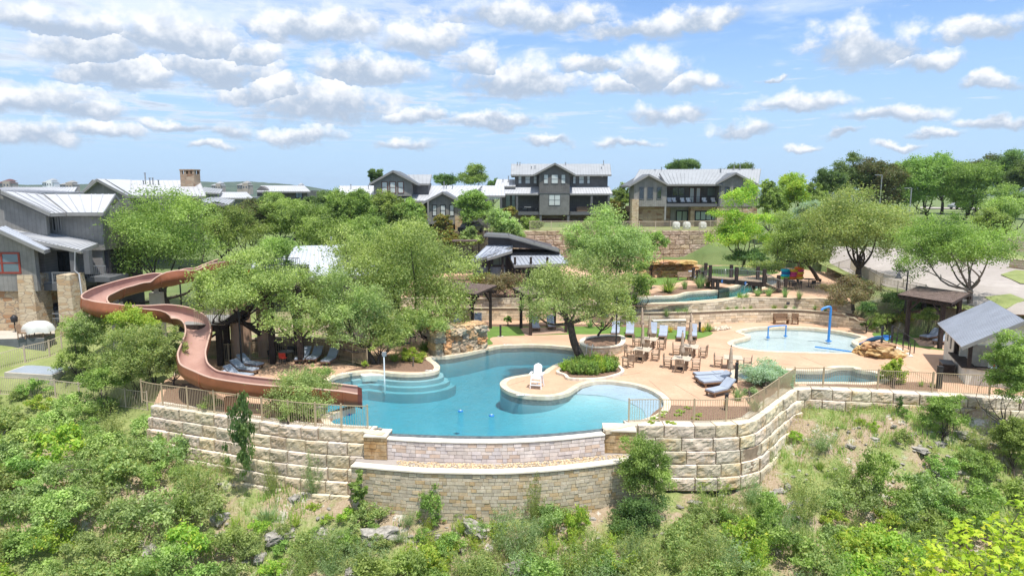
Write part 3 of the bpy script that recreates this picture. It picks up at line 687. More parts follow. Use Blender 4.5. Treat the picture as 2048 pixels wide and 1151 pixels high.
poolset('spa_pool', spa, -1.1, 'pool_water', '', copw=0.45)
tag(flat('rock_border_bed', smooth_closed(PX([(1620,766),(1680,768),(1730,770),(1775,768),(1780,776),(1700,780),(1620,778)], 0), 3), [], 0.012, M['mulch']), kind='structure')
# ---- upper deck with the lazy river
riv_px = [(1200,600),(1235,597),(1269,595),(1318,593),(1352,592),(1376,585),(1400,583),(1422,582),(1450,577),(1472,573),(1482,567),(1490,560),(1500,556),(1540,555),(1560,560),(1548,568),(1530,573),(1516,577),(1501,584),(1482,590),(1469,594),(1422,599),(1370,603),(1318,605),(1271,606),(1230,607),(1200,606)]
riv = smooth_closed(PX(riv_px, UPZ), 3)
tag(flat('upper_deck', upper_poly, [offset(riv, 0.2)], UPZ, M['deck'], thick=1.2), kind='structure')
poolset('lazy_river', riv, UPZ - 1.0, 'river_water', '', copw=0.4, z0=UPZ, bottom=-1.2)
def plane_sheet(name, pxs, z, mat, off=0.006, sm_=True, thick=None):
 p = PX(pxs, z); p = smooth_closed(p, 4) if sm_ else [Vector((q.x, q.y)) for q in p]
 return tag(flat(name, p, [], z + off, M[mat], thick=thick), kind='structure')
plane_sheet('mulch_bed', [(1266,612),(1344,610),(1422,604),(1461,598),(1480,594),(1440,602),(1370,606.5),(1318,609),(1250,610)], UPZ, 'mulch')
plane_sheet('upper_lawn', [(1385,548),(1420,533),(1480,532),(1560,545),(1480,552),(1425,553)], UPZ, 'turf')
plane_sheet('upper_lawn', [(1295,560),(1340,552),(1375,556),(1350,566),(1310,570)], UPZ, 'turf')
plane_sheet('upper_mulch', [(815,594),(1180,595),(1225,594),(1230,570),(1120,552),(900,552)], UPZ, 'mulch', .008)
plane_sheet('upper_mulch', [(1330,580),(1380,570),(1420,572),(1450,573),(1400,580),(1350,588),(1290,592)], UPZ, 'mulch')
# planting terrace between the two stone walls
tb = [Vector((p.x, p.y)) for p in PX([(800,644),(870,641),(1100,641),(1180,643),(1240,648),(1300,651),(1396,649),(1475,645),(1553,644),(1600,645),(1657,650),(1735,660)], 0)]
ter_poly = [p + Vector((0, 0.15)) for p in tb] + [Vector((p.x, p.y + 0.6)) for p in w2base]
tag(flat('terrace_bed', ter_poly, [], 0.86, M['mulch'], thick=0.9), kind='structure')
# turf and garden strips on the pool level
plane_sheet('turf', [(860,668),(870,655),(930,650),(1100,650),(1235,650),(1240,664),(1190,668),(1150,668),(1080,670),(985,674),(985,688),(940,688)], 0, 'turf')
plane_sheet('turf', [(1240,652),(1300,652),(1420,662),(1400,676),(1340,678),(1250,674)], 0, 'turf', 0.005)
plane_sheet('bed_mulch', [(870,645),(1000,648),(1230,648),(1300,650),(1400,655),(1460,658),(1400,663),(1330,658),(1240,653),(1000,652.5),(880,652)], 0, 'mulch', 0.011)
plane_sheet('bed_mulch', [(1328,812),(1400,812),(1480,812),(1520,815),(1500,840),(1400,846),(1300,844)], 0, 'mulch', 0.011)
plane_sheet('bed_mulch', [(1480,762),(1560,766),(1600,772),(1560,798),(1530,818),(1510,800),(1480,780)], 0, 'mulch', 0.008)
plane_sheet('bed_mulch', [(1770,766),(1850,764),(1875,775),(1860,788),(1780,782)], 0, 'mulch', 0.008)
plane_sheet('bed_mulch', [(420,740),(445,735),(425,775),(470,800),(640,820),(655,850),(560,848),(400,825),(330,812),(340,770),(400,765)], 0, 'mulch', 0.009)
plane_sheet('island_bed', [(690,742),(735,738),(800,742),(850,742),(868,735),(866,722),(850,712),(800,706),(745,712),(735,728)], 0, 'mulch', 0.009)
plane_sheet('concrete_path', [(510,818),(640,815),(650,822),(600,832),(440,824),(430,812)], 0, 'deck', 0.018)
tag(flat('lounge_pad', [Vector((p.x, p.y)) for p in PX([(1040,655),(1125,654),(1135,666),(1050,671)], 0)], [], 0.02, M['tan_concrete']), kind='structure')
tag(flat('lounge_pad', [Vector((p.x, p.y)) for p in PX([(885,650),(975,650),(980,662),(880,664)], 0)], [], 0.02, M['tan_concrete']), kind='structure')
tag(flat('turf', smooth_closed(PX([(1750,664),(1840,660),(1900,660),(1905,680),(1860,690),(1890,700),(1820,692),(1760,678)], 0), 4), [], 0.012, M['turf']), kind='structure')
tag(flat('lounge_pad', [Vector((p.x, p.y)) for p in PX([(1825,676),(1885,674),(1892,694),(1840,692)], 0)], [], 0.026, M['tan_concrete']), kind='structure')
# road, kerbs and grass beyond, on the right
def GZ(px, py, z): return G(px, py, z)
road_poly = [GZ(1660,512,4.0), GZ(1700,538,3.4), GZ(1765,565,3.1), GZ(1850,588,2.9), GZ(1990,614,2.8), Vector((60,52,2.6)), Vector((90,60,3)), GZ(2120,540,4.0), GZ(2048,528,4.2), GZ(1985,514,4.3), GZ(1905,506,4.4), GZ(1850,500,4.5), GZ(1760,492,4.6), GZ(1660,488,4.6)]
tag(drape('road', road_poly, 0.10, M['road'], 0.9), kind='structure')
isl = [GZ(1968,597,2.9), GZ(2020,594,2.9), GZ(2052,604,2.8), GZ(2010,612,2.8)]
tag(drape('grass_island', [GZ(2000,560,3.3), GZ(2030,552,3.4), GZ(2140,562,3.3), GZ(2140,580,3.1), GZ(2040,574,3.2)], 0.19, M['lawn'], 0.7), kind='structure')
tag(drape('grass_island', isl, 0.19, M['lawn'], 0.7), kind='structure')
tag(drape('roadside_grass', [GZ(1900,504,4.4), GZ(1985,512,4.4), GZ(2048,524,4.3), GZ(2200,545,4.2), GZ(2200,520,4.6), GZ(2048,514,4.5), GZ(1985,498,4.7), GZ(1930,492,4.8)], 0.16, M['lawn'], 0.9), kind='structure')
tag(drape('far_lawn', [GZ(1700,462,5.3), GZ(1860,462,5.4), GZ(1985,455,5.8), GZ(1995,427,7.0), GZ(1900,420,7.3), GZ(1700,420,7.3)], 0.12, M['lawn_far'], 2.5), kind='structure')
tag(drape('far_lane', [GZ(1840,419.5,7.35), GZ(2000,419.5,7.35), GZ(2000,416,7.5), GZ(1840,416,7.5)], 0.25, M['road'], 6), kind='structure')
tag(drape('bank_grass', [GZ(1600,486,4.3), GZ(1660,515,3.8), GZ(1700,541,3.2), GZ(1765,569,3.0), GZ(1850,592,2.8), GZ(1990,618,2.6), GZ(1900,612,2.5), GZ(1800,590,2.5), GZ(1720,568,2.6), GZ(1640,530,2.8)], 0.14, M['lawn'], 0.7), kind='structure')
tag(drape('bank_mulch', [GZ(1750,632,1.1), GZ(1780,608,2.1), GZ(1850,615,2.2), GZ(1895,630,1.7), GZ(1880,650,.8), GZ(1795,652,.6)], 0.12, M['mulch'], 0.6), kind='structure')
# distant hills
def hill(name, pts, Y, depth, base):
 xs_ = np.linspace(pts[0][0], pts[-1][0], 120); b = MB(); vs = []; n = len(xs_)
 for j, (t, hh) in enumerate(((0, 0.0), (0.25, 0.55), (0.5, 0.85), (1.0, 1.0), (1.4, 0.7))):
  for px in xs_:
   py = np.interp(px, [p[0] for p in pts], [p[1] for p in pts]); top = AT(float(px), float(py), Y); y = Y + depth * (t - 1)
   z = base + (top.z - base) * hh; wob = 3.0 * mnoise.noise(Vector((top.x * 0.02, y * 0.02, 0))) + 1.8 * mnoise.noise(Vector((top.x * 0.09, y * 0.05, 3)))
   vs.append((top.x, y, z + wob * (0.5 + 0.5 * (hh > 0))))
 b.add(vs, [(j * n + i, j * n + i + 1, (j + 1) * n + i + 1, (j + 1) * n + i) for j in range(4) for i in range(n - 1)], True)
 return tag(b.build(name, M['hill'], None), kind='structure')
def hillmat():
 m, nt = newmat('hill'); v = geo(nt); n1 = noisen(nt, 0.05, 5, 0.7, v); n2 = noisen(nt, 0.25, 3, 0.6, v)
 finish(nt, mixn(nt, ramp(nt, n1, 0.35, 0.65), (0.035, 0.060, 0.045), (0.085, 0.12, 0.07)), 1.0, n2, 1.0, 3.0)
hillmat()
hill('hills', [(-500,372),(0,366),(60,371),(120,368),(200,369),(300,366),(420,364),(520,364),(600,370),(660,380),(760,384)], 1500, 500, -12)
hill('hills', [(560,372),(640,382),(800,381),(1000,380),(1400,380),(2300,378)], 1700, 500, -12)
# ================================================================== stone walls
def along(path, n=None):
 """resample a 2D path to cumulative lengths"""
 P_ = [Vector(p[:2]) for p in path]; L = [0]
 for a, c in zip(P_[:-1], P_[1:]): L.append(L[-1] + (c - a).length)
 def at(s):
  s = max(0, min(L[-1], s))
  for i in range(len(P_) - 1):
   if s <= L[i + 1] + 1e-9: t = (s - L[i]) / max(L[i + 1] - L[i], 1e-9); return P_[i].lerp(P_[i + 1], t), (P_[i + 1] - P_[i]).normalized()
  return P_[-1], (P_[-1] - P_[-2]).normalized()
 return at, L[-1]
def big_blocks(name, label, path, ztop, courses, ch, blen, batter, depth, mat, side=-1, cap=None, cat='retaining wall', ncf=None):
 """rustic quarried blocks; side -1: face looks to the right of the path direction"""
 at, L = along(path); t = thing(name, label, cat, (at(L / 2)[0].x, at(L / 2)[0].y, 0))
 b = MB(); r = random.Random(hash(label) % 1000 if False else len(label))
 for k in range(courses):
  z1 = ztop - k * ch; z0 = z1 - ch + 0.035; s = -(r.random() * blen)
  while s < L:
   bl = blen * r.uniform(0.75, 1.2); a, e = max(s, 0), min(s + bl - 0.05, L); s += bl
   if e - a < 0.15: continue
   if ncf and k >= ncf((a + e) / 2 / L): continue
   (pa, ta), (pe, te) = at(a), at(e); nn = [Vector((tt.y, -tt.x)) * (1 if side < 0 else -1) for tt in (ta, te)]
   off = k * batter + r.uniform(-0.04, 0.05); NU, NV = 10, 6; vs = []; sd = r.random() * 50
   hj = r.uniform(-.03, .02); g = r.uniform(0.78, 1.12); b.cur = (g, g * r.uniform(0.94, 1.0), g * r.uniform(0.85, 0.98))
   for j in range(NV + 1):
    for i in range(NU + 1):
     u, v = i / NU, j / NV; p = pa.lerp(pe, u); n2 = nn[0].lerp(nn[1], u)
     edge = min(u, 1 - u) * NU < 0.4 or min(v, 1 - v) * NV < 0.4
     q = 0.0 if edge else 0.035 + 0.06 * mnoise.noise(Vector((u * 3 + sd, v * 2, sd))) + 0.05 * mnoise.noise(Vector((u * 8 + sd, v * 6, sd)))
     q2 = p + n2 * (off + q); vs.append((q2.x, q2.y, z0 + (z1 - z0) * v + (0 if 0 < v < 1 else 0.012 * mnoise.noise(Vector((q2.x * 3, q2.y * 3, 0))))))
   for i in range(NU + 1):      # back edge of the top, and bottom
    u = i / NU; p = pa.lerp(pe, u); n2 = nn[0].lerp(nn[1], u)
    q2 = p + n2 * (off - depth); vs.append((q2.x, q2.y, z1))
   W = NU + 1; fs = [(j * W + i, j * W + i + 1, (j + 1) * W + i + 1, (j + 1) * W + i) for j in range(NV) for i in range(NU)]
   T0 = NV * W; B0 = (NV + 1) * W
   fs += [(T0 + i, T0 + i + 1, B0 + i + 1, B0 + i) for i in range(NU)]
   n0 = len(vs); p0 = pa + nn[0] * (off - depth); p1 = pe + nn[1] * (off - depth); vs += [(p0.x, p0.y, z0), (p1.x, p1.y, z0)]
   fs += [(0, n0, B0) + tuple(j * W for j in range(NV, 0, -1)), tuple(j * W + NU for j in range(NV + 1)) + (B0 + NU, n0 + 1)]
   if side > 0: fs = [f[::-1] for f in fs]
   b.add(vs, fs)
 b.build('stone_blocks', mat, t, True)
 # dark backing seen in the joints
 b = MB(); N = max(int(L / 0.5), 2);
 for k in range(courses):
  z1 = ztop - k * ch - 0.03; z0 = z1 - ch; vs = []
  for i in range(N + 1):
   p, tt = at(L * i / N); nn = Vector((tt.y, -tt.x)) * (1 if side < 0 else -1); f = p + nn * (k * batter - 0.07); q = p + nn * (k * batter - depth)
   vs += [(f.x, f.y, z0), (f.x, f.y, z1), (q.x, q.y, z1)]
  for i in range(N):
   if ncf and k >= ncf((i + .5) / N): continue
   a = i * 3; b.add([vs[a], vs[a + 3], vs[a + 4], vs[a + 1], vs[a + 5], vs[a + 2]], [(0, 1, 2, 3), (3, 2, 4, 5)])
 b.build('backing', M['mortar'], t, True); return t
def small_stones(name, label, path, ztop, zbot, ch, blen, mat, side=-1, capw=0.0, capmat=None, thick=0.35, capo=0.04, cat='stone wall', zt=None, palette=None, parent=None):
 at, L = along(path); t = parent or thing(name, label, cat, (at(L / 2)[0].x, at(L / 2)[0].y, 0))
 b = MB(); r = random.Random(len(label) + 3); nz_ = max(1, int(round((ztop - zbot) / ch)))
 pal = palette or [(1, 1, 1)]
 for k in range(nz_):
  z1 = zbot + (k + 1) * ch; z0 = z1 - ch + 0.022; s = -(r.random() * blen)
  while s < L:
   bl = blen * r.uniform(0.55, 1.35); a, e = max(s, 0), min(s + bl - 0.014, L); s += bl
   if e - a < 0.05: continue
   if zt and z1 > zt((a + e) / 2 / L) + ch * 0.5: continue
   (pa, ta), (pe, te) = at(a), at(e); nn = [Vector((tt.y, -tt.x)) * (1 if side < 0 else -1) for tt in (ta, te)]
   off = r.uniform(0.0, 0.03); g = r.uniform(0.85, 1.12); c = r.choice(pal); b.cur = (g * c[0], g * c[1], g * c[2])
   A, E = pa + nn[0] * off, pe + nn[1] * off; A2, E2 = pa - nn[0] * 0.05, pe - nn[1] * 0.05
   A3, E3 = (A.lerp(E, 0.04), E.lerp(A, 0.04))
   vs = [(A2.x, A2.y, z0), (E2.x, E2.y, z0), (E2.x, E2.y, z1), (A2.x, A2.y, z1), (A.x, A.y, z0), (E.x, E.y, z0), (E.x, E.y, z1), (A.x, A.y, z1)]
   fs = [(4, 5, 6, 7), (3, 7, 6, 2), (0, 1, 5, 4), (0, 4, 7, 3), (1, 2, 6, 5)]
   if side > 0: fs = [f[::-1] for f in fs]
   b.add(vs, fs)
 b.build('stones', mat, t, True)
 b = MB(); c = MB(); N = max(int(L / 0.45), 2); vs = []; cs = []
 for i in range(N + 1):
  p, tt = at(L * i / N); nn = Vector((tt.y, -tt.x)) * (1 if side < 0 else -1); f = p - nn * 0.012; q = p - nn * thick
  h = ztop if not zt else zbot + math.ceil((zt(i / N) - zbot) / ch) * ch
  vs.append(((f.x, f.y, zbot), (f.x, f.y, h - 0.002), (q.x, q.y, h - 0.002), (q.x, q.y, zbot)))
  f = p + nn * (0.03 + capo); q = p - nn * (thick + capo); cs.append(((f.x, f.y, h), (f.x, f.y, h + 0.07), (q.x, q.y, h + 0.07), (q.x, q.y, h)))
 for i in range(N):
  A, B_ = vs[i], vs[i + 1]; b.add(list(A) + list(B_), [(0, 4, 5, 1), (1, 5, 6, 2), (2, 6, 7, 3)] + ([(0, 1, 2, 3)] if i == 0 else []) + ([(4, 7, 6, 5)] if i == N - 1 else []))
  A, B_ = cs[i], cs[i + 1]; g = rnd.uniform(0.9, 1.05); c.cur = (g, g, g * 0.98); c.add(list(A) + list(B_), [(0, 4, 5, 1), (1, 5, 6, 2), (2, 6, 7, 3), (3, 7, 4, 0)] + ([(0, 1, 2, 3)] if i == 0 else []) + ([(4, 7, 6, 5)] if i == N - 1 else []))
 b.build('mortar_core', M['mortar'], t, True)
 if capmat: c.build('capstones', capmat, t, True)
 return t
P2 = lambda pts, z=0.0: [Vector((p.x, p.y)) for p in PX(pts, z)]
left_path = [Vector(p) for p in smooth_open([tuple(p) for p in P2(DECK_F)], 3)]
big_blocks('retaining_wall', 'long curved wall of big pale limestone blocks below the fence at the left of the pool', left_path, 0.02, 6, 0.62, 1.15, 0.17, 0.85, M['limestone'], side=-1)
right_path = [Vector(p) for p in smooth_open([tuple(p) for p in P2([(1255,852)] + DECK_R[1:])], 3)]
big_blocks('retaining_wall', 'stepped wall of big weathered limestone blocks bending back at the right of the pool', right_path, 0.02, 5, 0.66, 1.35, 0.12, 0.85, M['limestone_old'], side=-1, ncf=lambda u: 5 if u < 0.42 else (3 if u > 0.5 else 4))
# infinity edge wall and catch basin
WARM = [(1, 1, 1), (1, 0.97, 0.9), (1.02, 0.93, 0.8), (0.97, 0.97, 0.98), (0.95, 0.95, 0.95), (1.05, 1.0, 0.93), (1, 1, 1), (0.98, 0.98, 1.0), (0.97, 0.82, 0.62)]
PALE = [(1.15, 1.12, 1.12), (1.1, 1.06, 1.02), (1.12, 1.12, 1.16), (1.12, 1.1, 1.08), (1.05, 1.02, 1.02), (1.08, 0.93, 0.8)]
edge = [Vector(p) for p in smooth_open([tuple(p) for p in P2([(776,865),(836,869),(893,871),(1000,872),(1105,867),(1208,857)])], 5)]
edge_f = [p + Vector((0, -0.32)) for p in edge]
t = small_stones('spill_wall', 'low curved wall of pale cut stone under the far spill edge of the pool, smooth white top', edge_f, WL + 0.005 - 0.07, -1.42, 0.19, 0.40, M['spillstone'], side=-1, capmat=M['white_cap'], thick=0.42, capo=0.03, palette=PALE)
basin_f = [p + Vector((0, -1.75)) for p in edge]
basin_path = [basin_f[0] + Vector((-1.55, 0.35))] + basin_f + [basin_f[-1] + Vector((1.5, 0.5))]
small_stones('basin_wall', 'tall curved wall of small tan stones holding the pebble trough below the pool edge', basin_path, -1.18, -4.4, 0.175, 0.36, M['cutstone'], side=-1, capmat=M['capstone'], thick=0.38, capo=0.05, palette=WARM)
# end piers of the spill wall
for (a, lab) in ((edge_f[0], 'small stone pier closing the left end of the pool spill wall'), (edge_f[-1], 'small stone pier closing the right end of the pool spill wall')):
 left = a is edge_f[0]; x0, x1 = (a.x - 1.15, a.x + 0.0) if left else (a.x - 0.05, a.x + 1.6)
 y0 = a.y + (0.02 if left else 0.25)
 t = small_stones('wall_pier', lab, [Vector((x0, y0 - 0.02)), Vector((x1, y0 - 0.15))], -0.08, -2.0, 0.19, 0.4, M['sandrock'], side=-1, capmat=M['capstone'], thick=1.0, capo=0.05, palette=[(1.05, 1.05, 1), (1, 0.9, 0.75), (1.1, 1.1, 1.1)])
b = MB(); n = len(edge_f); vs = [(p.x, p.y + 0.2, -1.24) for p in [basin_path[0] + Vector((0, .9))] + list(edge_f) + [basin_path[-1] + Vector((0, .9))]]; vs2 = [(p.x, p.y + 0.1, -1.24) for p in basin_path]
b.add(vs + vs2, [(i, i + 1, i + 1 + len(vs), i + len(vs)) for i in range(len(vs) - 1)]); tag(b.build('trough_bottom', M['road']), kind='structure')
# pebbles in the trough
b = MB(); r = random.Random(5)
ico = bmesh.new(); bmesh.ops.create_icosphere(ico, subdivisions=1, radius=1); IV = [v.co.copy() for v in ico.verts]; IF = [tuple(v.index for v in f.verts) for f in ico.faces]; ico.free()
at, L = along(edge_f)
for i in range(1700):
 s = r.random() * (L + 1) ; p, _ = at(s - .5); yy = r.uniform(0.12, 1.25)
 if mnoise.noise(Vector((s * 0.45, yy * 0.9, 2))) < -0.12: continue
 g = r.uniform(0.7, 1.25); w = r.random(); b.cur = (g * (1 + .1 * w), g * (1 - .08 * w), g * (0.95 - .28 * w)); a, c, d = r.uniform(.035, .085), r.uniform(.035, .075), r.uniform(.025, .05); x = p.x + r.uniform(-.1, .1) + (s - L if s > L else 0)
 b.add([(x + v.x * a, p.y - yy + v.y * c, -1.22 + v.z * d) for v in IV], IF, True)
tag(b.build('trough_pebbles', M['gravel']), 'tan river pebbles lying in the trough below the pool spill wall', 'pebbles', kind='stuff')
# terrace walls of small blocks behind the deck
TAN = [(1.1, 1.08, 1.06), (1.32, 1.28, 1.24), (0.95, 0.92, 0.88), (1.42, 1.4, 1.38), (1.2, 1.1, .98), (1.3, 1.28, 1.28)]
wall1 = [Vector(p) for p in smooth_open([tuple(p) for p in tb], 5)] + P2([(1751,665)])
small_stones('terrace_wall', 'lower low stone terrace wall curving behind the splash pool and loungers', wall1, 0.9, -0.05, 0.2375, 0.6, M['cutstone'], side=-1, capmat=M['cutstone'], thick=0.3, capo=0.0, palette=TAN, zt=lambda u: 0.9 if u < 0.93 else 0.9 - (u - 0.93) * 10)
wall2 = [Vector((p.x, p.y)) for p in w2base][::-1]
wall2 = [Vector(p) for p in smooth_open([tuple(p) for p in wall2], 4)]
small_stones('terrace_wall', 'upper low stone terrace wall running under the lazy river bank', wall2, UPZ, 0.82, 0.245, 0.6, M['cutstone'], side=-1, capmat=M['cutstone'], thick=0.3, capo=0.0, palette=TAN)
# big back wall below the houses
bw = [(-8,94.5),(8,94.3),(20,94.3),(27,95.5),(31,98)]
b_ = big_blocks('retaining_wall', 'high wall of large brown stone blocks below the terrace of the hilltop houses', [Vector(p) for p in bw], 6.45, 7, 0.66, 1.45, 0.02, 0.8, M['back_stone'] if 'back_stone' in M else simple('back_stone', (0.40, 0.30, 0.215), 0.3, 0.9, 0.9, c2=(0.56, 0.48, 0.39), scale2=3), side=-1)
tag(flat('house_terrace', [Vector((-9,94.7)), Vector((8,94.5)), Vector((20,94.5)), Vector((27,95.7)), Vector((31,98.2)), Vector((40,112)), Vector((-12,125))], [], 6.46, M['lawn']), kind='structure')
# planters with cut stone kerb
def kerb_planter(label, px, z1, w, stones, bedmat, hgt=None):
 p = smooth_closed(PX(px, z1), 5); t = thing('planter', label, 'planter', (sum(q[0] for q in p) / len(p), sum(q[1] for q in p) / len(p), 0))
 p2 = p + [p[0]]
 if area(p) < 0: p2 = p2[::-1]
 if stones: small_stones('', label, p2, z1, 0.0, 0.15, 0.36, M['cutstone'], side=-1, capmat=M['capstone'], thick=0.28, capo=0.02, palette=PALE, parent=t)
 else:
  o = ring('kerb', offset(p, -w), w, 0.0, z1, M['capstone'], None, jitter=0.15); o.parent = t; o.location = -Vector(t.location)
 o = flat('soil', offset(p, -w * 0.8), [], z1 - 0.08, M[bedmat]); o.parent = t; o.location = -Vector(t.location); return t
kerb_planter('low stone kerbed planter of bright green shrubs between the pool bay and the dining tables', bed1_px, 0.16, 0.22, False, 'mulch')
kerb_planter('round raised stone planter of dark mulch behind the leaning tree', bed2_px, 0.55, 0.3, True, 'mulch')
small_stones('stone_ledge', 'short low stone wall with flat cap behind the umbrella loungers', P2([(1306,656),(1340,655),(1372,655)]), 0.62, 0, 0.16, 0.34, M['cutstone'], side=-1, capmat=M['capstone'], thick=0.4, palette=TAN)
small_stones('roadside_wall', 'low stone wall at the right edge across the road', [GZ(1935,500,4.7).xy, GZ(1990,500,4.7).xy, GZ(2060,505,4.6).xy, GZ(2140,510,4.6).xy], 6.3, 4.5, 0.3, 0.8, M['cutstone'], side=-1, capmat=M['cutstone'], thick=0.4, palette=TAN)
small_stones('roadside_wall', 'small stone wall end on the grass across the road at the far right', [GZ(2018,536,4.0).xy, GZ(2060,542,3.9).xy, GZ(2140,552,3.8).xy], 4.9, 3.6, 0.25, 0.7, M['cutstone'], side=-1, capmat=M['cutstone'], thick=0.4, palette=PALE)
# ================================================================== fences
def fence(name, label, pts, h=1.22, gap=0.115, posts=2.4, mat=None, pw=0.06, pic=0.018, rail=0.035, group=None, grounded=True, low=0.1):
 mat = mat or M['fence_paint']; pts = [Vector(p) for p in pts]; t = thing(name, label, 'fence', pts[len(pts) // 2], group=group)
 b = MB(); r = MB(); r2 = MB()
 for a, c in zip(pts[:-1], pts[1:]):
  r.beam(a + Vector((0, 0, h)), c + Vector((0, 0, h)), rail, rail * 1.1); r2.beam(a + Vector((0, 0, low)), c + Vector((0, 0, low)), rail, rail)
  L = (c - a).length; n = max(1, int(L / gap))
  for i in range(n):
   p = a.lerp(c, (i + .5) / n); hw = pic / 2
   b.add([(p.x - hw, p.y - hw, p.z + low), (p.x + hw, p.y - hw, p.z + low), (p.x + hw, p.y + hw, p.z + low), (p.x - hw, p.y + hw, p.z + low), (p.x - hw, p.y - hw, p.z + h), (p.x + hw, p.y - hw, p.z + h), (p.x + hw, p.y + hw, p.z + h), (p.x - hw, p.y + hw, p.z + h)], [(0, 1, 5, 4), (1, 2, 6, 5), (2, 3, 7, 6), (3, 0, 4, 7)])
 b.build('pickets', mat, t, True); r.build('top_rail', mat, t, True); r2.build('bottom_rail', mat, t, True)
 pm = MB(); pm.box((0, 0, h / 2 + 0.0), (pw, pw, h + 0.1)); pm.box((0, 0, h + 0.07), (pw * 1.3, pw * 1.3, 0.03)); o = pm.build('post', mat, t); pme = o.data; first = True
 at_ = [pts[0]]; acc = 0
 for a, c in zip(pts[:-1], pts[1:]):
  L = (c - a).length; n = max(1, round(L / posts))
  for i in range(1, n + 1): at_.append(a.lerp(c, i / n))
 pos = [at_[0]]
 for p in at_[1:]:
  if (p - pos[-1]).length > posts * 0.55: pos.append(p)
 if (pos[-1] - at_[-1]).length > .3: pos.append(at_[-1])
 for p in pos[:95]:
  if first: o.location = p - Vector(t.location); first = False
  else: q = link('post', pme, t); q.location = p - Vector(t.location)
 return t
def sm3(pts, n=3): return [Vector(p) for p in smooth_open([tuple(p) for p in pts], n)]
inset = lambda pts, d: [p + Vector((0, d, 0)) for p in pts]
fence('fence', 'long tan picket fence on the left block wall in front of the brown slide', inset(sm3(PX([(278,806),(300,812),(370,822),(450,834),(520,845),(600,855),(680,861),(733,863)], 0)), 0.35))
fence('fence', 'tan picket fence on the right block wall from pool edge past the spa', inset(sm3(PX([(1259,848),(1300,847),(1370,848),(1430,848),(1500,843)], 0)), 0.3) + inset(PX([(1530,823),(1560,800),(1592,777),(1650,777),(1760,782),(1870,788),(1985,794),(2060,797)], 0), 0.3))
fence('fence', 'curved tan picket fence behind the loungers and the round table at the left deck', sm3(PX([(414,719),(458,722),(490,720),(523,717),(560,714),(600,713),(650,716),(690,722),(735,733)], 0)))
def GT(px, py, z0=0.0): return onground(px, py, z0)
fence('fence', 'pale picket fence along the lower edge of the lawn at the far left', [GT(-60,786), GT(0,790), GT(62,793), GT(112,797), GT(160,803), GT(205,809), GT(252,816), GT(296,822)], mat=M['fence_pale'])
fence('fence', 'pale picket fence crossing the lawn beside the blue grey pad', [GT(-30,755), GT(0,742), GT(51,727), GT(100,715), GT(125,705)], mat=M['fence_pale'])
fence('fence', 'tan picket fence on the terrace in front of the right hilltop house', [Vector((x, y, 6.46)) for x, y in ((15.5,95.6),(20,95.3),(26.5,96.5),(30,98.5))], gap=0.16, posts=2.6, pic=0.03, rail=0.06, mat=M['fence_pale'])
fence('fence', 'pinkish picket fence on the terrace in front of the three storey house', [Vector((x, y, 6.46)) for x, y in ((2.5,96),(5.5,96),(9,96),(12,95.5))], gap=0.16, posts=2.6, pic=0.03, rail=0.06, mat=M['fence_pale'])
fence('fence', 'light picket fence between the planted bank and the road behind the dark pergola', [GT(1655,532,2.8), GT(1700,556,2.8), GT(1760,580,2.8), GT(1830,598,2.7), GT(1900,612,2.6), GT(1960,622,2.6), GT(2060,634,2.4)], mat=M['fence_pale'])
fence('fence', 'light picket fence along the near kerb of the road at right', [GT(1715,545,3.3), GT(1765,568,3), GT(1850,592,2.9), GT(1960,612,2.8), GT(2060,630,2.7)], mat=M['fence_pale'], h=1.0)
fence('fence', 'tan picket fence behind the deck at the slide tower near the big oak', [GT(330,655,1), GT(370,650,1), GT(395,655,1)], mat=M['fence_pale'])
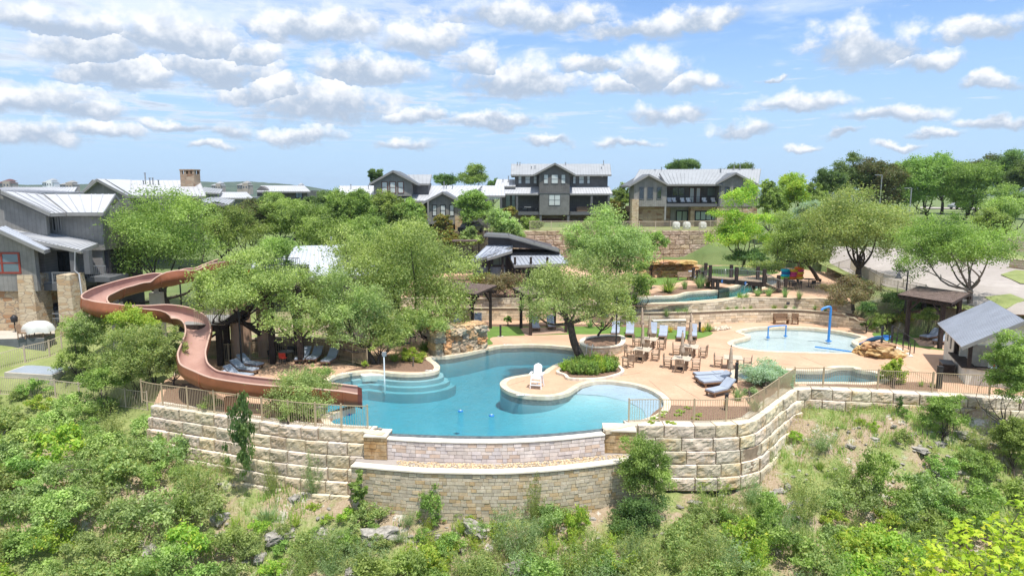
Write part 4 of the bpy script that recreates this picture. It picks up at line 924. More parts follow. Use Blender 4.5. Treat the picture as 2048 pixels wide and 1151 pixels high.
# ================================================================== buildings
class House:
 """all coordinates are photograph pixels read at a stated distance Y"""
 def __init__(s, name, label, Y, px, zb, cat='house'):
  p = AT(px, 460, Y); s.t = thing(name, label, cat, (p.x, Y, zb)); s.Y = Y; s.zb = zb
 def x(s, px, Y=None): return AT(px, 460, Y or s.Y).x
 def z(s, py, Y=None): return AT(1024, py, Y or s.Y).z
 def wall(s, px0, px1, py0, py1, mat, Y=None, d=0.3, name='wall', z0=None):
  Y = Y or s.Y; b = MB(); b.bb(s.x(px0, Y), s.x(px1, Y), Y, Y + d, s.z(py1, Y) if z0 is None else z0, s.z(py0, Y)); return b.build(name, M[mat], s.t, True)
 def base(s, px0, px1, py, Y, d=8.0, mat='fieldstone_far'):
  b = MB(); b.bb(s.x(px0, Y), s.x(px1, Y), Y + .02, Y + d - .1, -1.0, s.z(py, Y)); return b.build('foundation', M[mat], s.t, True)
 def solid(s, poly, mat, Y=None, d=0.3, name='wall'):
  Y = Y or s.Y; n = len(poly); P_ = [(s.x(a, Y), s.z(c, Y)) for a, c in poly]
  t = tessellate_polygon([[Vector((a, c, 0)) for a, c in P_]]); b = MB()
  b.add([(a, Y, c) for a, c in P_] + [(a, Y + d, c) for a, c in P_], [tuple(f) for f in t] + [tuple(i + n for i in f) for f in t] + [(i, (i + 1) % n, (i + 1) % n + n, i + n) for i in range(n)])
  return b.build(name, M[mat], s.t, True)
 def win(s, px0, px1, py0, py1, Y=None, nv=1, nh=1, fm='trim_grey', gm='glass_pale', fw=0.09, name='window', proud=0.06):
  Y = (Y or s.Y); x0, x1, z0, z1 = s.x(px0, Y), s.x(px1, Y), s.z(py1, Y), s.z(py0, Y); y0 = Y - proud
  b = MB(); b.bb(x0, x0 + fw, y0, Y + .05, z0, z1); b.bb(x1 - fw, x1, y0, Y + .05, z0, z1); b.bb(x0 + fw, x1 - fw, y0 + .004, Y + .05, z1 - fw, z1); b.bb(x0 + fw, x1 - fw, y0 + .004, Y + .05, z0, z0 + fw)
  for i in range(1, nv): x = x0 + (x1 - x0) * i / nv; b.bb(x - fw / 2, x + fw / 2, y0 + .006, Y + .05, z0 + fw, z1 - fw)
  for i in range(1, nh): z = z0 + (z1 - z0) * i / nh; b.bb(x0 + fw, x1 - fw, y0 + .012, Y + .05, z - fw / 3, z + fw / 3)
  f = b.build(name, M[fm], s.t, True); f.location = (0, 0, 0)
  g = MB(); g.bb(x0 + fw * .5, x1 - fw * .5, Y - proud * .4, Y + .03, z0 + fw * .5, z1 - fw * .5); o = g.build('pane', M[gm], s.t, True); o.parent = f; return f
 def box(s, name, mat, x0, x1, y0, y1, z0, z1): b = MB(); b.bb(x0, x1, y0, y1, z0, z1); return b.build(name, M[mat], s.t, True)
 def roof(s, quad, mat='roof_pale', th=0.16, rib=0.45, name='roof', ribh=0.05):
  q = [Vector(p) for p in quad]; b = MB(); b.slab(q, th)     # eave-left, eave-right, ridge-right, ridge-left
  L = (q[1] - q[0]).length; n = max(1, int(L / rib)); nrm = (q[1] - q[0]).cross(q[3] - q[0]).normalized()
  if nrm.z < 0: nrm = -nrm
  b.cur = (0.8, 0.8, 0.82)
  for i in range(n + 1):
   u = (i + .02) / (n + .04); b.beam(q[0].lerp(q[1], u) + nrm * ribh * .5, q[3].lerp(q[2], u) + nrm * ribh * .5, 0.045, ribh, up=nrm)
  o = b.build(name, M[mat], s.t, True)
  f = MB(); d = Vector((0, 0, -0.14)); f.beam(q[0] + d, q[1] + d, 0.07, 0.26); f.beam(q[0] + d, q[3] + d, 0.07, 0.24); f.beam(q[1] + d, q[2] + d, 0.07, 0.24)
  e = f.build('fascia', M['trim_light'], s.t, True); e.parent = o; o.location = (0, 0, 0); return o
 def gable(s, pL, pk, pR, Y, back, mat='roof_pale', over=0.5, th=0.14, rib=0.45):
  """gable roof facing the camera, ridge running away: pL / pk / pR are (px, py) of left eave, peak, right eave at Y"""
  A, K_, B_ = AT(*pL, Y), AT(*pk, Y), AT(*pR, Y); A.y = K_.y = B_.y = Y - over; d = Vector((0, back + over, 0))
  s.roof([A, A + d, K_ + d, K_], mat, th, rib); s.roof([B_ + d, B_, K_, K_ + d], mat, th, rib)
 def post(s, px, py0, py1, Y, w=0.3, mat='trim_grey', name='post'):
  b = MB(); x = s.x(px, Y); b.bb(x - w / 2, x + w / 2, Y - w / 2, Y + w / 2, s.z(py1, Y), s.z(py0, Y)); return b.build(name, M[mat], s.t, True)
 def rail(s, px0, px1, Y, z, h=1.0, mat='dark_metal', gap=0.13, name='railing'):
  b = MB(); a = Vector((s.x(px0, Y), Y, z)); c = Vector((s.x(px1, Y), Y, z)); b.beam(a + Vector((0, 0, h)), c + Vector((0, 0, h)), .05); b.beam(a + Vector((0, 0, .08)), c + Vector((0, 0, .08)), .04)
  n = int((c - a).length / gap)
  for i in range(n + 1): p = a.lerp(c, i / n); b.beam(p + Vector((0, 0, .08)), p + Vector((0, 0, h)), 0.016)
  return b.build(name, M[mat], s.t, True)
 def vents(s, pts, Y, mat='roof_grey'):
  for (px, py, h) in pts:
   p = AT(px, py, Y); b = MB(); b.cyl((p.x, p.y, p.z - .3), .07, h + .3, 8); b.cyl((p.x, p.y, p.z + h - 0.02), .12, .07, 8); b.build('roof_vent', M[mat], s.t, True)
# ---- three storey house
h = House('house', 'dark grey three storey house with a front gable bay and pale metal roofs', 112, 1105, 6.4)
Y = 112
h.wall(1030, 1213.5, 348, 372.5, 'board_dark', Y + 1.2, d=9, z0=9); h.wall(1002, 1216, 384, 424, 'board_dark', Y + 1.4, d=8.5)
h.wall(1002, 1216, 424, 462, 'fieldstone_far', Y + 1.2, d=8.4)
h.solid([(1078, 430), (1138.5, 430), (1138.5, 345.5), (1109.5, 329), (1078, 345.5)], 'board_dark', Y - 1.5, 2.8, 'bay_wall')
h.wall(1079, 1137.6, 386.8, 429.6, 'clap_grey', Y - 1.56, d=.05, name='cladding'); h.wall(1077.5, 1139, 385.6, 387, 'trim_grey', Y - 1.62, d=.1, name='trim_band')
h.gable((1067.8, 348.8), (1109.5, 326.2), (1150.5, 348.8), Y - 1.5, 7, 'roof_grey')
zr, ze = h.z(327, Y + 4), h.z(349, Y)
h.roof([(h.x(1022), Y + .4, ze), (h.x(1221), Y + .4, ze), (h.x(1218, Y + 5), Y + 5.4, zr), (h.x(1023, Y + 5), Y + 5.4, zr)], 'roof_grey')
h.roof([(h.x(1218, Y + 5), Y + 10.6, ze), (h.x(1023, Y + 5), Y + 10.6, ze), (h.x(1023, Y + 5), Y + 5.44, zr), (h.x(1218, Y + 5), Y + 5.44, zr)], 'roof_grey')
for a, c in ((992, 1080), (1138, 1221.5)):
 h.roof([(h.x(a, Y), Y - 1.2, h.z(387, Y - 1)), (h.x(c, Y), Y - 1.2, h.z(387, Y - 1)), (h.x(c - 3 if a > 1100 else c, Y), Y + 1.4, h.z(372.3, Y + 1)), (h.x(a + 11 if a < 1100 else a, Y), Y + 1.4, h.z(372.3, Y + 1))], 'roof_pale')
h.roof([(h.x(990), Y + .2, h.z(372, Y)), (h.x(1031), Y + .2, h.z(372, Y)), (h.x(1031), Y + 5, h.z(359, Y + 5)), (h.x(993), Y + 5, h.z(358, Y + 5))], 'roof_pale')
for a, c in ((1036, 1043.5), (1049.5, 1060.5), (1066, 1073.5), (1144, 1151), (1156, 1167), (1172, 1179)): h.win(a, c, 350.4, 367.8, Y + 1.2, 1, 2)
h.win(1200, 1205, 351, 355, Y + 1.2)
for a, c in ((1086.5, 1096), (1101.5, 1115.7), (1121, 1130.3)): h.win(a, c, 348.5, 367.5, Y - 1.5, 1, 2)
h.win(1097, 1120.5, 388.6, 411, Y - 1.56, 2, 2)
for a, c, m_ in ((1011, 1021, 'glass_green'), (1023, 1032, 'glass_green'), (1044, 1054, 'glass_pale'), (1069, 1075, 'glass_pale'), (1154, 1164, 'glass_green'), (1166, 1169, 'glass_pale'), (1171, 1182, 'glass_dark'), (1185, 1188, 'glass_green'), (1190, 1200.5, 'glass_green')): h.win(a, c, 389, 414 if m_ != 'glass_pale' else 419, Y + 1.4, 1, 2 if m_ == 'glass_green' else 1, gm=m_)
for a, c in ((1036, 1078), (1138.6, 1216)):
 h.box('balcony_floor', 'trim_grey', h.x(a), h.x(c), Y - 1.3, Y + 1.35, h.z(429.5, Y - 1), h.z(423.5, Y - 1)); h.rail(a, c, Y - 1.2, h.z(423.5, Y - 1), 1.0)
for px, a, c in ((1002, 387, 460), (1034, 387, 423.5), (1182, 387, 445), (1216, 387, 455)): h.post(px, a, c, Y - 1.0, 0.34)
for px in (1081, 1136): h.post(px, 429.6, 458, Y - 1.3, 0.36)
h.wall(1083, 1131, 437, 461, 'red_brown', Y + 1.18, d=.05, name='door_frame')
for i in range(4): h.win(1084 + i * 11.8, 1094.3 + i * 11.8, 438.5, 460, Y + 1.14, 1, 1, 'red_brown', 'glass_green', 0.2, name='door')
h.vents([(1035, 331, .5), (1040, 331, .5), (1131, 331, .5), (1207, 330, .7)], Y + 4.6); h.vents([(1063, 336, .25), (1070, 335, .25), (1203, 338, .3), (1006, 365, .5), (1017, 363, .9)], Y + 3)
# furniture on its porches
def porch_seat(name, label, x, y, z, w, mat, cat='outdoor sofa'):
 t = thing(name, label, cat, (x, y, z)); b = MB(); b.box((0, 0, .22), (w, .7, .3)); b.box((0, .33, .5), (w, .14, .5)); b.box((-w / 2, 0, .35), (.12, .7, .5)); b.box((w / 2, 0, .35), (.12, .7, .5)); b.build('frame', M['wicker'], t)
 b = MB(); b.box((0, -.03, .42), (w - .2, .6, .12)); b.box((0, .22, .62), (w - .2, .12, .36)); b.build('cushions', M[mat], t)
porch_seat('outdoor_sofa', 'brown sofa on the right porch of the three storey house', h.x(1166), Y - .1, h.z(423.5, Y - 1), 2.1, 'wicker')
t = thing('patio_table', 'small white topped table on the left porch of the three storey house', 'table', (h.x(1055), Y - .3, h.z(423.5, Y - 1))); b = MB(); b.box((0, 0, .74), (1.1, .7, .05)); b.build('table_top', M['white_plastic'], t); b = MB(); b.cyl((0, 0, 0), .05, .72, 8); b.build('leg', M['dark_metal'], t)
# ---- right hilltop house
h = House('house', 'two storey grey house with twin gables and a covered balcony at right', 104, 1390, 6.4); Y = 104
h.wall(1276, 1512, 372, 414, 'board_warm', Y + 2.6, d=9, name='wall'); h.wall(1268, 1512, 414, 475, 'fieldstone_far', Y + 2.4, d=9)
h.solid([(1266, 413), (1327.7, 413), (1327.7, 366.5), (1296.5, 350.5), (1266, 367)], 'board_warm', Y - .4, 3.2, 'bay_wall')
h.solid([(1437, 413), (1504, 413), (1504, 367), (1470, 348.5), (1437, 365.5)], 'board_warm', Y - .4, 3.2, 'bay_wall')
h.wall(1262, 1327, 413.4, 475, 'fieldstone_far', Y + .9, d=1.5); h.wall(1380, 1436, 413.4, 421, 'fieldstone_far', Y + .7, d=1.6, name='lintel'); h.wall(1380, 1388, 421, 460, 'fieldstone_far', Y + .7, d=1.6)
h.wall(1433, 1502, 413.4, 475, 'column_stone', Y - .3, d=2.6)
h.gable((1256.5, 371), (1296.5, 348.2), (1333.6, 367.2), Y - .4, 7, 'roof_grey'); h.gable((1431, 366), (1470, 345.2), (1518.5, 370.4), Y - .4, 7, 'roof_grey')
h.roof([(h.x(1328), Y - .7, h.z(368, Y)), (h.x(1437), Y - .7, h.z(368, Y)), (h.x(1466, Y + 3), Y + 3.6, h.z(345.3, Y + 3)), (h.x(1317, Y + 3), Y + 3.6, h.z(345.5, Y + 3))], 'roof_grey')
h.roof([(h.x(1262), Y + 1.0, h.z(369, Y + 1)), (h.x(1516.5), Y + 1.0, h.z(369, Y + 1)), (h.x(1517, Y + 6), Y + 6.4, h.z(337.5, Y + 6)), (h.x(1277, Y + 6), Y + 6.4, h.z(338.8, Y + 6))], 'roof_grey')
h.roof([(h.x(1517, Y + 6), Y + 12, h.z(369, Y + 6)), (h.x(1277, Y + 6), Y + 12, h.z(369, Y + 6)), (h.x(1277, Y + 6), Y + 6.45, h.z(338.8, Y + 6)), (h.x(1517, Y + 6), Y + 6.45, h.z(337.5, Y + 6))], 'roof_grey')
for a, c in ((1276, 1286.4), (1291.8, 1304.6), (1310.7, 1321)): h.win(a, c, 373.8, 398.5, Y - .4, 1, 1, gm='glass_dark')
for a, c in ((1445, 1456.8), (1463.2, 1474.5), (1481, 1491)): h.win(a, c, 373, 397, Y - .4, 1, 1, gm='glass_dark')
h.wall(1327.7, 1437, 368, 406, 'board_dark', Y + 2.5, d=.08, name='balcony_wall')
for a, c, p0, p1, m_, f_ in ((1342, 1366, 375, 392, 'glass_dark', 'trim_grey'), (1376, 1386, 375, 406, 'glass_pale', 'red_brown'), (1389, 1398.5, 375, 406, 'glass_pale', 'red_brown'), (1411, 1435, 375, 392, 'glass_green', 'trim_grey')): h.win(a, c, p0, p1, Y + 2.5, 2 if c - a > 15 else 1, 1, f_, m_)
h.box('balcony_floor', 'trim_grey', h.x(1328), h.x(1436.8), Y - .2, Y + 2.45, h.z(413, Y), h.z(407, Y)); h.rail(1328, 1436.8, Y - .15, h.z(407, Y), 1.05, gap=.3)
h.wall(1327, 1433, 366.5, 371.5, 'trim_grey', Y - .25, d=.2, name='beam')
h.post(1329, 371, 440, Y - .1, .26, 'trim_light'); h.post(1436, 371, 413, Y - .3, .26)
b = MB(); x0 = h.x(1261); b.prism([(x0, Y - .8), (x0 + 1.0, Y - .8), (x0 + 1.0, Y + .8), (x0, Y + .8)], 6.2, h.z(398, Y)); b.build('stone_pillar', M['column_stone'], h.t, True)
h.wall(1340, 1380, 414, 460, 'board_warm', Y + 2.2, d=.1, name='recess_wall')
h.win(1351, 1375, 421, 443, Y + 2.1, 2, 1, 'black', 'glass_green', .14, name='door'); h.win(1388.5, 1433, 421.5, 441, Y + .72, 4, 1, 'black', 'glass_green', .14)
h.vents([(1310, 343, .3), (1323, 341, .5), (1468, 337, .5), (1480, 336, .5), (1506, 337, .5)], Y + 6); b = MB(); p = AT(1441, 345, Y + 3.7); b.cyl((p.x, p.y, p.z - .4), .14, 1.0, 8); b.build('flue', M['galv'], h.t, True)
for i, (px, c) in enumerate(((1340, 'far left'), (1349, 'second from left'), (1366, 'middle'), (1378, 'just left of the door'), (1410, 'just right of the door'), (1428, 'far right'))):
 z = h.z(407, Y); t = thing('balcony_chair', 'dark balcony chair with white cushions, %s on the balcony' % c, 'chair', (h.x(px), Y + 1, z), group='balcony chairs of the right house')
 b = MB(); b.box((0, 0, .2), (.75, .7, .12)); b.box((0, .35, .5), (.75, .08, .6)); b.box((-.38, 0, .4), (.07, .7, .3)); b.box((.38, 0, .4), (.07, .7, .3)); b.build('frame', M['trim_grey'], t); b = MB(); b.box((0, 0, .33), (.62, .6, .14)); b.box((0, .27, .62), (.62, .12, .5), rx=-.2); b.build('cushion', M['white_plastic'], t)
for px, c in ((1352, 'left'), (1373, 'middle'), (1405, 'right')):
 t = thing('covered_armchair', 'round white covered armchair on the terrace behind the fence, the %s one' % c, 'armchair', (h.x(px, 99), 99, 6.46), group='covered terrace armchairs')
 b = MB(); b.lathe((0, 0, 0), [(.52, 0), (.58, .35), (.55, .8), (.4, .98), (.2, 1.02), (0, 1.0)], 14); b.build('cover', M['cover_cloth'], t); b = MB(); b.box((0, -.45, .35), (.7, .2, .2)); b.build('seat', M['white_plastic'], t)
# ---- long low house at left centre
h = House('house', 'long grey house with pale roof and a boxy upper storey with three windows', 100, 800, 4.0); Y = 100
h.wall(690, 985, 400, 450, 'board_dark', Y + 1, d=9); h.wall(750, 825, 365, 392, 'board_warm', Y - .5, d=5); h.solid([(750, 392), (825, 392), (825, 363), (786.8, 345), (750, 363)], 'board_warm', Y - .8, .3)
h.wall(825, 858, 366, 392, 'board_dark', Y + 1, d=4)
h.gable((739.8, 367), (786.8, 341), (837, 367.4), Y - .8, 6, 'roof_grey')
h.roof([(h.x(820), Y + .5, h.z(367, Y)), (h.x(860), Y + .5, h.z(367, Y)), (h.x(857), Y + 5, h.z(348.5, Y + 4)), (h.x(800), Y + 5, h.z(349, Y + 4))], 'roof_grey')
h.roof([(h.x(682), Y - 1.5, h.z(401, Y - 1)), (h.x(935), Y - 1.5, h.z(401, Y - 1)), (h.x(965, Y + 5), Y + 5, h.z(371, Y + 5)), (h.x(682, Y + 5), Y + 5, h.z(371.5, Y + 5))], 'roof_pale')
h.roof([(h.x(920), Y + 2, h.z(391, Y + 1)), (h.x(1010), Y + 2, h.z(391, Y + 1)), (h.x(1008, Y + 6), Y + 7, h.z(371, Y + 6)), (h.x(920, Y + 6), Y + 7, h.z(371, Y + 6))], 'roof_pale')
for a, c in ((765.5, 777.6), (781.6, 793.8), (797.6, 809.5)): h.win(a, c, 363, 386.5, Y - .8, 1, 2, 'red_brown')
h.solid([(856, 448), (918.5, 448), (918.5, 402), (886, 386.5), (856, 402)], 'board_warm', Y - 4, 4.5, 'bay_wall'); h.gable((843.6, 406), (885.8, 383.5), (925.5, 404), Y - 4, 6, 'roof_grey')
for a, c in ((865, 874.6), (881, 892), (899.5, 909)): h.win(a, c, 409.4, 432, Y - 4, 1, 2, 'black')
h.solid([(690, 432), (730, 432), (730, 401), (710, 387), (690, 401)], 'board_dark', Y - 3.6, 3.6, 'bay_wall'); h.gable((681, 403), (712, 382.8), (736, 397), Y - 3.6, 6, 'roof_grey')
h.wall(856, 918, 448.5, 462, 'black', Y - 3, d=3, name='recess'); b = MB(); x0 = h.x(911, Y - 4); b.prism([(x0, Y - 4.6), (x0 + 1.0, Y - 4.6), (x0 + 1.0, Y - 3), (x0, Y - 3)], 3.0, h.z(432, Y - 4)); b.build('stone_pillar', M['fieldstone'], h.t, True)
h.post(857, 403, 462, Y - 5, .22, 'trim_light'); h.rail(845, 856, Y - 4.5, h.z(446, Y - 4), 1); h.vents([(702, 377, .6), (737, 380, .7), (849, 383, .5), (893, 376, .5), (905, 378, .5), (888, 372, .6)], Y + 3.5)
h.base(690, 985, 450, Y + 1, 9, 'board_dark'); h.base(856, 918.5, 462, Y - 2.9, 6)
# ---- small pale roofed house left of it
h = House('house', 'small dark house with low pale hip roof and one blue window, left of centre', 130, 570, 5.0); Y = 130
h.wall(528, 617, 381, 400, 'board_dark', Y + 1, d=8); h.roof([(h.x(520), Y - .6, h.z(382.5, Y)), (h.x(626), Y - .6, h.z(382.5, Y)), (h.x(612, Y + 4), Y + 4, h.z(371, Y + 4)), (h.x(527, Y + 4), Y + 4, h.z(371, Y + 4))], 'roof_pale'); h.win(594, 608, 384, 396, Y + 1, 2, 1, 'black', 'glass_blue')
h.solid([(518, 398), (545, 398), (545, 382), (526, 372), (518, 379)], 'board_dark', Y, 2, 'gable_wall')
h.base(528, 617, 400, Y + 1, 8, 'board_dark')
h = House('house', 'blue grey house with flat pale roof right of the stone chimney', 120, 470, 5.0); Y = 120
h.wall(438, 506, 394, 412, 'board_blue', Y + 1, d=8); h.roof([(h.x(434), Y - .4, h.z(395.5, Y)), (h.x(511), Y - .4, h.z(395.5, Y)), (h.x(497, Y + 4), Y + 4, h.z(384, Y + 4)), (h.x(437, Y + 4), Y + 4, h.z(384, Y + 4))], 'roof_pale')
h.wall(400, 438, 388, 400, 'board_blue', Y + 1.5, d=5); h.roof([(h.x(399), Y, h.z(384.5, Y)), (h.x(445), Y, h.z(386, Y)), (h.x(436), Y + 3, h.z(378, Y + 3)), (h.x(399), Y + 3, h.z(374, Y + 3))], 'roof_grey')
h.base(438, 506, 412, Y + 1, 8, 'board_blue'); h.base(400, 438, 400, Y + 1.5, 5, 'board_blue')
h = House('porch', 'dark open timber porch end just right of the long roofed building', 95, 435, 4.0, 'porch'); Y = 95
h.roof([(h.x(402), Y - 1, h.z(402, Y)), (h.x(466), Y - 1, h.z(410, Y)), (h.x(450), Y + 4, h.z(399, Y + 4)), (h.x(402), Y + 4, h.z(394, Y + 4))], 'roof_grey'); h.post(430, 404, 430, Y - .6, .3, 'black'); h.post(455, 408, 430, Y - .6, .3, 'black'); h.wall(402, 460, 408, 430, 'board_blue', Y + 3, d=.3)
b = MB(); b.beam(AT(404, 406, Y - .6), AT(462, 420, Y - .6), .2); b.beam(AT(430, 404, Y - .6), AT(462, 412, Y - .6), .2); b.build('truss', M['black'], h.t, True)
# ---- long roofed building with the stone chimney
h = House('lodge', 'long building with pale metal roof and square stone chimney behind the big oak', 78, 290, 3.5, 'lodge'); Y = 78
h.solid([(172, 420), (258, 420), (258, 392), (193, 359), (172, 382)], 'board_warm', Y - 2.5, .4, 'gable_wall'); h.wall(172, 262, 391, 430, 'board_warm', Y - 2.4, d=9)
E1 = AT(262, 390.8, Y - 3); E2 = AT(412, 391.8, Y - 3); R2 = AT(399, 363, Y + 3); R1 = AT(193.5, 357.6, Y + 3); R1.z = R2.z = (R1.z + R2.z) / 2
h.roof([E1, E2, R2, Vector((AT(193, 357, Y - 2.9).x, Y + 3, R2.z))], 'roof_pale', rib=.5)
A = AT(163, 384, Y - 3); K_ = AT(193.5, 357.8, Y - 3); h.roof([A + Vector((0, 9, 0)), A, K_, K_ + Vector((0, 6, 0))], 'roof_pale'); h.roof([AT(258, 390.6, Y - 3), AT(262, 390.8, Y - 3), K_ + Vector((.4, 6, 0)), K_], 'roof_pale')
h.roof([AT(256, 390.8, Y - 3.04), E1 + Vector((.2, 0, 0)), K_ + Vector((.8, .2, 0)), K_ + Vector((0, 0, 0.02))], 'roof_pale')
b = MB(); q = AT(382, 375, Y + 1.2); wx = AT(396, 375, Y + 1.2).x - AT(368, 375, Y + 1.2).x; zt_ = AT(382, 341, Y + 1).z
b.box((q.x, q.y, (zt_ - .4 + 6) / 2), (wx, 1.5, zt_ - .4 - 6)); b.build('chimney', M['fieldstone_far'], h.t, True)
b = MB()
for dx in (-wx / 2 + .12, -.25, .25, wx / 2 - .12):
 for dy in (-.6, .6): b.box((q.x + dx, q.y + dy, zt_ - .2), (.24, .3, .42))
b.box((q.x, q.y, zt_ + .06), (wx + .1, 1.6, .14)); b.build('chimney_cap', M['fieldstone_far'], h.t, True)
h.vents([(291, 362, .9), (300, 365, .5), (306, 365, .5), (287, 367, .3), (317, 366, .3)], Y + 1.2, 'galv')
h.base(172, 262, 430, Y - 2.4, 9, 'board_dark')
h = House('house', 'far low building with a long pale roof at the left edge', 92, 90, 3.5, 'building'); Y = 92
h.wall(30, 160, 385, 398, 'board_blue', Y + 1, d=6); h.roof([(h.x(-20), Y - 1, h.z(385.5, Y)), (h.x(163), Y - 1, h.z(385.5, Y)), (h.x(162, Y + 4), Y + 4, h.z(374, Y + 4)), (h.x(20, Y + 4), Y + 4, h.z(374, Y + 4))], 'roof_pale')
h.base(30, 160, 398, Y + 1, 6, 'board_dark')
# ---- big building at the left edge
h = House('lodge', 'large grey wooden building on stone base at the left edge with balcony recess', 52, 60, 1.3, 'building'); Y = 52
h.solid([(-120, 470), (94, 470), (94, 427), (0, 383), (-120, 330)], 'board_warm', Y + 1.2, .35, 'wall'); h.wall(-120, 94, 468, 600, 'board_warm', Y + 3.5, d=5, name='wall')
h.wall(93, 206, 424, 500, 'board_warm', Y + 2.4, d=5)
h.wall(140, 212, 500, 662, 'board_black', Y + 3.4, d=5)
# upper roof planes
h.roof([AT(100, 426, Y + .6), AT(137, 424.6, Y + 2), AT(90, 388.2, Y + 6.5), AT(2, 381, Y + .6)], 'roof_pale', rib=.3)
h.roof([AT(2, 381, Y + .6), AT(90, 388, Y + 6.5), AT(167, 384.6, Y + 10), AT(60, 380, Y + 10)], 'roof_pale', rib=.5)
h.roof([AT(-120, 335, Y + .6), AT(-60, 372, Y + .4), AT(2, 381, Y + 6), AT(-60, 355, Y + 6)], 'roof_pale')
h.roof([AT(134, 424.6, Y + 1.7), AT(207.5, 424.6, Y + 1.7), AT(230.5, 388.2, Y + 6), AT(88, 388, Y + 6)], 'roof_pale', rib=.42)
h.roof([AT(242, 403.5, Y + 8.3), AT(207, 404, Y + 8.3), AT(190, 388.2, Y + 6.02), AT(230.5, 388.2, Y + 6.02)], 'roof_pale')
g0, g1, g2 = AT(205, 426, Y + 2.5), AT(226, 392, Y + 6), AT(238, 406, Y + 8)
b = MB(); b.add([(g0.x, g0.y, g0.z), (g0.x, 60, g0.z), (g0.x, 58, g1.z)], [(0, 1, 2)]); b.bb(g0.x - .2, g0.x, Y + 2.5, 60, h.z(480, Y + 2), g0.z); b.build('gable_wall', M['board_warm'], h.t, True)
for a, c in ((94.5, 103), (105, 115), (117, 125)): h.win(a, c, 429, 463, Y + 2.38, 1, 1, 'trim_light', 'glass_dark', .12)
b = MB(); b.beam(AT(0, 384, Y + .9), AT(100, 429, Y + .9), .12, .42); b.beam(AT(0, 384, Y + .9), AT(-120, 338, Y + .9), .12, .42); b.build('bargeboard', M['trim_grey'], h.t, True)
# skirt roof between the storeys
h.roof([AT(0, 465, Y - .6), AT(163, 500, Y - .6), AT(196, 487, Y + 1.8), AT(126, 466, Y + 3.4)], 'roof_pale', rib=.3); h.roof([AT(-60, 452, Y - .6), AT(2, 465.3, Y - .6), AT(127, 466, Y + 3.4), AT(0, 447, Y + 3.2)], 'roof_pale', rib=.4)
h.roof([AT(88, 500, Y - 2.2), AT(100, 497, Y - .5), AT(10, 452, Y - .5), AT(-10, 455, Y - 2.2)], 'roof_white', rib=.5)
h.solid([(0, 466), (70, 499), (141, 501), (163, 503), (0, 470)], 'clap_left', Y - .3, .1, 'soffit_wall')
h.solid([(-120, 582), (64, 582), (64, 494), (0, 464), (-120, 410)], 'board_warm', Y - 1.6, .4, 'bay_wall'); h.win(-40, 34.5, 504, 547, Y - 1.6, 2, 2, 'red_frame', 'glass_blue', .14)
h.wall(-120, 60, 581.5, 662, 'fieldstone', Y - 1.4, d=4, name='stone_wall')
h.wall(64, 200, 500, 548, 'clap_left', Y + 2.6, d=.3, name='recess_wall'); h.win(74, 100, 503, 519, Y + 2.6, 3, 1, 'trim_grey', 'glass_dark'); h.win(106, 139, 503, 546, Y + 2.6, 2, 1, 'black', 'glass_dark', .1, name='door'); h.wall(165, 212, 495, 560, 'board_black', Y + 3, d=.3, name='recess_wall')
h.wall(64, 82, 498, 581, 'clap_left', Y + .9, d=1.6, name='wall')
for px, w in ((143, .42), (171, .42)): h.post(px, 500, 547, Y - .2, w, 'trim_grey')
h.box('balcony_floor', 'trim_grey', h.x(78), h.x(136), Y - .6, Y + 3, h.z(578.5, Y), h.z(565, Y)); h.rail(77, 134, Y - .5, h.z(565, Y), .85, 'galv', .12)
b = MB(); z0 = h.z(565, Y)
for i in range(6): b.beam((h.x(77), Y - .5, z0 + .12 + i * .12), (h.x(134), Y - .5, z0 + .12 + i * .12), .014)
b.beam((h.x(105), Y - .52, z0), (h.x(105), Y - .52, z0 + .85), .05); b.build('railing_mesh', M['galv'], h.t, True)
h.box('deck_edge', 'trim_grey', h.x(158), h.x(205), Y + .4, Y + 3, h.z(565, Y), h.z(556, Y)); h.rail(160, 205, Y + .5, h.z(556, Y), .9, 'galv', .14)
for (a, c, d_, e_) in ((57, 86, 57, 93), (134, 159, 134, 166)):
 b = MB(); zt_, zb_ = h.z(547, Y - .8), 1.0; x0, x1, x2, x3 = h.x(a), h.x(c), h.x(d_), h.x(e_)
 b.add([(x2, Y - 1.9, zb_), (x3, Y - 1.9, zb_), (x3, Y + .1, zb_), (x2, Y + .1, zb_), (x0, Y - 1.7, zt_), (x1, Y - 1.7, zt_), (x1, Y + .1, zt_), (x0, Y + .1, zt_)], [(0, 1, 5, 4), (1, 2, 6, 5), (2, 3, 7, 6), (3, 0, 4, 7), (4, 5, 6, 7)]); b.build('stone_column', M['column_stone'], h.t, True)
h.wall(86, 137, 578, 662, 'fieldstone_far', Y + 1.8, d=.3, name='grotto_wall')
b = MB(); b.tube([AT(162, 502, Y - .8), AT(151, 503, Y - .8), AT(149, 540, Y - .8), AT(158, 548, Y - .9), AT(168, 620, Y - 2)], .06, 8); b.build('downspout', M['galv'], h.t, True)
t = thing('grill', 'dark domed grill in the stone recess under the balcony', 'grill', AT(115, 640, Y + .6)); b = MB(); b.lathe((0, 0, .85), [(.55, 0), (.6, .1), (.5, .35), (.3, .48), (0, .52)], 14); b.build('lid', M['black'], t); b = MB(); b.box((0, 0, .42), (1.2, .7, .85)); b.build('cabinet', M['galv'], t)
h.wall(88, 137, 626, 627.5, 'galv', Y - .9, d=.05, name='rail_top'); h.rail(88, 137, Y - .9, 1.5, .85, 'galv', .12)
b = MB(); b.bb(h.x(-60), h.x(2), Y - 1.5, Y - 1.42, h.z(648, Y), h.z(597, Y)); b.build('shutter', M['trim_grey'], h.t, True)
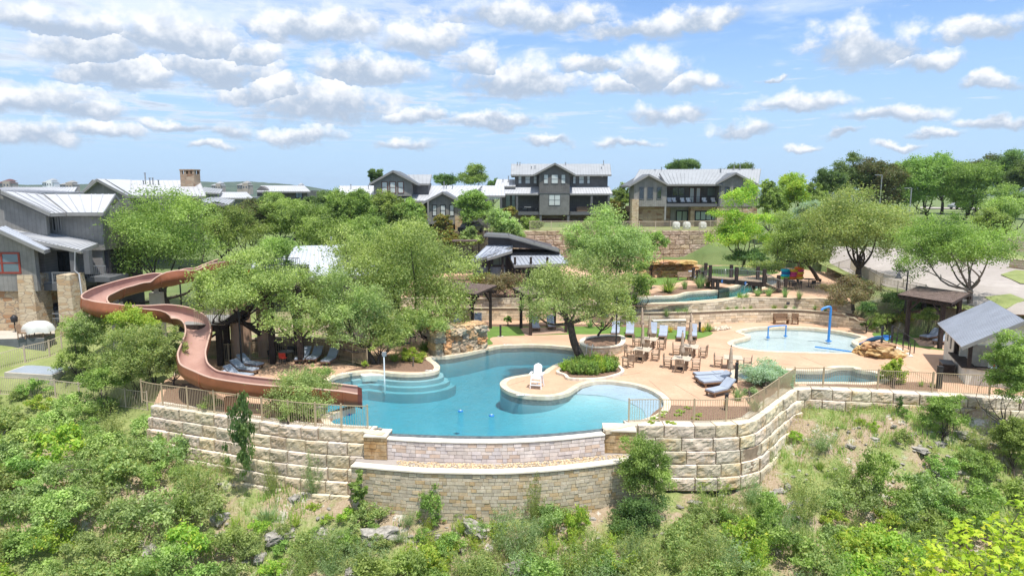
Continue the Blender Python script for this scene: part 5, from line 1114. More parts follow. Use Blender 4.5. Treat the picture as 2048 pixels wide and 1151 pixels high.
t = thing('wall_lamp', 'small dark lantern standing by the stone wall of the left building', 'lantern', AT(30, 655, Y - 2)); b = MB(); b.lathe((0, 0, 0), [(.05, 0), (.05, .4), (.2, .45), (.24, .8), (.1, .95), (0, 1.0)], 10); b.build('lamp', M['dark_metal'], t); b = MB(); b.cyl((0, 0, -.3), .03, .4, 6); b.build('stand', M['dark_metal'], t)
# ---- dark pavilion in the middle
h = House('pavilion', 'dark wooden pool pavilion with tilted dark roof and pale lower metal roofs', 74, 1040, 1.8, 'pavilion'); Y = 74
h.solid([(976, 492), (1110, 500), (1108, 496), (1020, 475), (976, 471)], 'board_black', Y, 6, 'upper_wall')
h.roof([AT(968, 467.5, Y - .6), AT(1018, 470.5, Y - .6), AT(1016, 466, Y + 7), AT(975, 464, Y + 7)], 'trim_grey', .35, 2); h.roof([AT(1018, 470.5, Y - .6), AT(1120, 499, Y - .6), AT(1112, 494, Y + 7), AT(1016, 466, Y + 7)], 'trim_grey', .35, 2)
h.roof([AT(943, 521, Y - 3), AT(974, 512, Y - 3.4), AT(1025, 491, Y - .1), AT(975, 490, Y - .1)], 'roof_blue', .18, .4); h.roof([AT(974, 516, Y - 3.6), AT(1024, 501, Y - 3), AT(1024, 497, Y - .1), AT(990, 490, Y - .1)], 'roof_blue', .18, .4)
h.roof([AT(1028, 530, Y - 3), AT(1140, 526, Y - 3), AT(1120, 508, Y - .1), AT(1018, 511, Y - .1)], 'roof_blue', .18, .4)
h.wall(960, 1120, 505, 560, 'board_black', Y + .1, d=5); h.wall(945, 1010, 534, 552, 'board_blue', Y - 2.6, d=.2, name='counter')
for px in (950, 978, 1005, 1030, 1062, 1095): h.post(px, 514, 560, Y - 2.8, .24, 'dark_wood')
h.win(985, 1012, 513, 530, Y, 2, 1, 'trim_grey', 'glass_green'); h.win(1040, 1100, 531, 545, Y, 4, 1, 'trim_grey', 'glass_dark')
b = MB(); b.beam(AT(905, 481, Y + 2), AT(955, 481, Y + 2), 1.2, .15); b.build('canopy', M['pergola_top'], h.t, True)
h.base(945, 1120, 552, Y + .1, 5, 'board_black')
# ---- pale metal roof half hidden by trees
h = House('pool_building', 'building with bright pale metal roof half hidden by the trees behind the lounge deck', 62, 650, 1.5, 'building'); Y = 62
h.roof([AT(555, 556, Y - 3), AT(735, 550, Y - 3), AT(690, 489, Y + 3), AT(590, 492, Y + 3)], 'roof_white', rib=.5); h.roof([AT(735, 550, Y - 3), AT(760, 540, Y + 4), AT(700, 488, Y + 3.2), AT(690, 489, Y + 3)], 'roof_white', rib=.5)
h.wall(570, 730, 553, 610, 'board_warm', Y - 1.5, d=6)
h.vents([(663, 489, .7)], Y + 2.8); h.base(570, 730, 610, Y - 1.5, 6, 'board_warm')
h = House('pool_building', 'low building with pale roof behind the slide tower trees', 64, 520, 1.5, 'building'); Y = 64
h.roof([AT(500, 540, Y - 3), AT(575, 536, Y - 3), AT(570, 512, Y + 2), AT(508, 515, Y + 2)], 'roof_white', rib=.5); h.wall(510, 572, 538, 600, 'board_warm', Y - 1.5, d=4); h.base(510, 572, 600, Y - 1.5, 4, 'board_warm')
# ---- snack bar hut, right
t = thing('snack_bar', 'cream board snack bar hut with pale blue ribbed metal roof at the right edge', 'hut', (37, 41, 0))
class HB: pass
c0 = G(1886, 716)           # rear left corner at the ground
c1 = G(1930, 768)           # front left corner
ux = (c1 - c0).normalized(); vx = Vector((-ux.y, ux.x, 0));  vx = vx if vx.x > 0 else -vx
LW = (c1 - c0).length; HWd = 5.2; ZE = 2.55
def hp(a, c, z): p = c0 + ux * a + vx * c; return Vector((p.x, p.y, z))
def hbox(a0, a1, c0_, c1_, z0, z1, mat, nm='wall', par=None):
 b = MB(); vs = [hp(a, c, z) for z in (z0, z1) for a, c in ((a0, c0_), (a1, c0_), (a1, c1_), (a0, c1_))]
 b.add(vs, [(0, 1, 2, 3), (7, 6, 5, 4), (0, 4, 5, 1), (1, 5, 6, 2), (2, 6, 7, 3), (3, 7, 4, 0)]); return b.build(nm, M[mat], t, True)
hbox(0, LW * .42, 0, .16, 0, ZE, 'board_cream'); hbox(LW * .42, LW, 0, .16, 0, 1.05, 'board_cream', 'counter_wall'); hbox(0, .16, .16, HWd, 0, ZE, 'board_cream')
hbox(0, LW, HWd - .16, HWd, 0, ZE, 'board_cream'); hbox(LW * .55, LW * .55 + .12, .16, HWd, 0, ZE, 'board_cream', 'inner_wall'); hbox(LW - .16, LW, .16, HWd * .48, 0, 1.05, 'board_cream', 'counter_wall'); hbox(LW - .16, LW, HWd * .8, HWd, 0, ZE, 'board_cream')
hbox(LW * .42, LW + .1, -.28, .5, 1.05, 1.12, 'dark_wood', 'counter_top'); hbox(LW - .5, LW + .28, .5, HWd * .5, 1.05, 1.12, 'dark_wood', 'counter_top')
hbox(LW * .55 + .13, LW * .55 + .17, HWd * .42, HWd * .78, 0, 2.3, 'black', 'door')
for (a, c) in ((LW - .14, .02), (LW - .14, HWd * .5), (LW * .43, .02)): hbox(a, a + .2, c, c + .2, 1.12, ZE, 'red_brown' if False else 'dark_wood', 'post')
ov = .45; RZ = ZE + 1.75
def hroof(a0, a1, cA, cB, zA, zB, nm='roof'):
 q = [hp(a0, cA, zA), hp(a1, cA, zA), hp(a1, cB, zB), hp(a0, cB, zB)]; b = MB(); b.slab(q, .12); n = int((a1 - a0) / .28); b.cur = (.78, .78, .82)
 nrm = (q[1] - q[0]).cross(q[3] - q[0]).normalized(); nrm = nrm if nrm.z > 0 else -nrm
 for i in range(n + 1): u = (i + .1) / (n + .2); b.beam(q[0].lerp(q[1], u) + nrm * .02, q[3].lerp(q[2], u) + nrm * .02, .05, .05, up=nrm)
 b.build(nm, M['roof_white'], t, True)
hroof(-ov, LW + ov, -ov, HWd / 2, ZE - .12, RZ); hroof(-ov, LW + ov, HWd + ov, HWd / 2 + .01, ZE - .12, RZ - .01)
b = MB(); vs = [hp(LW - .02, 0, ZE), hp(LW - .02, HWd, ZE), hp(LW - .02, HWd / 2, RZ - .2), hp(LW - .15, 0, ZE), hp(LW - .15, HWd, ZE), hp(LW - .15, HWd / 2, RZ - .2)]; b.add(vs, [(0, 1, 2), (5, 4, 3), (0, 3, 4, 1)]); b.build('gable_wall', M['board_cream'], t, True)
b = MB(); vs = [hp(.02, 0, ZE), hp(.02, HWd, ZE), hp(.02, HWd / 2, RZ - .2)]; b.add(vs, [(2, 1, 0)]); b.build('gable_wall', M['board_cream'], t, True)
b = MB(); b.beam(hp(LW + ov, -ov, ZE - .22), hp(LW + ov, HWd / 2, RZ - .12), .06, .2); b.beam(hp(LW + ov, HWd + ov, ZE - .22), hp(LW + ov, HWd / 2, RZ - .12), .06, .2); b.build('bargeboard', M['trim_light'], t, True)
hbox(LW - .2, LW + .02, .1, HWd * .85, ZE - .2, ZE, 'trim_light', 'beam')
for i, (a, z0, z1, w) in enumerate(((LW * .13, 1.5, 1.95, .2), (LW * .27, 1.2, 2.0, .4), (LW * .33, 2.0, 2.35, .0))):
 if w: hbox(a, a + w, -.03, -.004, z0, z1, 'dark_metal', 'sign_board'); hbox(a + .04, a + w - .04, -.036, -.031, z0 + .06, z1 - .06, 'galv', 'sign_sheet')
hbox(LW * .545, LW * .549, .55, 1.1, 1.9, 2.3, 'dark_metal', 'sign_board'); hbox(LW * .540, LW * .543, .5, .95, 1.3, 1.6, 'sign_white', 'sign_board')
tt = thing('serving_trolley', 'white and red serving box on the snack bar counter', 'box', hp(LW - .3, 1.4, 1.12)); b = MB(); b.box((0, 0, .16), (.35, .3, .3)); b.build('box', M['white_plastic'], tt); b = MB(); b.box((0, -.152, .18), (.12, .01, .14)); b.build('red_panel', M['red_seat'], tt)
tt = thing('storage_box', 'brown wicker storage box beside the snack bar counter', 'storage box', hp(LW * .62, -.55, 0), math.atan2(ux.y, ux.x)); b = MB(); b.box((0, 0, .35), (1.2, .7, .66)); b.build('body', M['dark_wood'], tt); b = MB(); b.box((0, 0, .71), (1.26, .76, .07)); b.build('lid', M['trim_grey'], tt); b = MB(); b.box((0, -.36, .5), (.24, .02, .06)); b.build('handle', M['black'], tt)
# far houses on the hills, cars
for i, (px, py, w, lab, mt, rf) in enumerate(((15, 366, 32, 'tan hillside house with red brown roof at the far left', 'cream_far', 'red_brown'), (102, 365, 24, 'white boxy house on the far hill at left', 'white_plastic', 'roof_grey'), (140, 369, 30, 'far hillside house with brown hip roof behind the left building', 'cream_far', 'trim_light'), (437, 371, 22, 'far hill house with grey roof right of the stone chimney', 'cream_far', 'roof_grey'), (490, 370, 26, 'far hill house with brown roof above the blue grey house', 'cream_far', 'trim_light'), (600, 374, 16, 'small dark house on the far ridge', 'board_dark', 'roof_grey'))):
 if 'cream_far' not in M: simple('cream_far', (.36, .30, .24), .1, .5, .8)
 p = AT(px, py + 4, 1050); t = thing('hill_house', lab, 'house', p); W = AT(px + w / 2, py, 1050).x - AT(px - w / 2, py, 1050).x
 b = MB(); b.box((0, 0, -4), (W, 12, 14)); b.box((W * .2, -3, -2), (W * .4, 14, 16)); b.build('wall', M[mt], t)
 b = MB()
 for (ox, ww, zz) in ((0, W * 1.05, 3), (W * .2, W * .46, 6)):
  x0, x1 = ox - ww / 2, ox + ww / 2; b.add([(x0, -8, zz), (x1, -8, zz), (x1, 8, zz), (x0, 8, zz), (x0 + ww * .3, 0, zz + 3), (x1 - ww * .3, 0, zz + 3)], [(0, 1, 5, 4), (1, 2, 5), (2, 3, 4, 5), (3, 0, 4)])
 b.build('roof', M[rf], t)
 for k in (-.3, -.1, .1, .3): b = MB(); b.box((W * k, -10.1, 0), (W * .09, .2, 3)); b.build('window', M['glass_dark'], t)
def car(label, px, py, Y, mat, rz=0.0):
 p = AT(px, py, Y); t = thing('parked_car', label, 'car', p, rz, group='cars parked by the houses'); b = MB()
 prof = [(-2.3, .35), (-2.3, .85), (-1.6, .95), (-1.1, 1.5), (.9, 1.55), (1.7, 1.0), (2.3, .9), (2.3, .35)]; n = len(prof)
 vs = [(x, s_ * (.9 if z < 1.1 else .72), z) for s_ in (-1, 1) for x, z in prof]; b.add(vs, [tuple(range(n)), tuple(range(2 * n - 1, n - 1, -1))] + [(i, (i + 1) % n, (i + 1) % n + n, i + n) for i in range(n)]); b.build('body', M[mat], t)
 b = MB(); b.box((-.1, 0, 1.22), (1.9, 1.64, .4)); b.box((0, 0, 1.25), (2.5, 1.3, .36)); b.build('windows', M['glass_dark'], t)
 for x in (-1.4, 1.4):
  for y in (-.85, .85): b = MB(); b.tube([(x, y - .11, .34), (x, y + .11, .34)], .34, 14); b.build('wheel', M['rubber'], t)
car('dark car parked between the long house and the three storey house', 942, 466, 93, 'car_dark', 1.2); car('grey car parked furthest back between the two houses', 925, 446, 105, 'trim_light', 0.2)
car('small silver car on the far lane behind the right lawn', 1920, 417.5, 150, 'roof_grey', 0.1)
# ================================================================== water slide and its tower
def slide():
 pts = [(455,540,5.3),(420,552,5.2),(380,563,5.0),(345,571,4.85),(300,578,4.65),(250,590,4.4),(205,606,4.15),(184,622,3.95),(196,634,3.75),(235,640,3.5),(290,641,3.2),(345,643,2.9),(380,652,2.65),(400,673,2.35),(397,700,2.0),(386,728,1.65),(382,752,1.35),(402,772,1.15),(450,785,0.98),(520,795,0.82),(600,802,0.66),(665,806,0.48),(716,812,0.22)]
 P_ = [G(*p) for p in pts]; S = [Vector(p) for p in smooth_open([tuple(p) for p in P_], 5)]; n = len(S)
 t = thing('water_slide', 'long brown open water slide curling down from the wooden tower into the pool', 'water slide', (S[n // 2].x, S[n // 2].y, 0))
 W = .72; prof = []      # cross-section: angle runs round a U
 for k in range(13):
  a = math.pi * (k / 12); prof.append((-math.cos(a) * W, .62 - math.sin(a) * .56))
 prof = [(-W - .02, .92)] + prof[0:] + [(W + .02, .92)]
 ins, outs, rimL, rimR = [], [], [], []
 for i, p in enumerate(S):
  d = (S[min(i + 1, n - 1)] - S[max(i - 1, 0)]); d.z = 0; d.normalize(); r = Vector((d.y, -d.x, 0))
  k2 = (S[min(i + 3, n - 1)] - p); k1 = (p - S[max(i - 3, 0)]); k1.z = k2.z = 0
  cr = (k1.normalized().cross(k2.normalized())).z if k1.length > 0 and k2.length > 0 else 0
  bank = -max(-.38, min(.38, cr * .7))
  R = Matrix.Rotation(bank, 3, d) if True else None
  ins.append([p + R @ (r * x + Vector((0, 0, z))) for x, z in prof]); outs.append([p + R @ (r * (x * 1.07) + Vector((0, 0, z - .07 + (.05 if abs(x) > W else 0)))) for x, z in prof])
  rimL.append(ins[-1][0]); rimR.append(ins[-1][-1])
 m = len(prof)
 b = MB(); b.add([q for s in ins for q in s], [(i * m + k, i * m + k + 1, (i + 1) * m + k + 1, (i + 1) * m + k) for i in range(n - 1) for k in range(m - 1)], True); b.build('channel', M['slide_in'], t, True)
 b = MB(); b.add([q for s in outs for q in s], [(i * m + k, (i + 1) * m + k, (i + 1) * m + k + 1, i * m + k + 1) for i in range(n - 1) for k in range(m - 1)], True); b.build('shell', M['slide_out'], t, True)
 for rim in (rimL, rimR): b = MB(); b.tube(rim, .055, 7); b.build('rim', M['slide_rim'], t, True)
 for i in range(7, n - 3, 10):       # flanges between the sections
  b = MB(); a = outs[i]; b.tube([q + Vector((0, 0, -.02)) for q in a], .045, 6); b.build('joint_flange', M['slide_out'], t, True)
 b = MB(); a0, a1 = outs[-1], [q + Vector((.25, -.02, -.1)) for q in outs[-1]]; b.add(a0 + a1, [(k, k + 1, k + 1 + m, k + m) for k in range(m - 1)]); b.add(ins[-1] + [q + Vector((.25, -.02, -.1)) for q in ins[-1]], [(k + m, k + 1 + m, k + 1, k) for k in range(m - 1)]); b.build('end_lip', M['slide_end'], t, True)
 for (px, py, z, w) in ((312, 577, 4.55, .85), (430, 551, 5.1, .5), (232, 596, 4.3, .6), (396, 706, 1.9, .6)):
  q = G(px, py, z); b = MB(); gz = tz(q.x, q.y) - 2; b.box((q.x, q.y, (q.z - .3 + gz) / 2), (w, .6, q.z - .3 - gz)); b.box((q.x, q.y, q.z - .2), (.25, .25, .5)); b.build('support_pillar', M['concrete'], t, True)
 for (px, py, z) in ((470, 789, .95), (560, 799, .75)):
  q = G(px, py, z); b = MB(); b.box((q.x, q.y, q.z / 2 - .1), (1.1, .3, q.z)); b.build('support_pillar', M['slide_out'], t, True)
 return S
SL = slide()
t = thing('slide_tower', 'dark timber slide tower with tan concrete columns and stairs among the trees', 'tower', AT(480, 690, 48))
def tb_(px, py, Y): return AT(px, py, Y)
for (px, Y) in ((400, 50), (434, 46), (449, 47.5), (540, 46.5), (533, 50), (590, 49), (597, 46.5)):
 b = MB(); p = AT(px, 600, Y); zt_ = 5.4 if px > 500 or px < 410 else 2.9; b.box((p.x, Y, (zt_ + -.3) / 2), (.36, .36, zt_ + .3)); b.build('post', M['dark_wood'], t, True)
for (px, Y) in ((470, 47.6), (487, 49), (523, 48.5)):
 b = MB(); p = AT(px, 600, Y); b.cyl((p.x, Y, -.4), .42, 5.2, 16); b.build('concrete_column', M['tan_concrete'], t, True)
x0, x1 = AT(400, 600, 48).x, AT(600, 600, 48).x
b = MB(); b.bb(AT(515, 600, 48).x, x1, 46.3, 50.5, 5.15, 5.4); b.build('platform', M['pergola_top'], t, True)
b = MB(); b.bb(AT(385, 600, 48).x, AT(450, 600, 47).x, 45.8, 49.5, 2.7, 2.92); b.build('landing', M['trim_light'], t, True)
b = MB(); b.bb(AT(385, 600, 48).x, AT(450, 600, 47).x, 45.7, 45.8, 2.45, 2.9); b.build('landing_beam', M['dark_wood'], t, True)
a, c = AT(436, 657, 46), AT(535, 585, 46)
for dy in (0, 1.6): b = MB(); b.beam(a + Vector((0, dy, 0)), c + Vector((0, dy, 0)), .12, .42); b.build('stringer', M['dark_wood'], t, True)
b = MB()
for i in range(16): p = a.lerp(c, (i + .5) / 16); b.box((p.x, p.y + .8, p.z + .1), (.32, 1.5, .06))
b.build('treads', M['dark_wood'], t, True)
def railing(t, pts, h=1.05, mat='fence_paint', gap=.13, nm='railing', r=.03):
 b = MB()
 for p, q in zip(pts[:-1], pts[1:]):
  p, q = Vector(p), Vector(q); b.beam(p + Vector((0, 0, h)), q + Vector((0, 0, h)), r * 1.6); b.beam(p + Vector((0, 0, .1)), q + Vector((0, 0, .1)), r); n = max(1, int((q - p).length / gap))
  for i in range(n + 1): s = p.lerp(q, i / n); b.beam(s + Vector((0, 0, .1)), s + Vector((0, 0, h)), .018)
 return b.build(nm, M[mat], t, True)
railing(t, [AT(390, 652, 45.8), AT(450, 652, 45.8)]); railing(t, [a + Vector((0, 0, .2)), c + Vector((0, 0, .2))]); railing(t, [AT(517, 548, 46.4), AT(600, 548, 46.4)], 1.1, 'dark_metal'); railing(t, [(x1, 46.4, 5.4), (x1, 50.5, 5.4), (AT(517, 548, 50).x, 50.5, 5.4)], 1.1, 'dark_metal')
b = MB(); b.beam(AT(400, 690, 46.2), AT(449, 655, 46.2), .14); b.build('brace', M['dark_wood'], t, True); b = MB(); b.beam(AT(595, 690, 46.6), AT(560, 655, 46.6), .14); b.build('brace', M['dark_wood'], t, True)
o = MB(); p = AT(495, 528, 46.3); o.box((p.x, 46.28, p.z - .5), (.5, .03, .28)); o.build('notice_board', M['red_seat'], t, True)
small_stones('stone_wall', 'low dark stone wall in the shade under the slide tower', P2([(395,716),(458,712),(523,706),(600,704),(690,712),(735,722)]), 1.1, 0, .2, .45, M['cutstone'], side=-1, capmat=M['cutstone'], palette=[(.7,.62,.55),(.8,.7,.6)])
# ================================================================== furniture (one of each is built, then copied)
KM = {}
def lounger(label, group=None, recline=.5, name='sun_lounger'):
 t = thing(name, label, 'sun lounger', (0, 0, 0), 0, group)
 b = MB(); b.box((0, .33, .27), (2.0, .05, .09)); b.box((0, -.33, .27), (2.0, .05, .09)); b.box((-.98, 0, .27), (.05, .7, .09)); b.box((.98, 0, .27), (.05, .7, .09))
 for i in range(9): b.box((-.88 + i * .17, 0, .305), (.09, .62, .02))
 b.build('frame', M['lounger_wood'], t)
 for x in (-.85, .8):
  for y in (-.3, .3): b = MB(); b.box((x, y, .13), (.09, .08, .26)); b.build('leg', M['lounger_wood'], t)
 b = MB(); b.box((-.36, .165, .36), (1.26, .322, .1)); b.box((-.36, -.165, .36), (1.26, .322, .1)); b.box((-.36, 0, .352), (1.25, .05, .08)); b.build('seat_cushion', M['cushion'], t)
 L = .78; b = MB(); cx_, cz_ = .28 + math.cos(recline) * L / 2, .35 + math.sin(recline) * L / 2
 for y in (-.165, .165): b.box((cx_, y, cz_ + .03), (L, .322, .1), ry=-recline)
 b.box((cx_, 0, cz_ + .02), (L, .05, .08), ry=-recline); b.build('back_cushion', M['cushion'], t)
 b = MB(); b.box((cx_ + .02, 0, cz_ - .05), (L, .6, .03), ry=-recline); b.build('back_rest', M['lounger_wood'], t)
 if recline > .2: b = MB(); q = Vector((.28 + math.cos(recline) * L * .8, 0, .33 + math.sin(recline) * L * .8)); b.beam(q + Vector((0, .2, 0)), (.7, .2, .28), .03); b.beam(q + Vector((0, -.2, 0)), (.7, -.2, .28), .03); b.build('prop', M['lounger_wood'], t)
 return t
lgA = lounger('', recline=.62); lgB = lounger('', recline=.95); lgC = lounger('', recline=.03)
used = {}
def put(proto, label, group, p, rz, scale=None):
 if proto.name not in used:
  used[proto.name] = 1; proto.location = p; proto.rotation_euler = (0, 0, rz); tag(proto, label, None, group)
  if scale: proto.scale = (scale,) * 3
  return proto
 if proto.name not in KM:
  KM[proto.name] = 1; KM.update({'map': kmap()})
 return dup(proto, p, rz, label, group, scale, KM['map'])
def place_l(proto, foot, head, label, group=None, z=0.0):
 f, h_ = G(*foot, z), G(*head, z); d = h_ - f; return put(proto, label, group, (f + d.normalized() * 1.0) if d.length > 2.2 else (f + h_) / 2, math.atan2(d.y, d.x))
g = 'row of loungers beside the slide'
for i, (f_, h_, lab) in enumerate((((521,738),(466,729),'farthest blue grey lounger of the five in a row beside the slide'), ((512,749),(453,741),'second lounger from the back in the row of five beside the slide'), ((502,761),(441,754),'middle lounger of the row of five beside the slide'), ((493,774),(430,767),'fourth lounger from the back in the row of five beside the slide'), ((488,787),(422,780),'nearest lounger of the row of five, close behind the brown slide'))):
 place_l(lgA, f_, h_, lab, g)
g = 'three loungers by the curved fence'
for f_, h_, lab in (((598,728),(622,709),'left lounger of three with raised back in front of the curved fence'), ((622,727),(645,709),'middle lounger of three with raised back in front of the curved fence'), ((650,732),(680,712),'right lounger of three, by the end of the curved fence')): place_l(lgA, f_, h_, lab, g)
g = 'loungers under the back pergolas'
for f_, h_, lab in (((908,654),(924,643),'left lounger under the left pergola behind the rock waterfall'), ((954,655),(958,643),'right lounger under the left pergola behind the rock waterfall'), ((1073,663),(1066,649),'left lounger on the pad under the middle pergola'), ((1104,660),(1098,648),'right lounger on the pad under the middle pergola')): place_l(lgB, f_, h_, lab, g)
g = 'row of upright loungers on the turf behind the umbrellas'
for f_, h_, lab in (((1230,674),(1233,661),'upright lounger half hidden behind the raised planter, leftmost of the back row'), ((1259,675),(1261,661),'upright lounger second from left in the back row, left of the umbrellas'), ((1304,676),(1307,662),'upright lounger right of the two closed umbrellas in the back row'), ((1385,680),(1386,666),'upright lounger behind the right closed umbrellas, rightmost of the back row')): place_l(lgB, f_, h_, lab, g)
for f_, h_, lab in (((1325,680),(1328,666),'flat lounger on the turf edge just right of an upright one'), ((1361,683),(1363,669),'low reclined lounger left of the rightmost upright one in the back row')): place_l(lgA, f_, h_, lab, g)
g = 'loungers by the right fence'
place_l(lgC, (1389,758), (1456,755), 'flat lounger farthest back in the group by the right fence', g); place_l(lgA, (1399,773), (1462,768), 'lounger with raised back in the middle of the group by the right fence', g)
place_l(lgC, (1390,766), (1455,763), 'flat lounger second from the back in the group by the right fence', g); place_l(lgA, (1418,793), (1478,779), 'nearest lounger with raised back by the right fence', g)
place_l(lgA, (1846,681), (1876,676), 'lounger with raised back under the dark pergola by the snack bar', None); place_l(lgA, (1872,690), (1905,684), 'lounger partly hidden behind the front post of the pergola by the snack bar', None)
def dchair():
 t = thing('dining_chair', '', 'chair'); b = MB()
 for i in range(6): b.box((0, -.2 + i * .085, .44), (.52, .07, .025))
 b.build('seat', M['teak'], t)
 for x in (-.27, .27):
  b = MB(); b.box((x, -.24, .33), (.06, .06, .66)); b.build('leg', M['teak'], t); b = MB(); b.box((x, .25, .46), (.06, .06, .92), rx=-.06); b.build('leg', M['teak'], t); b = MB(); b.box((x, -.01, .67), (.08, .58, .035)); b.build('armrest', M['teak_top'], t)
  b = MB(); b.box((x, 0, .16), (.03, .46, .05)); b.build('stretcher', M['teak'], t)
 b = MB()
 for i in range(8): b.box((-.21 + i * .06, .265, .69), (.042, .025, .42), rx=-.06)
 b.box((0, .285, .91), (.52, .045, .08)); b.box((0, .25, .48), (.52, .04, .06)); b.build('backrest', M['teak'], t); return t
def dtable():
 t = thing('dining_table', '', 'table'); b = MB()
 for i in range(10): b.box((0, -.54 + i * .12, .735), (1.2, .112, .03))
 b.box((0, .6, .73), (1.24, .05, .05)); b.box((0, -.6, .73), (1.24, .05, .05)); b.build('table_top', M['teak_top'], t)
 b = MB(); b.box((0, .2, .665), (1.0, .06, .09)); b.box((0, -.2, .665), (1.0, .06, .09)); b.build('apron', M['teak'], t)
 for x in (-.3, .3):
  for y in (-.3, .3): b = MB(); b.box((x, y, .36), (.12, .12, .7)); b.build('leg', M['teak'], t)
 return t
def umbrella():
 t = thing('closed_umbrella', '', 'umbrella'); b = MB(); b.cyl((0, 0, 0), .024, 2.62, 8); b.build('pole', M['dark_wood'], t)
 b = MB(); b.cyl((0, 0, 0), .28, .07, 18); b.cyl((0, 0, .07), .045, .3, 8); b.build('base', M['dark_metal'], t)
 b = MB(); n = 16; prof = [(2.56, .02), (2.45, .07), (2.1, .10), (1.75, .115), (1.45, .14), (1.2, .20), (1.12, .17)]; vs = []
 for z, r in prof:
  for k in range(n): a = 2 * math.pi * k / n; rr = r * (1 if k % 2 else .62); vs.append((rr * math.cos(a + z * .3), rr * math.sin(a + z * .3), z + (0 if k % 2 else .04)))
 b.add(vs, [(i * n + (k + 1) % n, i * n + k, (i + 1) * n + k, (i + 1) * n + (k + 1) % n) for i in range(len(prof) - 1) for k in range(n)], True); b.build('canopy', M['umbrella_cloth'], t)
 b = MB(); b.lathe((0, 0, 1.62), [(.125, 0), (.14, .03), (.125, .06)], 14); b.build('tie', M['umbrella_cloth'], t); b = MB(); b.lathe((0, 0, 2.56), [(.02, 0), (.035, .04), (.02, .1), (0, .12)], 8); b.build('finial', M['dark_metal'], t); return t
CH, TB, UM = dchair(), dtable(), umbrella()
def dset(px, py, rot, where, dirs=(0, 1, 2, 3), um=True, dist=.95):
 c = G(px, py); put(TB, 'square teak table %s' % where, 'teak dining tables', c, rot)
 nm = ['near', 'right', 'far', 'left']
 for k in dirs:
  a = rot + k * math.pi / 2; p = c + Vector((math.sin(a) * dist, -math.cos(a) * dist, 0)); put(CH, 'teak armchair on the %s side of the table %s' % (nm[k], where), 'teak dining chairs', p, a + math.pi + rnd.uniform(-.12, .12))
 if um: put(UM, 'closed tan umbrella standing through the table %s' % where, 'closed umbrellas', c, rnd.random())
R_ = math.radians
dset(1363, 737, R_(-22), 'nearest the pool'); dset(1379, 712, R_(-22), 'behind the nearest one'); dset(1284, 718, R_(-22), 'just right of the planter'); dset(1298, 696, R_(-22), 'farthest back at left')
dset(1465, 735, R_(-15), 'alone beside the spa', dirs=(1, 3), um=False)
put(CH, 'lone slatted teak armchair at the end of the green planter', 'teak dining chairs', G(1256, 734), R_(215));
put(UM, 'tall closed umbrella between the loungers by the right fence', 'closed umbrellas', G(1459, 774), .4); put(UM, 'closed umbrella farthest back, between the upright loungers', 'closed umbrellas', G(1283, 676), 1.4); put(UM, 'closed umbrella behind the right tables among the back loungers', 'closed umbrellas', G(1380, 690), .9)
def mchair(mat='dark_metal'):
 t = thing('metal_chair', '', 'chair'); b = MB(); b.box((0, 0, .44), (.44, .42, .03)); b.build('seat', M[mat], t); b = MB(); b.box((0, .22, .68), (.46, .03, .34), rx=-.15); b.build('backrest', M[mat], t)
 for x in (-.2, .2):
  for y in (-.18, .2): b = MB(); b.beam((x, y, 0), (x * .95, y * .95, .44), .03); b.build('leg', M['dark_metal'], t)
  b = MB(); b.tube([(x * 1.15, -.2, .44), (x * 1.15, -.2, .64), (x * 1.15, .2, .66)], .016, 6); b.build('armrest', M['dark_metal'], t)
 return t
def mtable():
 t = thing('round_table', '', 'table'); b = MB(); b.cyl((0, 0, .70), .55, .03, 24); b.build('table_top', M['dark_metal'], t); b = MB(); b.cyl((0, 0, .02), .04, .68, 8); b.cyl((0, 0, 0), .25, .03, 16); b.build('pedestal', M['dark_metal'], t); return t
MC, MR, MT = mchair(), mchair('red_seat'), mtable()
c = G(573, 722); put(MT, 'small dark round metal table in front of the curved fence', None, c, 0); put(MR, 'red seated chair in front of the dark round table', None, c + Vector((.05, -.8, 0)), R_(180)); put(MC, 'black metal chair left of the dark round table by the curved fence', None, c + Vector((-.95, -.1, 0)), R_(80)); put(MC, 'black metal chair behind the dark round table by the curved fence', None, c + Vector((0, .85, 0)), R_(5)); put(MC, 'black metal chair right of the dark round table by the curved fence', None, c + Vector((.9, .2, 0)), R_(-80))
for (px, py, w) in ((1578, 577, 'below the coloured float rings'), (1617, 573, 'right of the float rings')):
 c = G(px, py, UPZ); c = Vector((c.x, c.y, UPZ)); put(MT, 'dark round table on the upper deck %s' % w, None, c, 0, 1.15)
 for k, (dx, dy, s_) in enumerate(((-1, 0, 'left'), (1, 0, 'right'), (0, -1, 'near'))): put(MC, 'metal chair on the %s side of the upper deck table %s' % (s_, w), None, c + Vector((dx, dy, 0)), math.atan2(dx, -dy) + math.pi)
for (px, py, s_) in ((803, 685, 'left'), (826, 684, 'right')): put(MC, '%s dark metal chair in the shade behind the round bright bush' % s_, None, G(px, py), .3)
put(MT, 'dark round table in the shade behind the round bright bush', None, G(815, 686), 0, .9)
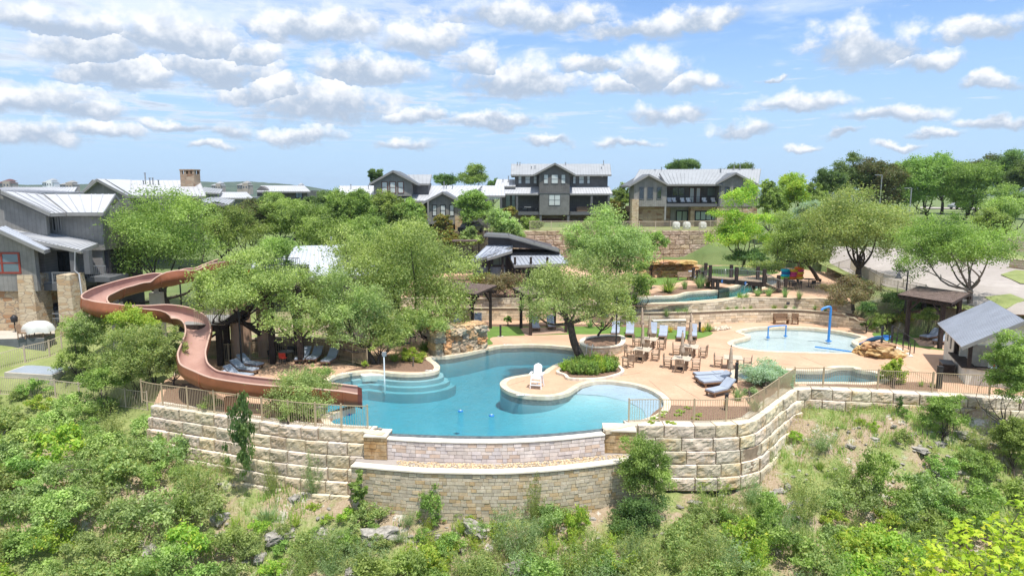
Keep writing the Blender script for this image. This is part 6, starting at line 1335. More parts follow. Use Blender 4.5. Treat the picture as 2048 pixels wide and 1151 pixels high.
# ---- lifeguard chair
p = G(1074, 774); t = thing('lifeguard_chair', 'white plastic lifeguard chair on the peninsula between the two pool bays', 'lifeguard chair', p, R_(-14)); t.scale = (.8, .8, .8); W = 'white_plastic'
for x in (-.38, .38):
 b = MB(); b.beam((x * 1.12, -.48, 0), (x * .95, -.36, 1.12), .06, .14); b.build('leg', M[W], t); b = MB(); b.beam((x * 1.12, .52, 0), (x * .95, .22, .85), .06, .14); b.build('leg', M[W], t)
 b = MB(); b.box((x * 1.2, -.1, 1.14), (.15, .82, .04)); b.build('armrest', M[W], t)
b = MB(); b.box((0, -.1, .78), (.7, .6, .05)); b.build('seat', M[W], t)
b = MB()
for i in range(5): x = -.26 + i * .13; b.box((x, .28 + .0, 1.22 + .05 * (1 - abs(i - 2) / 2)), (.115, .03, .9 + .12 * (1 - (i - 2) ** 2 / 4)), rx=-.2)
b.tube([(-.30, .38, 1.5), (-.2, .42, 1.68), (0, .44, 1.76), (.2, .42, 1.68), (.30, .38, 1.5)], .05, 6); b.build('backrest', M[W], t)
for y, z in ((-.5, .3), (-.44, .55)): b = MB(); b.box((0, y + .02, z), (.82, .14, .05)); b.build('step', M[W], t)
b = MB(); b.box((0, .45, .3), (.84, .05, .1)); b.box((0, 0, .26), (.05, .9, .08)); b.build('cross_brace', M[W], t)
# ---- pergolas
def pergola(label, corners, zt, ov=.5, pw=.26, slats=True, zg=0.0, mat_top='pergola_top'):
 c = [Vector(q) for q in corners]; cen = sum(c, Vector()) / 4; t = thing('pergola', label, 'pergola', (cen.x, cen.y, zg))
 for q in c:
  b = MB(); b.box((q.x, q.y, (zt + zg) / 2), (pw, pw, zt - zg)); b.build('post', M['dark_wood'], t, True)
 Z = zt + .12
 for a, e in ((0, 1), (3, 2)):
  d = (c[e] - c[a]).normalized(); p, q = c[a] - d * ov, c[e] + d * ov; p.z = q.z = Z
  for s_ in (-.14, .14): n = Vector((-d.y, d.x, 0)) * s_; b = MB(); b.beam(p + n, q + n, .07, .26); b.build('beam', M['dark_wood'], t, True)
 for a, e, q2 in ((0, 1, 3), (1, 0, 2), (2, 3, 1), (3, 2, 0)):
  for oth in (e, q2):
   d = (c[oth] - c[a]).normalized(); p = c[a].copy(); p.z = zt - .8; q = c[a] + d * .8; q.z = zt; b = MB(); b.beam(p, q, .12); b.build('brace', M['dark_wood'], t, True)
 b = MB(); side = (c[3] - c[0]); n = int((side.length + 2 * ov) / .42); dv = side.normalized(); du = (c[1] - c[0]).normalized(); LU = (c[1] - c[0]).length + 2 * ov
 o0 = c[0] - dv * ov - du * ov
 nr = int(LU / .4)
 for i in range(nr + 1): p = o0 + du * (LU * i / nr); p.z = Z + .21; q = p + dv * (side.length + 2 * ov); b.beam(p, q, .06, .16)
 b.build('rafters', M['dark_wood'], t, True); b = MB(); ns = int((side.length + 2 * ov) / .13)
 for i in range(ns + 1): p = o0 + dv * ((side.length + 2 * ov) * i / ns); p.z = Z + .31; b.beam(p, p + du * LU, .10, .035)
 b.build('roof_slats', M[mat_top], t, True); return t
pergola('dark timber pergola behind the rock waterfall with two loungers beneath', [G(881,661), G(945,669), G(981,656), G(917,643)], 3.15, .6)
pergola('dark timber pergola partly behind the crown of the leaning tree', [G(1061,670), G(1132,664), G(1109,650), G(1042,656)], 3.1, .6)
pergola('large dark timber pergola beside the snack bar hut at right', [G(1812,682), G(1879,697), G(1879,697)+Vector((3.6,3.6,0)), G(1812,682)+Vector((3.4,3.6,0))], 3.35, .8)
for (px, py, w) in ((1252, 665, 'thin dark post left of the loungers'),): pass
# ---- lamp posts and bollards
def bell_lamp(t, p, arm, mat='brass_lamp'):
 b = MB(); b.tube([p, p + Vector((arm, 0, 0))], .035, 6); b.tube([p + Vector((arm, 0, .02)), p + Vector((arm, 0, -.18))], .03, 6); b.tube([p + Vector((0, 0, -.5)), p + Vector((arm * .9, 0, -.02))], .02, 5); b.build('arm', M['dark_metal'], t, True)
 b = MB(); b.lathe(p + Vector((arm, 0, -.18)), [(.05, 0), (.12, -.04), (.13, -.22), (.19, -.3), (.3, -.42), (.29, -.44), (.1, -.42), (0, -.42)], 14); b.build('lamp_shade', M[mat], t, True)
def lamp(name, label, base, h, arm, r=.07, base_block=False):
 t = thing(name, label, 'lamp post', base); b = MB(); b.cyl(base, r, h, 10, r * .8); b.build('pole', M['dark_metal'], t, True); bell_lamp(t, base + Vector((0, 0, h)), arm)
 if base_block: b = MB(); b.cyl(base, .3, .35, 12); b.build('base', M['concrete'], t, True)
lamp('street_lamp', 'tall dark lamp post with hanging bell lamp on the lounge deck by the slide', G(484, 738), 5.0, .75)
lamp('street_lamp', 'tall dark lamp post with bell lamp behind the dark pergola at right', G(1806, 665), 5.3, -.75, base_block=True)
q = onground(365, 640, .8); lamp('street_lamp', 'dark lamp post with bell lamp behind the upper run of the slide', q, 4.6, .7)
for (px, py, Y, hh, lab) in ((1764, 350, 118, 8, 'thin street light among the dark trees at the upper right'), (1823, 376, 112, 6, 'short street light with flat head by the right lawn trees')):
 top = AT(px, py, Y); z0 = tz(top.x, Y); t = thing('street_light', lab, 'street light', (top.x, Y, z0)); b = MB(); b.cyl((top.x, Y, z0), .1, top.z - z0, 8); b.build('pole', M['galv'], t, True); b = MB(); b.beam(top, top + Vector((-1.2, 0, 0)), .3, .12); b.build('lamp_head', M['galv'], t, True)
def bollard(px, py, label, h=1.0, z=0.0, w=.16, cap=False):
 p = G(px, py, z); t = thing('bollard', label, 'bollard', p); b = MB(); b.box((0, 0, h / 2), (w, w, h)); b.build('post', M['dark_metal'], t); b = MB(); b.box((0, 0, h + .02), (w * 1.15, w * 1.15, .05)); b.build('cap', M['dark_metal'], t)
 if cap: b = MB(); b.box((0, 0, .02), (w * 3, w * 2.4, .04)); b.build('base_plate', M['concrete'], t)
bollard(1001, 673, 'dark bollard light on the turf right of the rock waterfall', .95, cap=True); bollard(1472, 765, 'dark square post beside the grey bush and the loungers', 1.25); bollard(1452, 820, 'dark post in the mulch bed just behind the right fence', .9); bollard(1399, 663, 'dark bollard between the yellow grass clumps', .8); bollard(1877, 776, 'leaning dark square post behind the right fence near the snack bar', 1.35, w=.24); bollard(1232, 690, 'tall thin dark post in the raised round planter', 3.6, .5, .1)
# pool lift pole
t = thing('pool_handrail', 'white steel pole standing in the water by the curved pool steps', 'pool pole', G(769, 757)); b = MB(); b.tube([(0, 0, -1.0), (0, 0, .9), (-.02, .1, 1.55)], .045, 10); b.build('pole', M['white_plastic'], t); b = MB(); b.box((.0, .12, 1.6), (.26, .2, .26)); b.build('head', M['galv'], t)
def rails(label, px, py, z, n=2, w=.6, rz=0.0, mat='steel'):
 t = thing('grab_rail', label, 'handrail', G(px, py, z), rz)
 for i in range(n): y = -w / 2 + i * w; b = MB(); b.tube(smooth_open([(-.5, y, -.4), (-.5, y, .4), (-.35, y, .8), (0, y, .88), (.35, y, .6), (.5, y, 0)], 4), .025, 7); b.build('rail', M[mat], t)
rails('pair of curved steel grab rails beside the lazy river below the bridge', 1493, 584, UPZ, 2, .6, .3); rails('pair of steel grab rails on the river bank behind the bridge', 1455, 552, UPZ, 2, .5, 1.2); rails('small steel grab rails by the leaning tree at the pool edge', 1180, 711, 0, 2, .4, 1.3)
# ---- depth markers on the pool edges
simple('marker_tile', (.78, .78, .76), .02, 4, .5)
def marker(px, py, lines, rot=0.0, z=.035):
 p = G(px, py, z); t = thing('depth_marker', lines[1], 'depth marker', p, rot); b = MB(); b.box((0, 0, .005), (.78, .18, .012)); b.build('tile', M['marker_tile'], t)
 cu = bpy.data.curves.new('lettering', 'FONT'); cu.body = lines[0]; cu.size = .2; cu.align_x = 'CENTER'; cu.align_y = 'CENTER'; cu.extrude = .003; o = bpy.data.objects.new('lettering', cu); COL.objects.link(o); dg = bpy.context.evaluated_depsgraph_get(); m_ = bpy.data.meshes.new_from_object(o.evaluated_get(dg)); bpy.data.objects.remove(o)
 q = link('lettering', m_, t, None); m_.materials.clear(); m_.materials.append(M['black']); q.location = (0, 0, .014)
marker(693, 745.5, ('3 FT 6 IN', 'white depth marker tile on the left coping near the hidden slide end')); marker(862, 740, ('3 FT 6 IN', 'white depth marker tile on the coping below the round bright bush'), .2); marker(1016, 688.5, ('4 FT 0 IN', 'white depth marker tile on the far coping right of the rock waterfall')); marker(1046, 789, ('3 FT 6 IN', 'white depth marker tile at the tip of the peninsula')); marker(1316, 591, ('3 FT', 'white depth marker tile on the far bank of the lazy river'), 0, UPZ + .035)
for (px, py, lab) in ((983, 831, 'small blue float nearest the middle of the pool'), (921, 822, 'small blue float left of the middle one'), (698, 829, 'small blue float behind the end of the left fence')):
 t = thing('pool_float', lab, 'float', G(px, py, WL)); t.scale = (.8, .8, .55); b = MB(); b.lathe((0, 0, 0), [(.02, -.05), (.16, -.02), (.2, .03), (.14, .09), (.05, .12), (0, .12)], 14); b.build('body', M['blue_vinyl'], t); b = MB(); b.cyl((0, 0, .12), .05, .04, 10); b.build('cap', M['white_plastic'], t)
# ---- splash pool features
t = thing('water_arch', 'low blue pipe arch standing in the back of the splash pool', 'splash feature', G(1553, 669)); b = MB(); a, c = G(1536, 672) - G(1553, 669), G(1571, 669) - G(1553, 669); H_ = .8
b.tube(smooth_open([a + Vector((0, 0, -.2)), a + Vector((0, 0, H_ - .2)), a.lerp(c, .06) + Vector((0, 0, H_)), a.lerp(c, .94) + Vector((0, 0, H_)), c + Vector((0, 0, H_ - .2)), c + Vector((0, 0, -.2))], 4), .055, 10); b.build('pipe', M['blue_paint'], t)
b = MB(); b.cyl(a + Vector((0, 0, -.12)), .16, .06, 12); b.cyl(c + Vector((0, 0, -.12)), .16, .06, 12); b.build('flange', M['blue_paint'], t)
p = G(1657, 679); t = thing('water_spout', 'tall blue pole with bent arm pouring water in the splash pool', 'splash feature', p); b = MB(); b.tube([(0, 0, -.2), (.02, 0, 2.35)], .10, 12); b.build('pole', M['blue_paint'], t); b = MB(); b.tube(smooth_open([(.02, 0, 2.1), (.02, 0, 2.55), (-.1, 0, 2.72), (-.55, 0, 2.6), (-.75, -.05, 2.45)], 4), .09, 10); b.build('arm', M['blue_paint'], t); b = MB(); b.cyl((0, 0, -.12), .24, .06, 14); b.build('flange', M['blue_paint'], t)
p, q = G(1630, 691), G(1711, 702); t = thing('lane_line', 'blue float line lying across the right part of the splash pool', 'float line', (p + q) / 2); b = MB(); b.tube([p + Vector((0, 0, -.08)), (p + q) / 2 + Vector((0, .1, -.08)), q + Vector((0, 0, -.08))], .055, 8); b.build('line', M['blue_paint'], t, True)
# small rock slide with steps
def rockpile(name, label, cat, items, mat='sandrock', seed=0, cube=.6):
 cx_ = sum(i[0][0] for i in items) / len(items); cy_ = sum(i[0][1] for i in items) / len(items); t = thing(name, label, cat, (cx_, cy_, min(i[0][2] for i in items)))
 for k, (c, d, rz) in enumerate(items):
  b = MB(); g_ = rnd.uniform(.8, 1.15); b.cur = tuple(g_ * q for q in rnd.choice([(1.45, .88, .5), (1.4, 1.05, .7), (1.0, .98, .92), (1.25, 1.15, 1.0), (1.35, 1.15, .85), (1.1, .95, .8), (1.45, 1.2, .8)])) if cube > .9 else (g_ * 1.05, g_ * rnd.uniform(.8, 1.05), g_ * rnd.uniform(.62, 1.0)); b.rock(c, d, seed + k * 3, rz, 3, .11 if cube > .7 else .17, cube); b.build('boulder', M[mat], t, True)
 return t
it = []
for (px, py, z, w, d, h_) in ((1722,702,.1,1.5,.9,.45),(1745,708,.1,1.6,1,.45),(1768,711,.1,1.5,1,.42),(1792,712,.1,1.4,.9,.36),(1733,696,.35,1.6,1,.4),(1757,702,.4,1.7,1,.4),(1780,706,.3,1.4,1,.4),(1748,694,.6,1.6,1.1,.42),(1770,697,.65,1.5,1,.4),(1797,704,.3,1.2,.9,.3),(1765,690,.85,1.6,1.2,.35),(1745,688,.75,1.2,1,.3)): it.append((tuple(G(px, py, z)), (w, d, h_ * 1.1), rnd.random()))
rp = rockpile('rock_mound', 'small golden rock mound with steps and a blue kiddie slide right of the splash pool', 'rock mound', it, seed=9)
t = thing('kiddie_slide', 'small bright blue slide trough on top of the golden rock mound', 'slide', G(1757, 684, .9)); S = [Vector(p) for p in smooth_open([tuple(G(1774,684,1.05)), tuple(G(1762,682.5,1.0)), tuple(G(1748,686,.75)), tuple(G(1736,692,.4)), tuple(G(1722,697,.1))], 4)]; b = MB(); n = len(S); m = 7; vs = []
for i, p in enumerate(S):
 d = (S[min(i + 1, n - 1)] - S[max(i - 1, 0)]); d.z = 0; d.normalize(); r = Vector((d.y, -d.x, 0))
 for k in range(m): a = math.pi * k / (m - 1); vs.append(p + r * (-math.cos(a) * .34) + Vector((0, 0, .42 - math.sin(a) * .28)))
b.add(vs, [(i * m + k, i * m + k + 1, (i + 1) * m + k + 1, (i + 1) * m + k) for i in range(n - 1) for k in range(m - 1)], True); b.build('trough', M['blue_paint'], t, True); b = MB(); b.tube([vs[i * m] for i in range(n)], .04, 6); b.tube([vs[i * m + m - 1] for i in range(n)], .04, 6); b.build('rim', M['blue_paint'], t, True)
t = thing('stair_railing', 'dark bronze railing running down the steps of the rock mound', 'railing', G(1800, 710))
for A_, B_ in (((1763, 688, .95), (1819, 713, 0)), ((1783, 676, .95), (1828, 706, 0))):
 a, c = G(*A_), G(*B_); b = MB(); b.tube([a + Vector((0, 0, 1)), c + Vector((0, 0, 1))], .025, 6); b.tube([a + Vector((0, 0, .55)), c + Vector((0, 0, .55))], .015, 6)
 for i in range(5): s_ = a.lerp(c, i / 4); b.box((s_.x, s_.y, s_.z + .5), (.05, .05, 1.0))
 b.build('rail', M['dark_metal'], t, True)
b = MB()
for i in range(5): c = G(1778 + i * 9, 688 + i * 5, .8 - i * .17); b.box((c.x, c.y, c.z / 2), (.55, 1.2, c.z + .02), rz=-.3)
b.build('steps', M['capstone'], rp, True)
for (px, c_) in ((1763, 'left'), (1783, 'right')): q = G(px, 685, .6); tt = thing('gate_post', '%s dark bronze post at the top of the rock mound steps' % c_, 'post', q); b = MB(); b.box((0, 0, .6), (.13, .13, 1.2)); b.build('post', M['dark_metal'], tt); b = MB(); b.box((0, 0, 1.22), (.17, .17, .05)); b.build('cap', M['dark_metal'], tt)
# ---- main rock waterfall
def rw(px0, px1, zt, front=(868, 714, 980, 696)):
 it = []
 return it
it = []; A, B_ = G(872, 713), G(976, 697); u = (B_ - A).normalized(); v = Vector((-u.y, u.x, 0)); L = (B_ - A).length; r = random.Random(11)
for z, h_, inset_, n in ((-.15, .6, 0, 7), (.38, .55, .08, 6), (.86, .58, .10, 6), (1.34, .5, .0, 7), (1.72, .3, .22, 5)):
 cuts = sorted([0] + [min(max((i + r.uniform(-.25, .25)) / n, 0), 1) for i in range(1, n)] + [1])
 for i in range(n):
  s0, s1 = cuts[i], cuts[i + 1]; p = A + u * (L * (s0 + s1) / 2) + v * (inset_ + .65 + r.uniform(-.08, .08))
  it.append(((p.x, p.y, z + h_ / 2), (L * (s1 - s0) * 1.04, 1.45, h_ * 1.05), math.atan2(u.y, u.x) + r.uniform(-.06, .06)))
for i in range(10): s_ = r.random(); p = A + u * (L * (.08 + .84 * s_)) + v * r.uniform(1.0, 2.9); it.append(((p.x, p.y, 1.45 + r.uniform(-.1, .25)), (r.uniform(.9, 1.8), r.uniform(.8, 1.2), .5), r.random() * 3))
for i in range(5): p = B_ + v * (.9 + i * .6) - u * .3; it.append(((p.x, p.y, .55), (1.2, .9, 1.5), r.random()))
rockpile('rock_waterfall', 'orange and grey stacked rock waterfall block on the far edge of the main pool', 'rock waterfall', it, 'blockrock', seed=31, cube=.93)
it = []
for k in range(4):
 for i in range(6): q = G(1296 + i * 16 + r.uniform(-4, 4), 551 - k * 7, UPZ + .1 + k * .42); it.append(((q.x, q.y + k * .3, q.z), (2.2, 1.8, .62), r.random() * .6))
for i in range(5): q = G(1310 + i * 15, 524, UPZ + 1.75); it.append(((q.x, q.y, q.z), (2.4, 2.4, .4), r.random()))
rockpile('rock_outcrop', 'wide golden layered rock outcrop on the upper deck behind the river', 'rock outcrop', it, seed=77, cube=.85)
# ---- bridge over the river
t = thing('footbridge', 'dark timber footbridge with thin metal rails over the lazy river', 'bridge', G(1470, 590, UPZ)); BZ = 2.95
F0, F1 = G(1420, 556, BZ), G(1528, 565, BZ); dv = Vector((.15, 2.2, 0)); F2, F3 = F1 + dv, F0 + dv
b = MB(); b.slab([F0 + Vector((0, 0, .02)), F1 + Vector((0, 0, .02)), F2 + Vector((0, 0, .02)), F3 + Vector((0, 0, .02))], .1); b.build('deck_boards', M['teak'], t, True)
for a, c in ((F0, F1), (F3, F2)): b = MB(); b.beam(a + Vector((0, 0, -.2)), c + Vector((0, 0, -.2)), .16, .42); b.build('beam', M['dark_wood'], t, True)
e0, e1 = G(1570, 585, UPZ), G(1570, 585, UPZ) + dv; w0, w1 = G(1394, 566, UPZ), G(1394, 566, UPZ) + dv
def bp(p, z0, h_=1.2): b = MB(); b.box((p.x, p.y, z0 + h_ / 2), (.3, .3, h_)); b.build('post', M['dark_wood'], t, True)
for s_ in (0.0, .5, 1.0): bp(F0.lerp(F1, s_), BZ - .3, 1.65); bp(F3.lerp(F2, s_), BZ - .3, 1.65)
for q in (e0, e1): bp(q, UPZ, 1.5)
for q in (w0, w1, w0.lerp(F0, .45) , w1.lerp(F3, .5)): bp(q, UPZ, 1.5)
for s_ in (.04, .13): bp(F0.lerp(F1, s_ * 1.0 + .02), UPZ - .9, 1.9); bp(F3.lerp(F2, s_ + .02), UPZ - .9, 1.9)
for s_ in (.93,): bp(F0.lerp(F1, s_), UPZ - .9, 1.9); bp(F3.lerp(F2, s_), UPZ - .9, 1.9)
for a, c in ((F0, F1), (F3, F2)): railing(t, [a, c], 1.1, 'galv', .17)
railing(t, [F1, e0], 1.0, 'steel', .25); railing(t, [F2, e1], 1.0, 'steel', .25); railing(t, [w0, F0], 1.0, 'galv', .25); railing(t, [w1, F3], 1.0, 'galv', .25)
b = MB()
for i in range(7): s_ = (i + .5) / 7; p = F1.lerp(e0, s_); q = F2.lerp(e1, s_); z = BZ - (BZ - UPZ) * (i + 1) / 7 + .05; b.beam((p.x, p.y, z), (q.x, q.y, z), .34, .08)
b.build('treads', M['teak'], t, True); b = MB(); b.beam(F1 + Vector((0, 0, -.2)), e0, .1, .3); b.beam(F2 + Vector((0, 0, -.2)), e1, .1, .3); b.build('stringers', M['dark_wood'], t, True)
b = MB(); b.beam(w0, F0 + Vector((0, 0, -.2)), .1, .3); b.beam(w1, F3 + Vector((0, 0, -.2)), .1, .3); b.slab([w0 + Vector((0, 0, .05)), F0 + Vector((0, 0, .02)), F3 + Vector((0, 0, .02)), w1 + Vector((0, 0, .05))], .08); b.build('ramp', M['teak'], t, True)
# ---- float ring racks
cols = {'ring_cyan': (.02, .45, .62), 'ring_navy': (.02, .12, .35), 'ring_green': (.35, .62, .05), 'ring_pink': (.75, .08, .25), 'ring_orange': (.85, .22, .03), 'ring_yellow': (.8, .55, .05), 'ring_red': (.7, .05, .05)}
for k_, c_ in cols.items(): simple(k_, c_, .03, 3, .45)
def torus(b, c, R0, r0, n=18, m=8):
 c = Vector(c); vs = [(c.x + (R0 + r0 * math.cos(2 * math.pi * j / m)) * math.cos(2 * math.pi * i / n), c.y + (R0 + r0 * math.cos(2 * math.pi * j / m)) * math.sin(2 * math.pi * i / n), c.z + r0 * math.sin(2 * math.pi * j / m)) for i in range(n) for j in range(m)]
 b.add(vs, [(i * m + j, ((i + 1) % n) * m + j, ((i + 1) % n) * m + (j + 1) % m, i * m + (j + 1) % m) for i in range(n) for j in range(m)], True)
names = {'ring_cyan': 'cyan', 'ring_navy': 'navy blue', 'ring_green': 'lime green', 'ring_pink': 'pink', 'ring_orange': 'orange', 'ring_yellow': 'yellow', 'ring_red': 'red'}
for px, seq, w in ((1570, ['ring_green', 'ring_cyan', 'ring_navy', 'ring_cyan'], 'left'), (1584, ['ring_orange', 'ring_pink', 'ring_pink', 'ring_yellow'], 'middle'), (1597, ['ring_yellow', 'ring_orange', 'ring_yellow', 'ring_pink', 'ring_orange'], 'right')):
 q = G(px, 566, UPZ); tt = thing('ring_stand', 'thin pole stand carrying the %s stack of float rings' % w, 'stand', (q.x, q.y, UPZ)); b = MB(); b.cyl((0, 0, 0), .04, 1.9, 8); b.build('pole', M['galv'], tt); b = MB(); b.cyl((0, 0, .42), .4, .05, 16); b.build('shelf', M['galv'], tt)
 order = ['bottom', 'second', 'third', 'fourth', 'top']
 for k, mname in enumerate(seq):
  o = MB(); torus(o, (0, 0, 0), .36, .15); pos = 'topmost' if k == len(seq) - 1 else order[k]
  x = o.build('float_ring', M[mname]); x.location = (q.x + r.uniform(-.06, .06), q.y + r.uniform(-.06, .06), UPZ + .62 + k * .27); tag(x, '%s float ring, %s of the %s stack' % (names[mname], pos, w), 'float ring', 'stacked float rings')
# ---- benches and small things on the upper side
def bench(px, py, z, w, label, rz=0.0, mat='teak'):
 t = thing('park_bench', label, 'bench', G(px, py, z), rz); b = MB(); b.box((0, 0, .42), (w, .5, .06)); b.build('seat', M[mat], t); b = MB(); b.box((0, .25, .7), (w, .05, .5), rx=-.1); b.build('backrest', M[mat], t)
 for x in (-w / 2 + .06, w / 2 - .06): b = MB(); b.box((x, 0, .2), (.08, .45, .4)); b.build('leg', M[mat], t); b = MB(); b.box((x, 0, .62), (.07, .5, .05)); b.build('armrest', M[mat], t)
bench(1562, 647.5, 0, 1.35, 'brown bench against the curved terrace wall behind the splash pool', .05, 'lounger_wood'); bench(1590, 648, 0, .6, 'small brown chair beside the bench at the terrace wall', -.3, 'lounger_wood'); bench(1372, 560, UPZ, 1.9, 'pale bench on the upper deck in front of the rock outcrop')
put(lgB, 'grey lounger in front of the golden rock outcrop', None, G(1388, 560, UPZ), R_(110))
for (px, py, lab) in ((1422, 616, 'small dark notice sign on the upper terrace wall, left one'), (1576, 606, 'small dark notice sign on the upper terrace wall, right one')):
 p = AT(px, py, G(px, 619, .9).y - .15); t = thing('notice_sign', lab, 'sign', p); b = MB(); b.box((0, 0, 0), (.3, .04, .26)); b.build('board', M['dark_metal'], t); b = MB(); b.box((0, -.024, 0), (.2, .006, .04)); b.build('stripe', M['galv'], t)
for (px, Y, lab) in ((1446, 0, 'left dark blue wave badge on the beam of the footbridge'), (1493, 0, 'right dark blue wave badge on the beam of the footbridge')):
 s_ = (px - 1420) / 108; p = F0.lerp(F1, s_) + Vector((0, -.1, -.2)); t = thing('wave_badge', lab, 'badge', p); b = MB(); b.tube([(0, -.01, 0), (0, .02, 0)], .17, 18); b.build('disc', M['blue_vinyl'], t); b = MB(); b.tube([(-.13, -.02, -.02), (-.06, -.02, .03), (0, -.02, -.01), (.06, -.02, .03), (.13, -.02, -.02)], .015, 5); b.build('wave', M['galv'], t)
# ---- left garden: patio, covered table, wicker chair, grey pad
pp = [G(-200,700,1.3), G(0,683,1.3), G(88,681,1.3), G(110,672,1.3), G(110,655,1.3), G(-200,650,1.3)]
tag(flat('patio', [Vector((p.x, p.y)) for p in pp], [], 1.5, M['concrete']), kind='structure')
t = thing('patio_step', 'raised patio with grey boarded side in front of the left building', 'patio', (pp[1].x, pp[1].y, .6)); b = MB(); q = [Vector((p.x, p.y)) for p in pp]; b.prism(q, .2, 1.492); b.build('boarded_side', M['deck_side'], t, True)
p = G(78, 672, 1.5); t = thing('covered_table', 'outdoor dining set under a pale wrinkled cover on the left patio', 'covered table', (p.x, p.y, 1.5)); t.scale = (.66, .66, 1.1)
b = MB(); nn = 40; prof = [(.0, 1.05), (.7, 1.0), (1.0, .95), (1.35, .78), (1.55, .55), (1.6, .35)]; vs = []
for j, (rr, z) in enumerate(prof):
 for k in range(nn): a = 2 * math.pi * k / nn; ww = 1 + .06 * math.sin(a * 7) * (j / 5) + .04 * math.sin(a * 13 + 1) * (j / 5); vs.append((rr * ww * math.cos(a) * 1.05, rr * ww * math.sin(a) * .8, z + .05 * math.sin(a * 5 + 1) * (j > 2)))
b.add(vs, [(j * nn + k, (j + 1) * nn + k, (j + 1) * nn + (k + 1) % nn, j * nn + (k + 1) % nn) for j in range(5) for k in range(nn)], True); b.build('cover', M['cover_cloth'], t)
for x in (-.9, .9):
 for y in (-.6, .6): b = MB(); b.box((x, y, .3), (.08, .08, .6)); b.build('leg', M['wicker'], t)
p = G(48, 676, 1.5); t = thing('wicker_chair', 'brown wicker armchair left of the covered table', 'chair', (p.x, p.y, 1.5), R_(100)); b = MB(); b.box((0, 0, .42), (.6, .55, .08)); b.build('seat', M['wicker'], t); b = MB(); b.box((0, .28, .72), (.62, .07, .6), rx=-.2); b.build('backrest', M['wicker'], t)
for x in (-.27, .27):
 b = MB(); b.box((x, 0, .62), (.06, .5, .05)); b.build('armrest', M['wicker'], t)
 for y in (-.22, .24): b = MB(); b.box((x, y, .2), (.05, .05, .42)); b.build('leg', M['wicker'], t)
q = [G(8,744,.06), G(104,750,.06), G(152,731,.06), G(155,714,.06), G(99,712,.06)]; t = thing('sport_pad', 'flat blue grey pad with pale rim on the lawn at the left', 'pad', (q[0].x + 2, q[0].y + 2, 0)); pq = [Vector((p.x, p.y)) for p in q]
b = MB(); b.prism(pq, -1.1, .05); b.build('rim', M['concrete'], t, True); b = MB(); b.prism(offset(pq, -.22), .0, .062); b.build('pad_surface', M['asphalt_blue'], t, True)
for (px, py, hgt, lab) in ((636, 840, .7, 'small pale garden urn behind the left fence by the hidden pool edge'),): p = G(640, 835); t = thing('filter_box', 'small grey equipment box behind the left fence', 'equipment box', p); b = MB(); b.box((0, 0, .3), (.35, .3, .6)); b.build('body', M['galv'], t); b = MB(); b.box((0, 0, .62), (.4, .35, .04)); b.build('lid', M['concrete'], t)
p = G(705, 818); q = G(668, 829); t = thing('stone_kerb', 'pale stone kerb wedge under the end of the brown slide', 'kerb', p); b = MB(); b.beam(p + Vector((0, 0, .0)), q, .45, .35); b.beam(q, G(650, 838), .45, .33); b.build('kerb', M['coping'], t, True)
# ================================================================== vegetation
def leafmesh(name, pos, outn, size, rs, mat, var, stems=None, aspect=.55, up=.35, sun=None, stem_mat=None):
 """pos (N,3) leaf centres, outn (N,3) outward hint, var (N,) tone 0..1"""
 N = len(pos); nrm = rs.normal(size=(N, 3)) * .75 + outn * .6; nrm[:, 2] += up; nrm /= np.linalg.norm(nrm, axis=1)[:, None] + 1e-9
 a = rs.normal(size=(N, 3)); u = np.cross(nrm, a); u /= np.linalg.norm(u, axis=1)[:, None] + 1e-9; v = np.cross(nrm, u)
 s = size * rs.uniform(.65, 1.35, size=(N, 1)); U = u * s * .5; V = v * s * aspect * .5
 co = np.stack([pos - U, pos - V * 1.0 + U * .1, pos + U, pos + V * 1.0 - U * .1], 1).reshape(-1, 3)
 nv0 = 0; verts = co; nf = N
 me = bpy.data.meshes.new(name); me.vertices.add(4 * N); me.loops.add(4 * N); me.polygons.add(N)
 me.vertices.foreach_set('co', verts.astype(np.float32).ravel()); me.loops.foreach_set('vertex_index', np.arange(4 * N, dtype=np.int32))
 me.polygons.foreach_set('loop_start', np.arange(0, 4 * N, 4, dtype=np.int32)); me.polygons.foreach_set('loop_total', np.full(N, 4, dtype=np.int32))
 ca = me.color_attributes.new('Col', 'FLOAT_COLOR', 'CORNER'); c = np.ones((N, 4), np.float32); c[:, 0] = np.clip(var, 0, 1); c[:, 1] = rs.random(N); c[:, 2] = rs.random(N)
 ca.data.foreach_set('color', np.repeat(c, 4, axis=0).ravel()); me.update(calc_edges=True); me.materials.append(mat); return me
def puffs(lobes, rs, per, pr):
 P_, O_, T_ = [], [], []
 for (c, r, tone) in lobes:
  n = max(4, int(per * (r[0] * r[1] * r[2]) ** (2 / 3))); d = rs.normal(size=(n, 3)); d[:, 2] = np.where(d[:, 2] < -.8, -d[:, 2] * .6, d[:, 2]); d /= np.linalg.norm(d, axis=1)[:, None]
  f = rs.uniform(.3, 1.12, size=(n, 1)) ** .6; P_.append(np.array(c) + d * f * np.array(r)); O_.append(d); T_.append(np.clip(tone + rs.normal(size=n) * .26, 0, 1))
 return np.concatenate(P_), np.concatenate(O_), np.concatenate(T_)
def fill(P_, O_, T_, k, pr, rs, flat_=.7):
 n = len(P_); rr = pr * rs.uniform(.5, 1.25, size=(n, 1)); idx = np.repeat(np.arange(n), k); off = rs.normal(size=(n * k, 3)) * rr[idx] * .55; off[:, 2] *= flat_
 return P_[idx] + off, O_[idx] * .5 + off / (np.linalg.norm(off, axis=1)[:, None] + 1e-6) * .6, np.clip(T_[idx] + rs.normal(size=n * k) * .12, 0, 1)
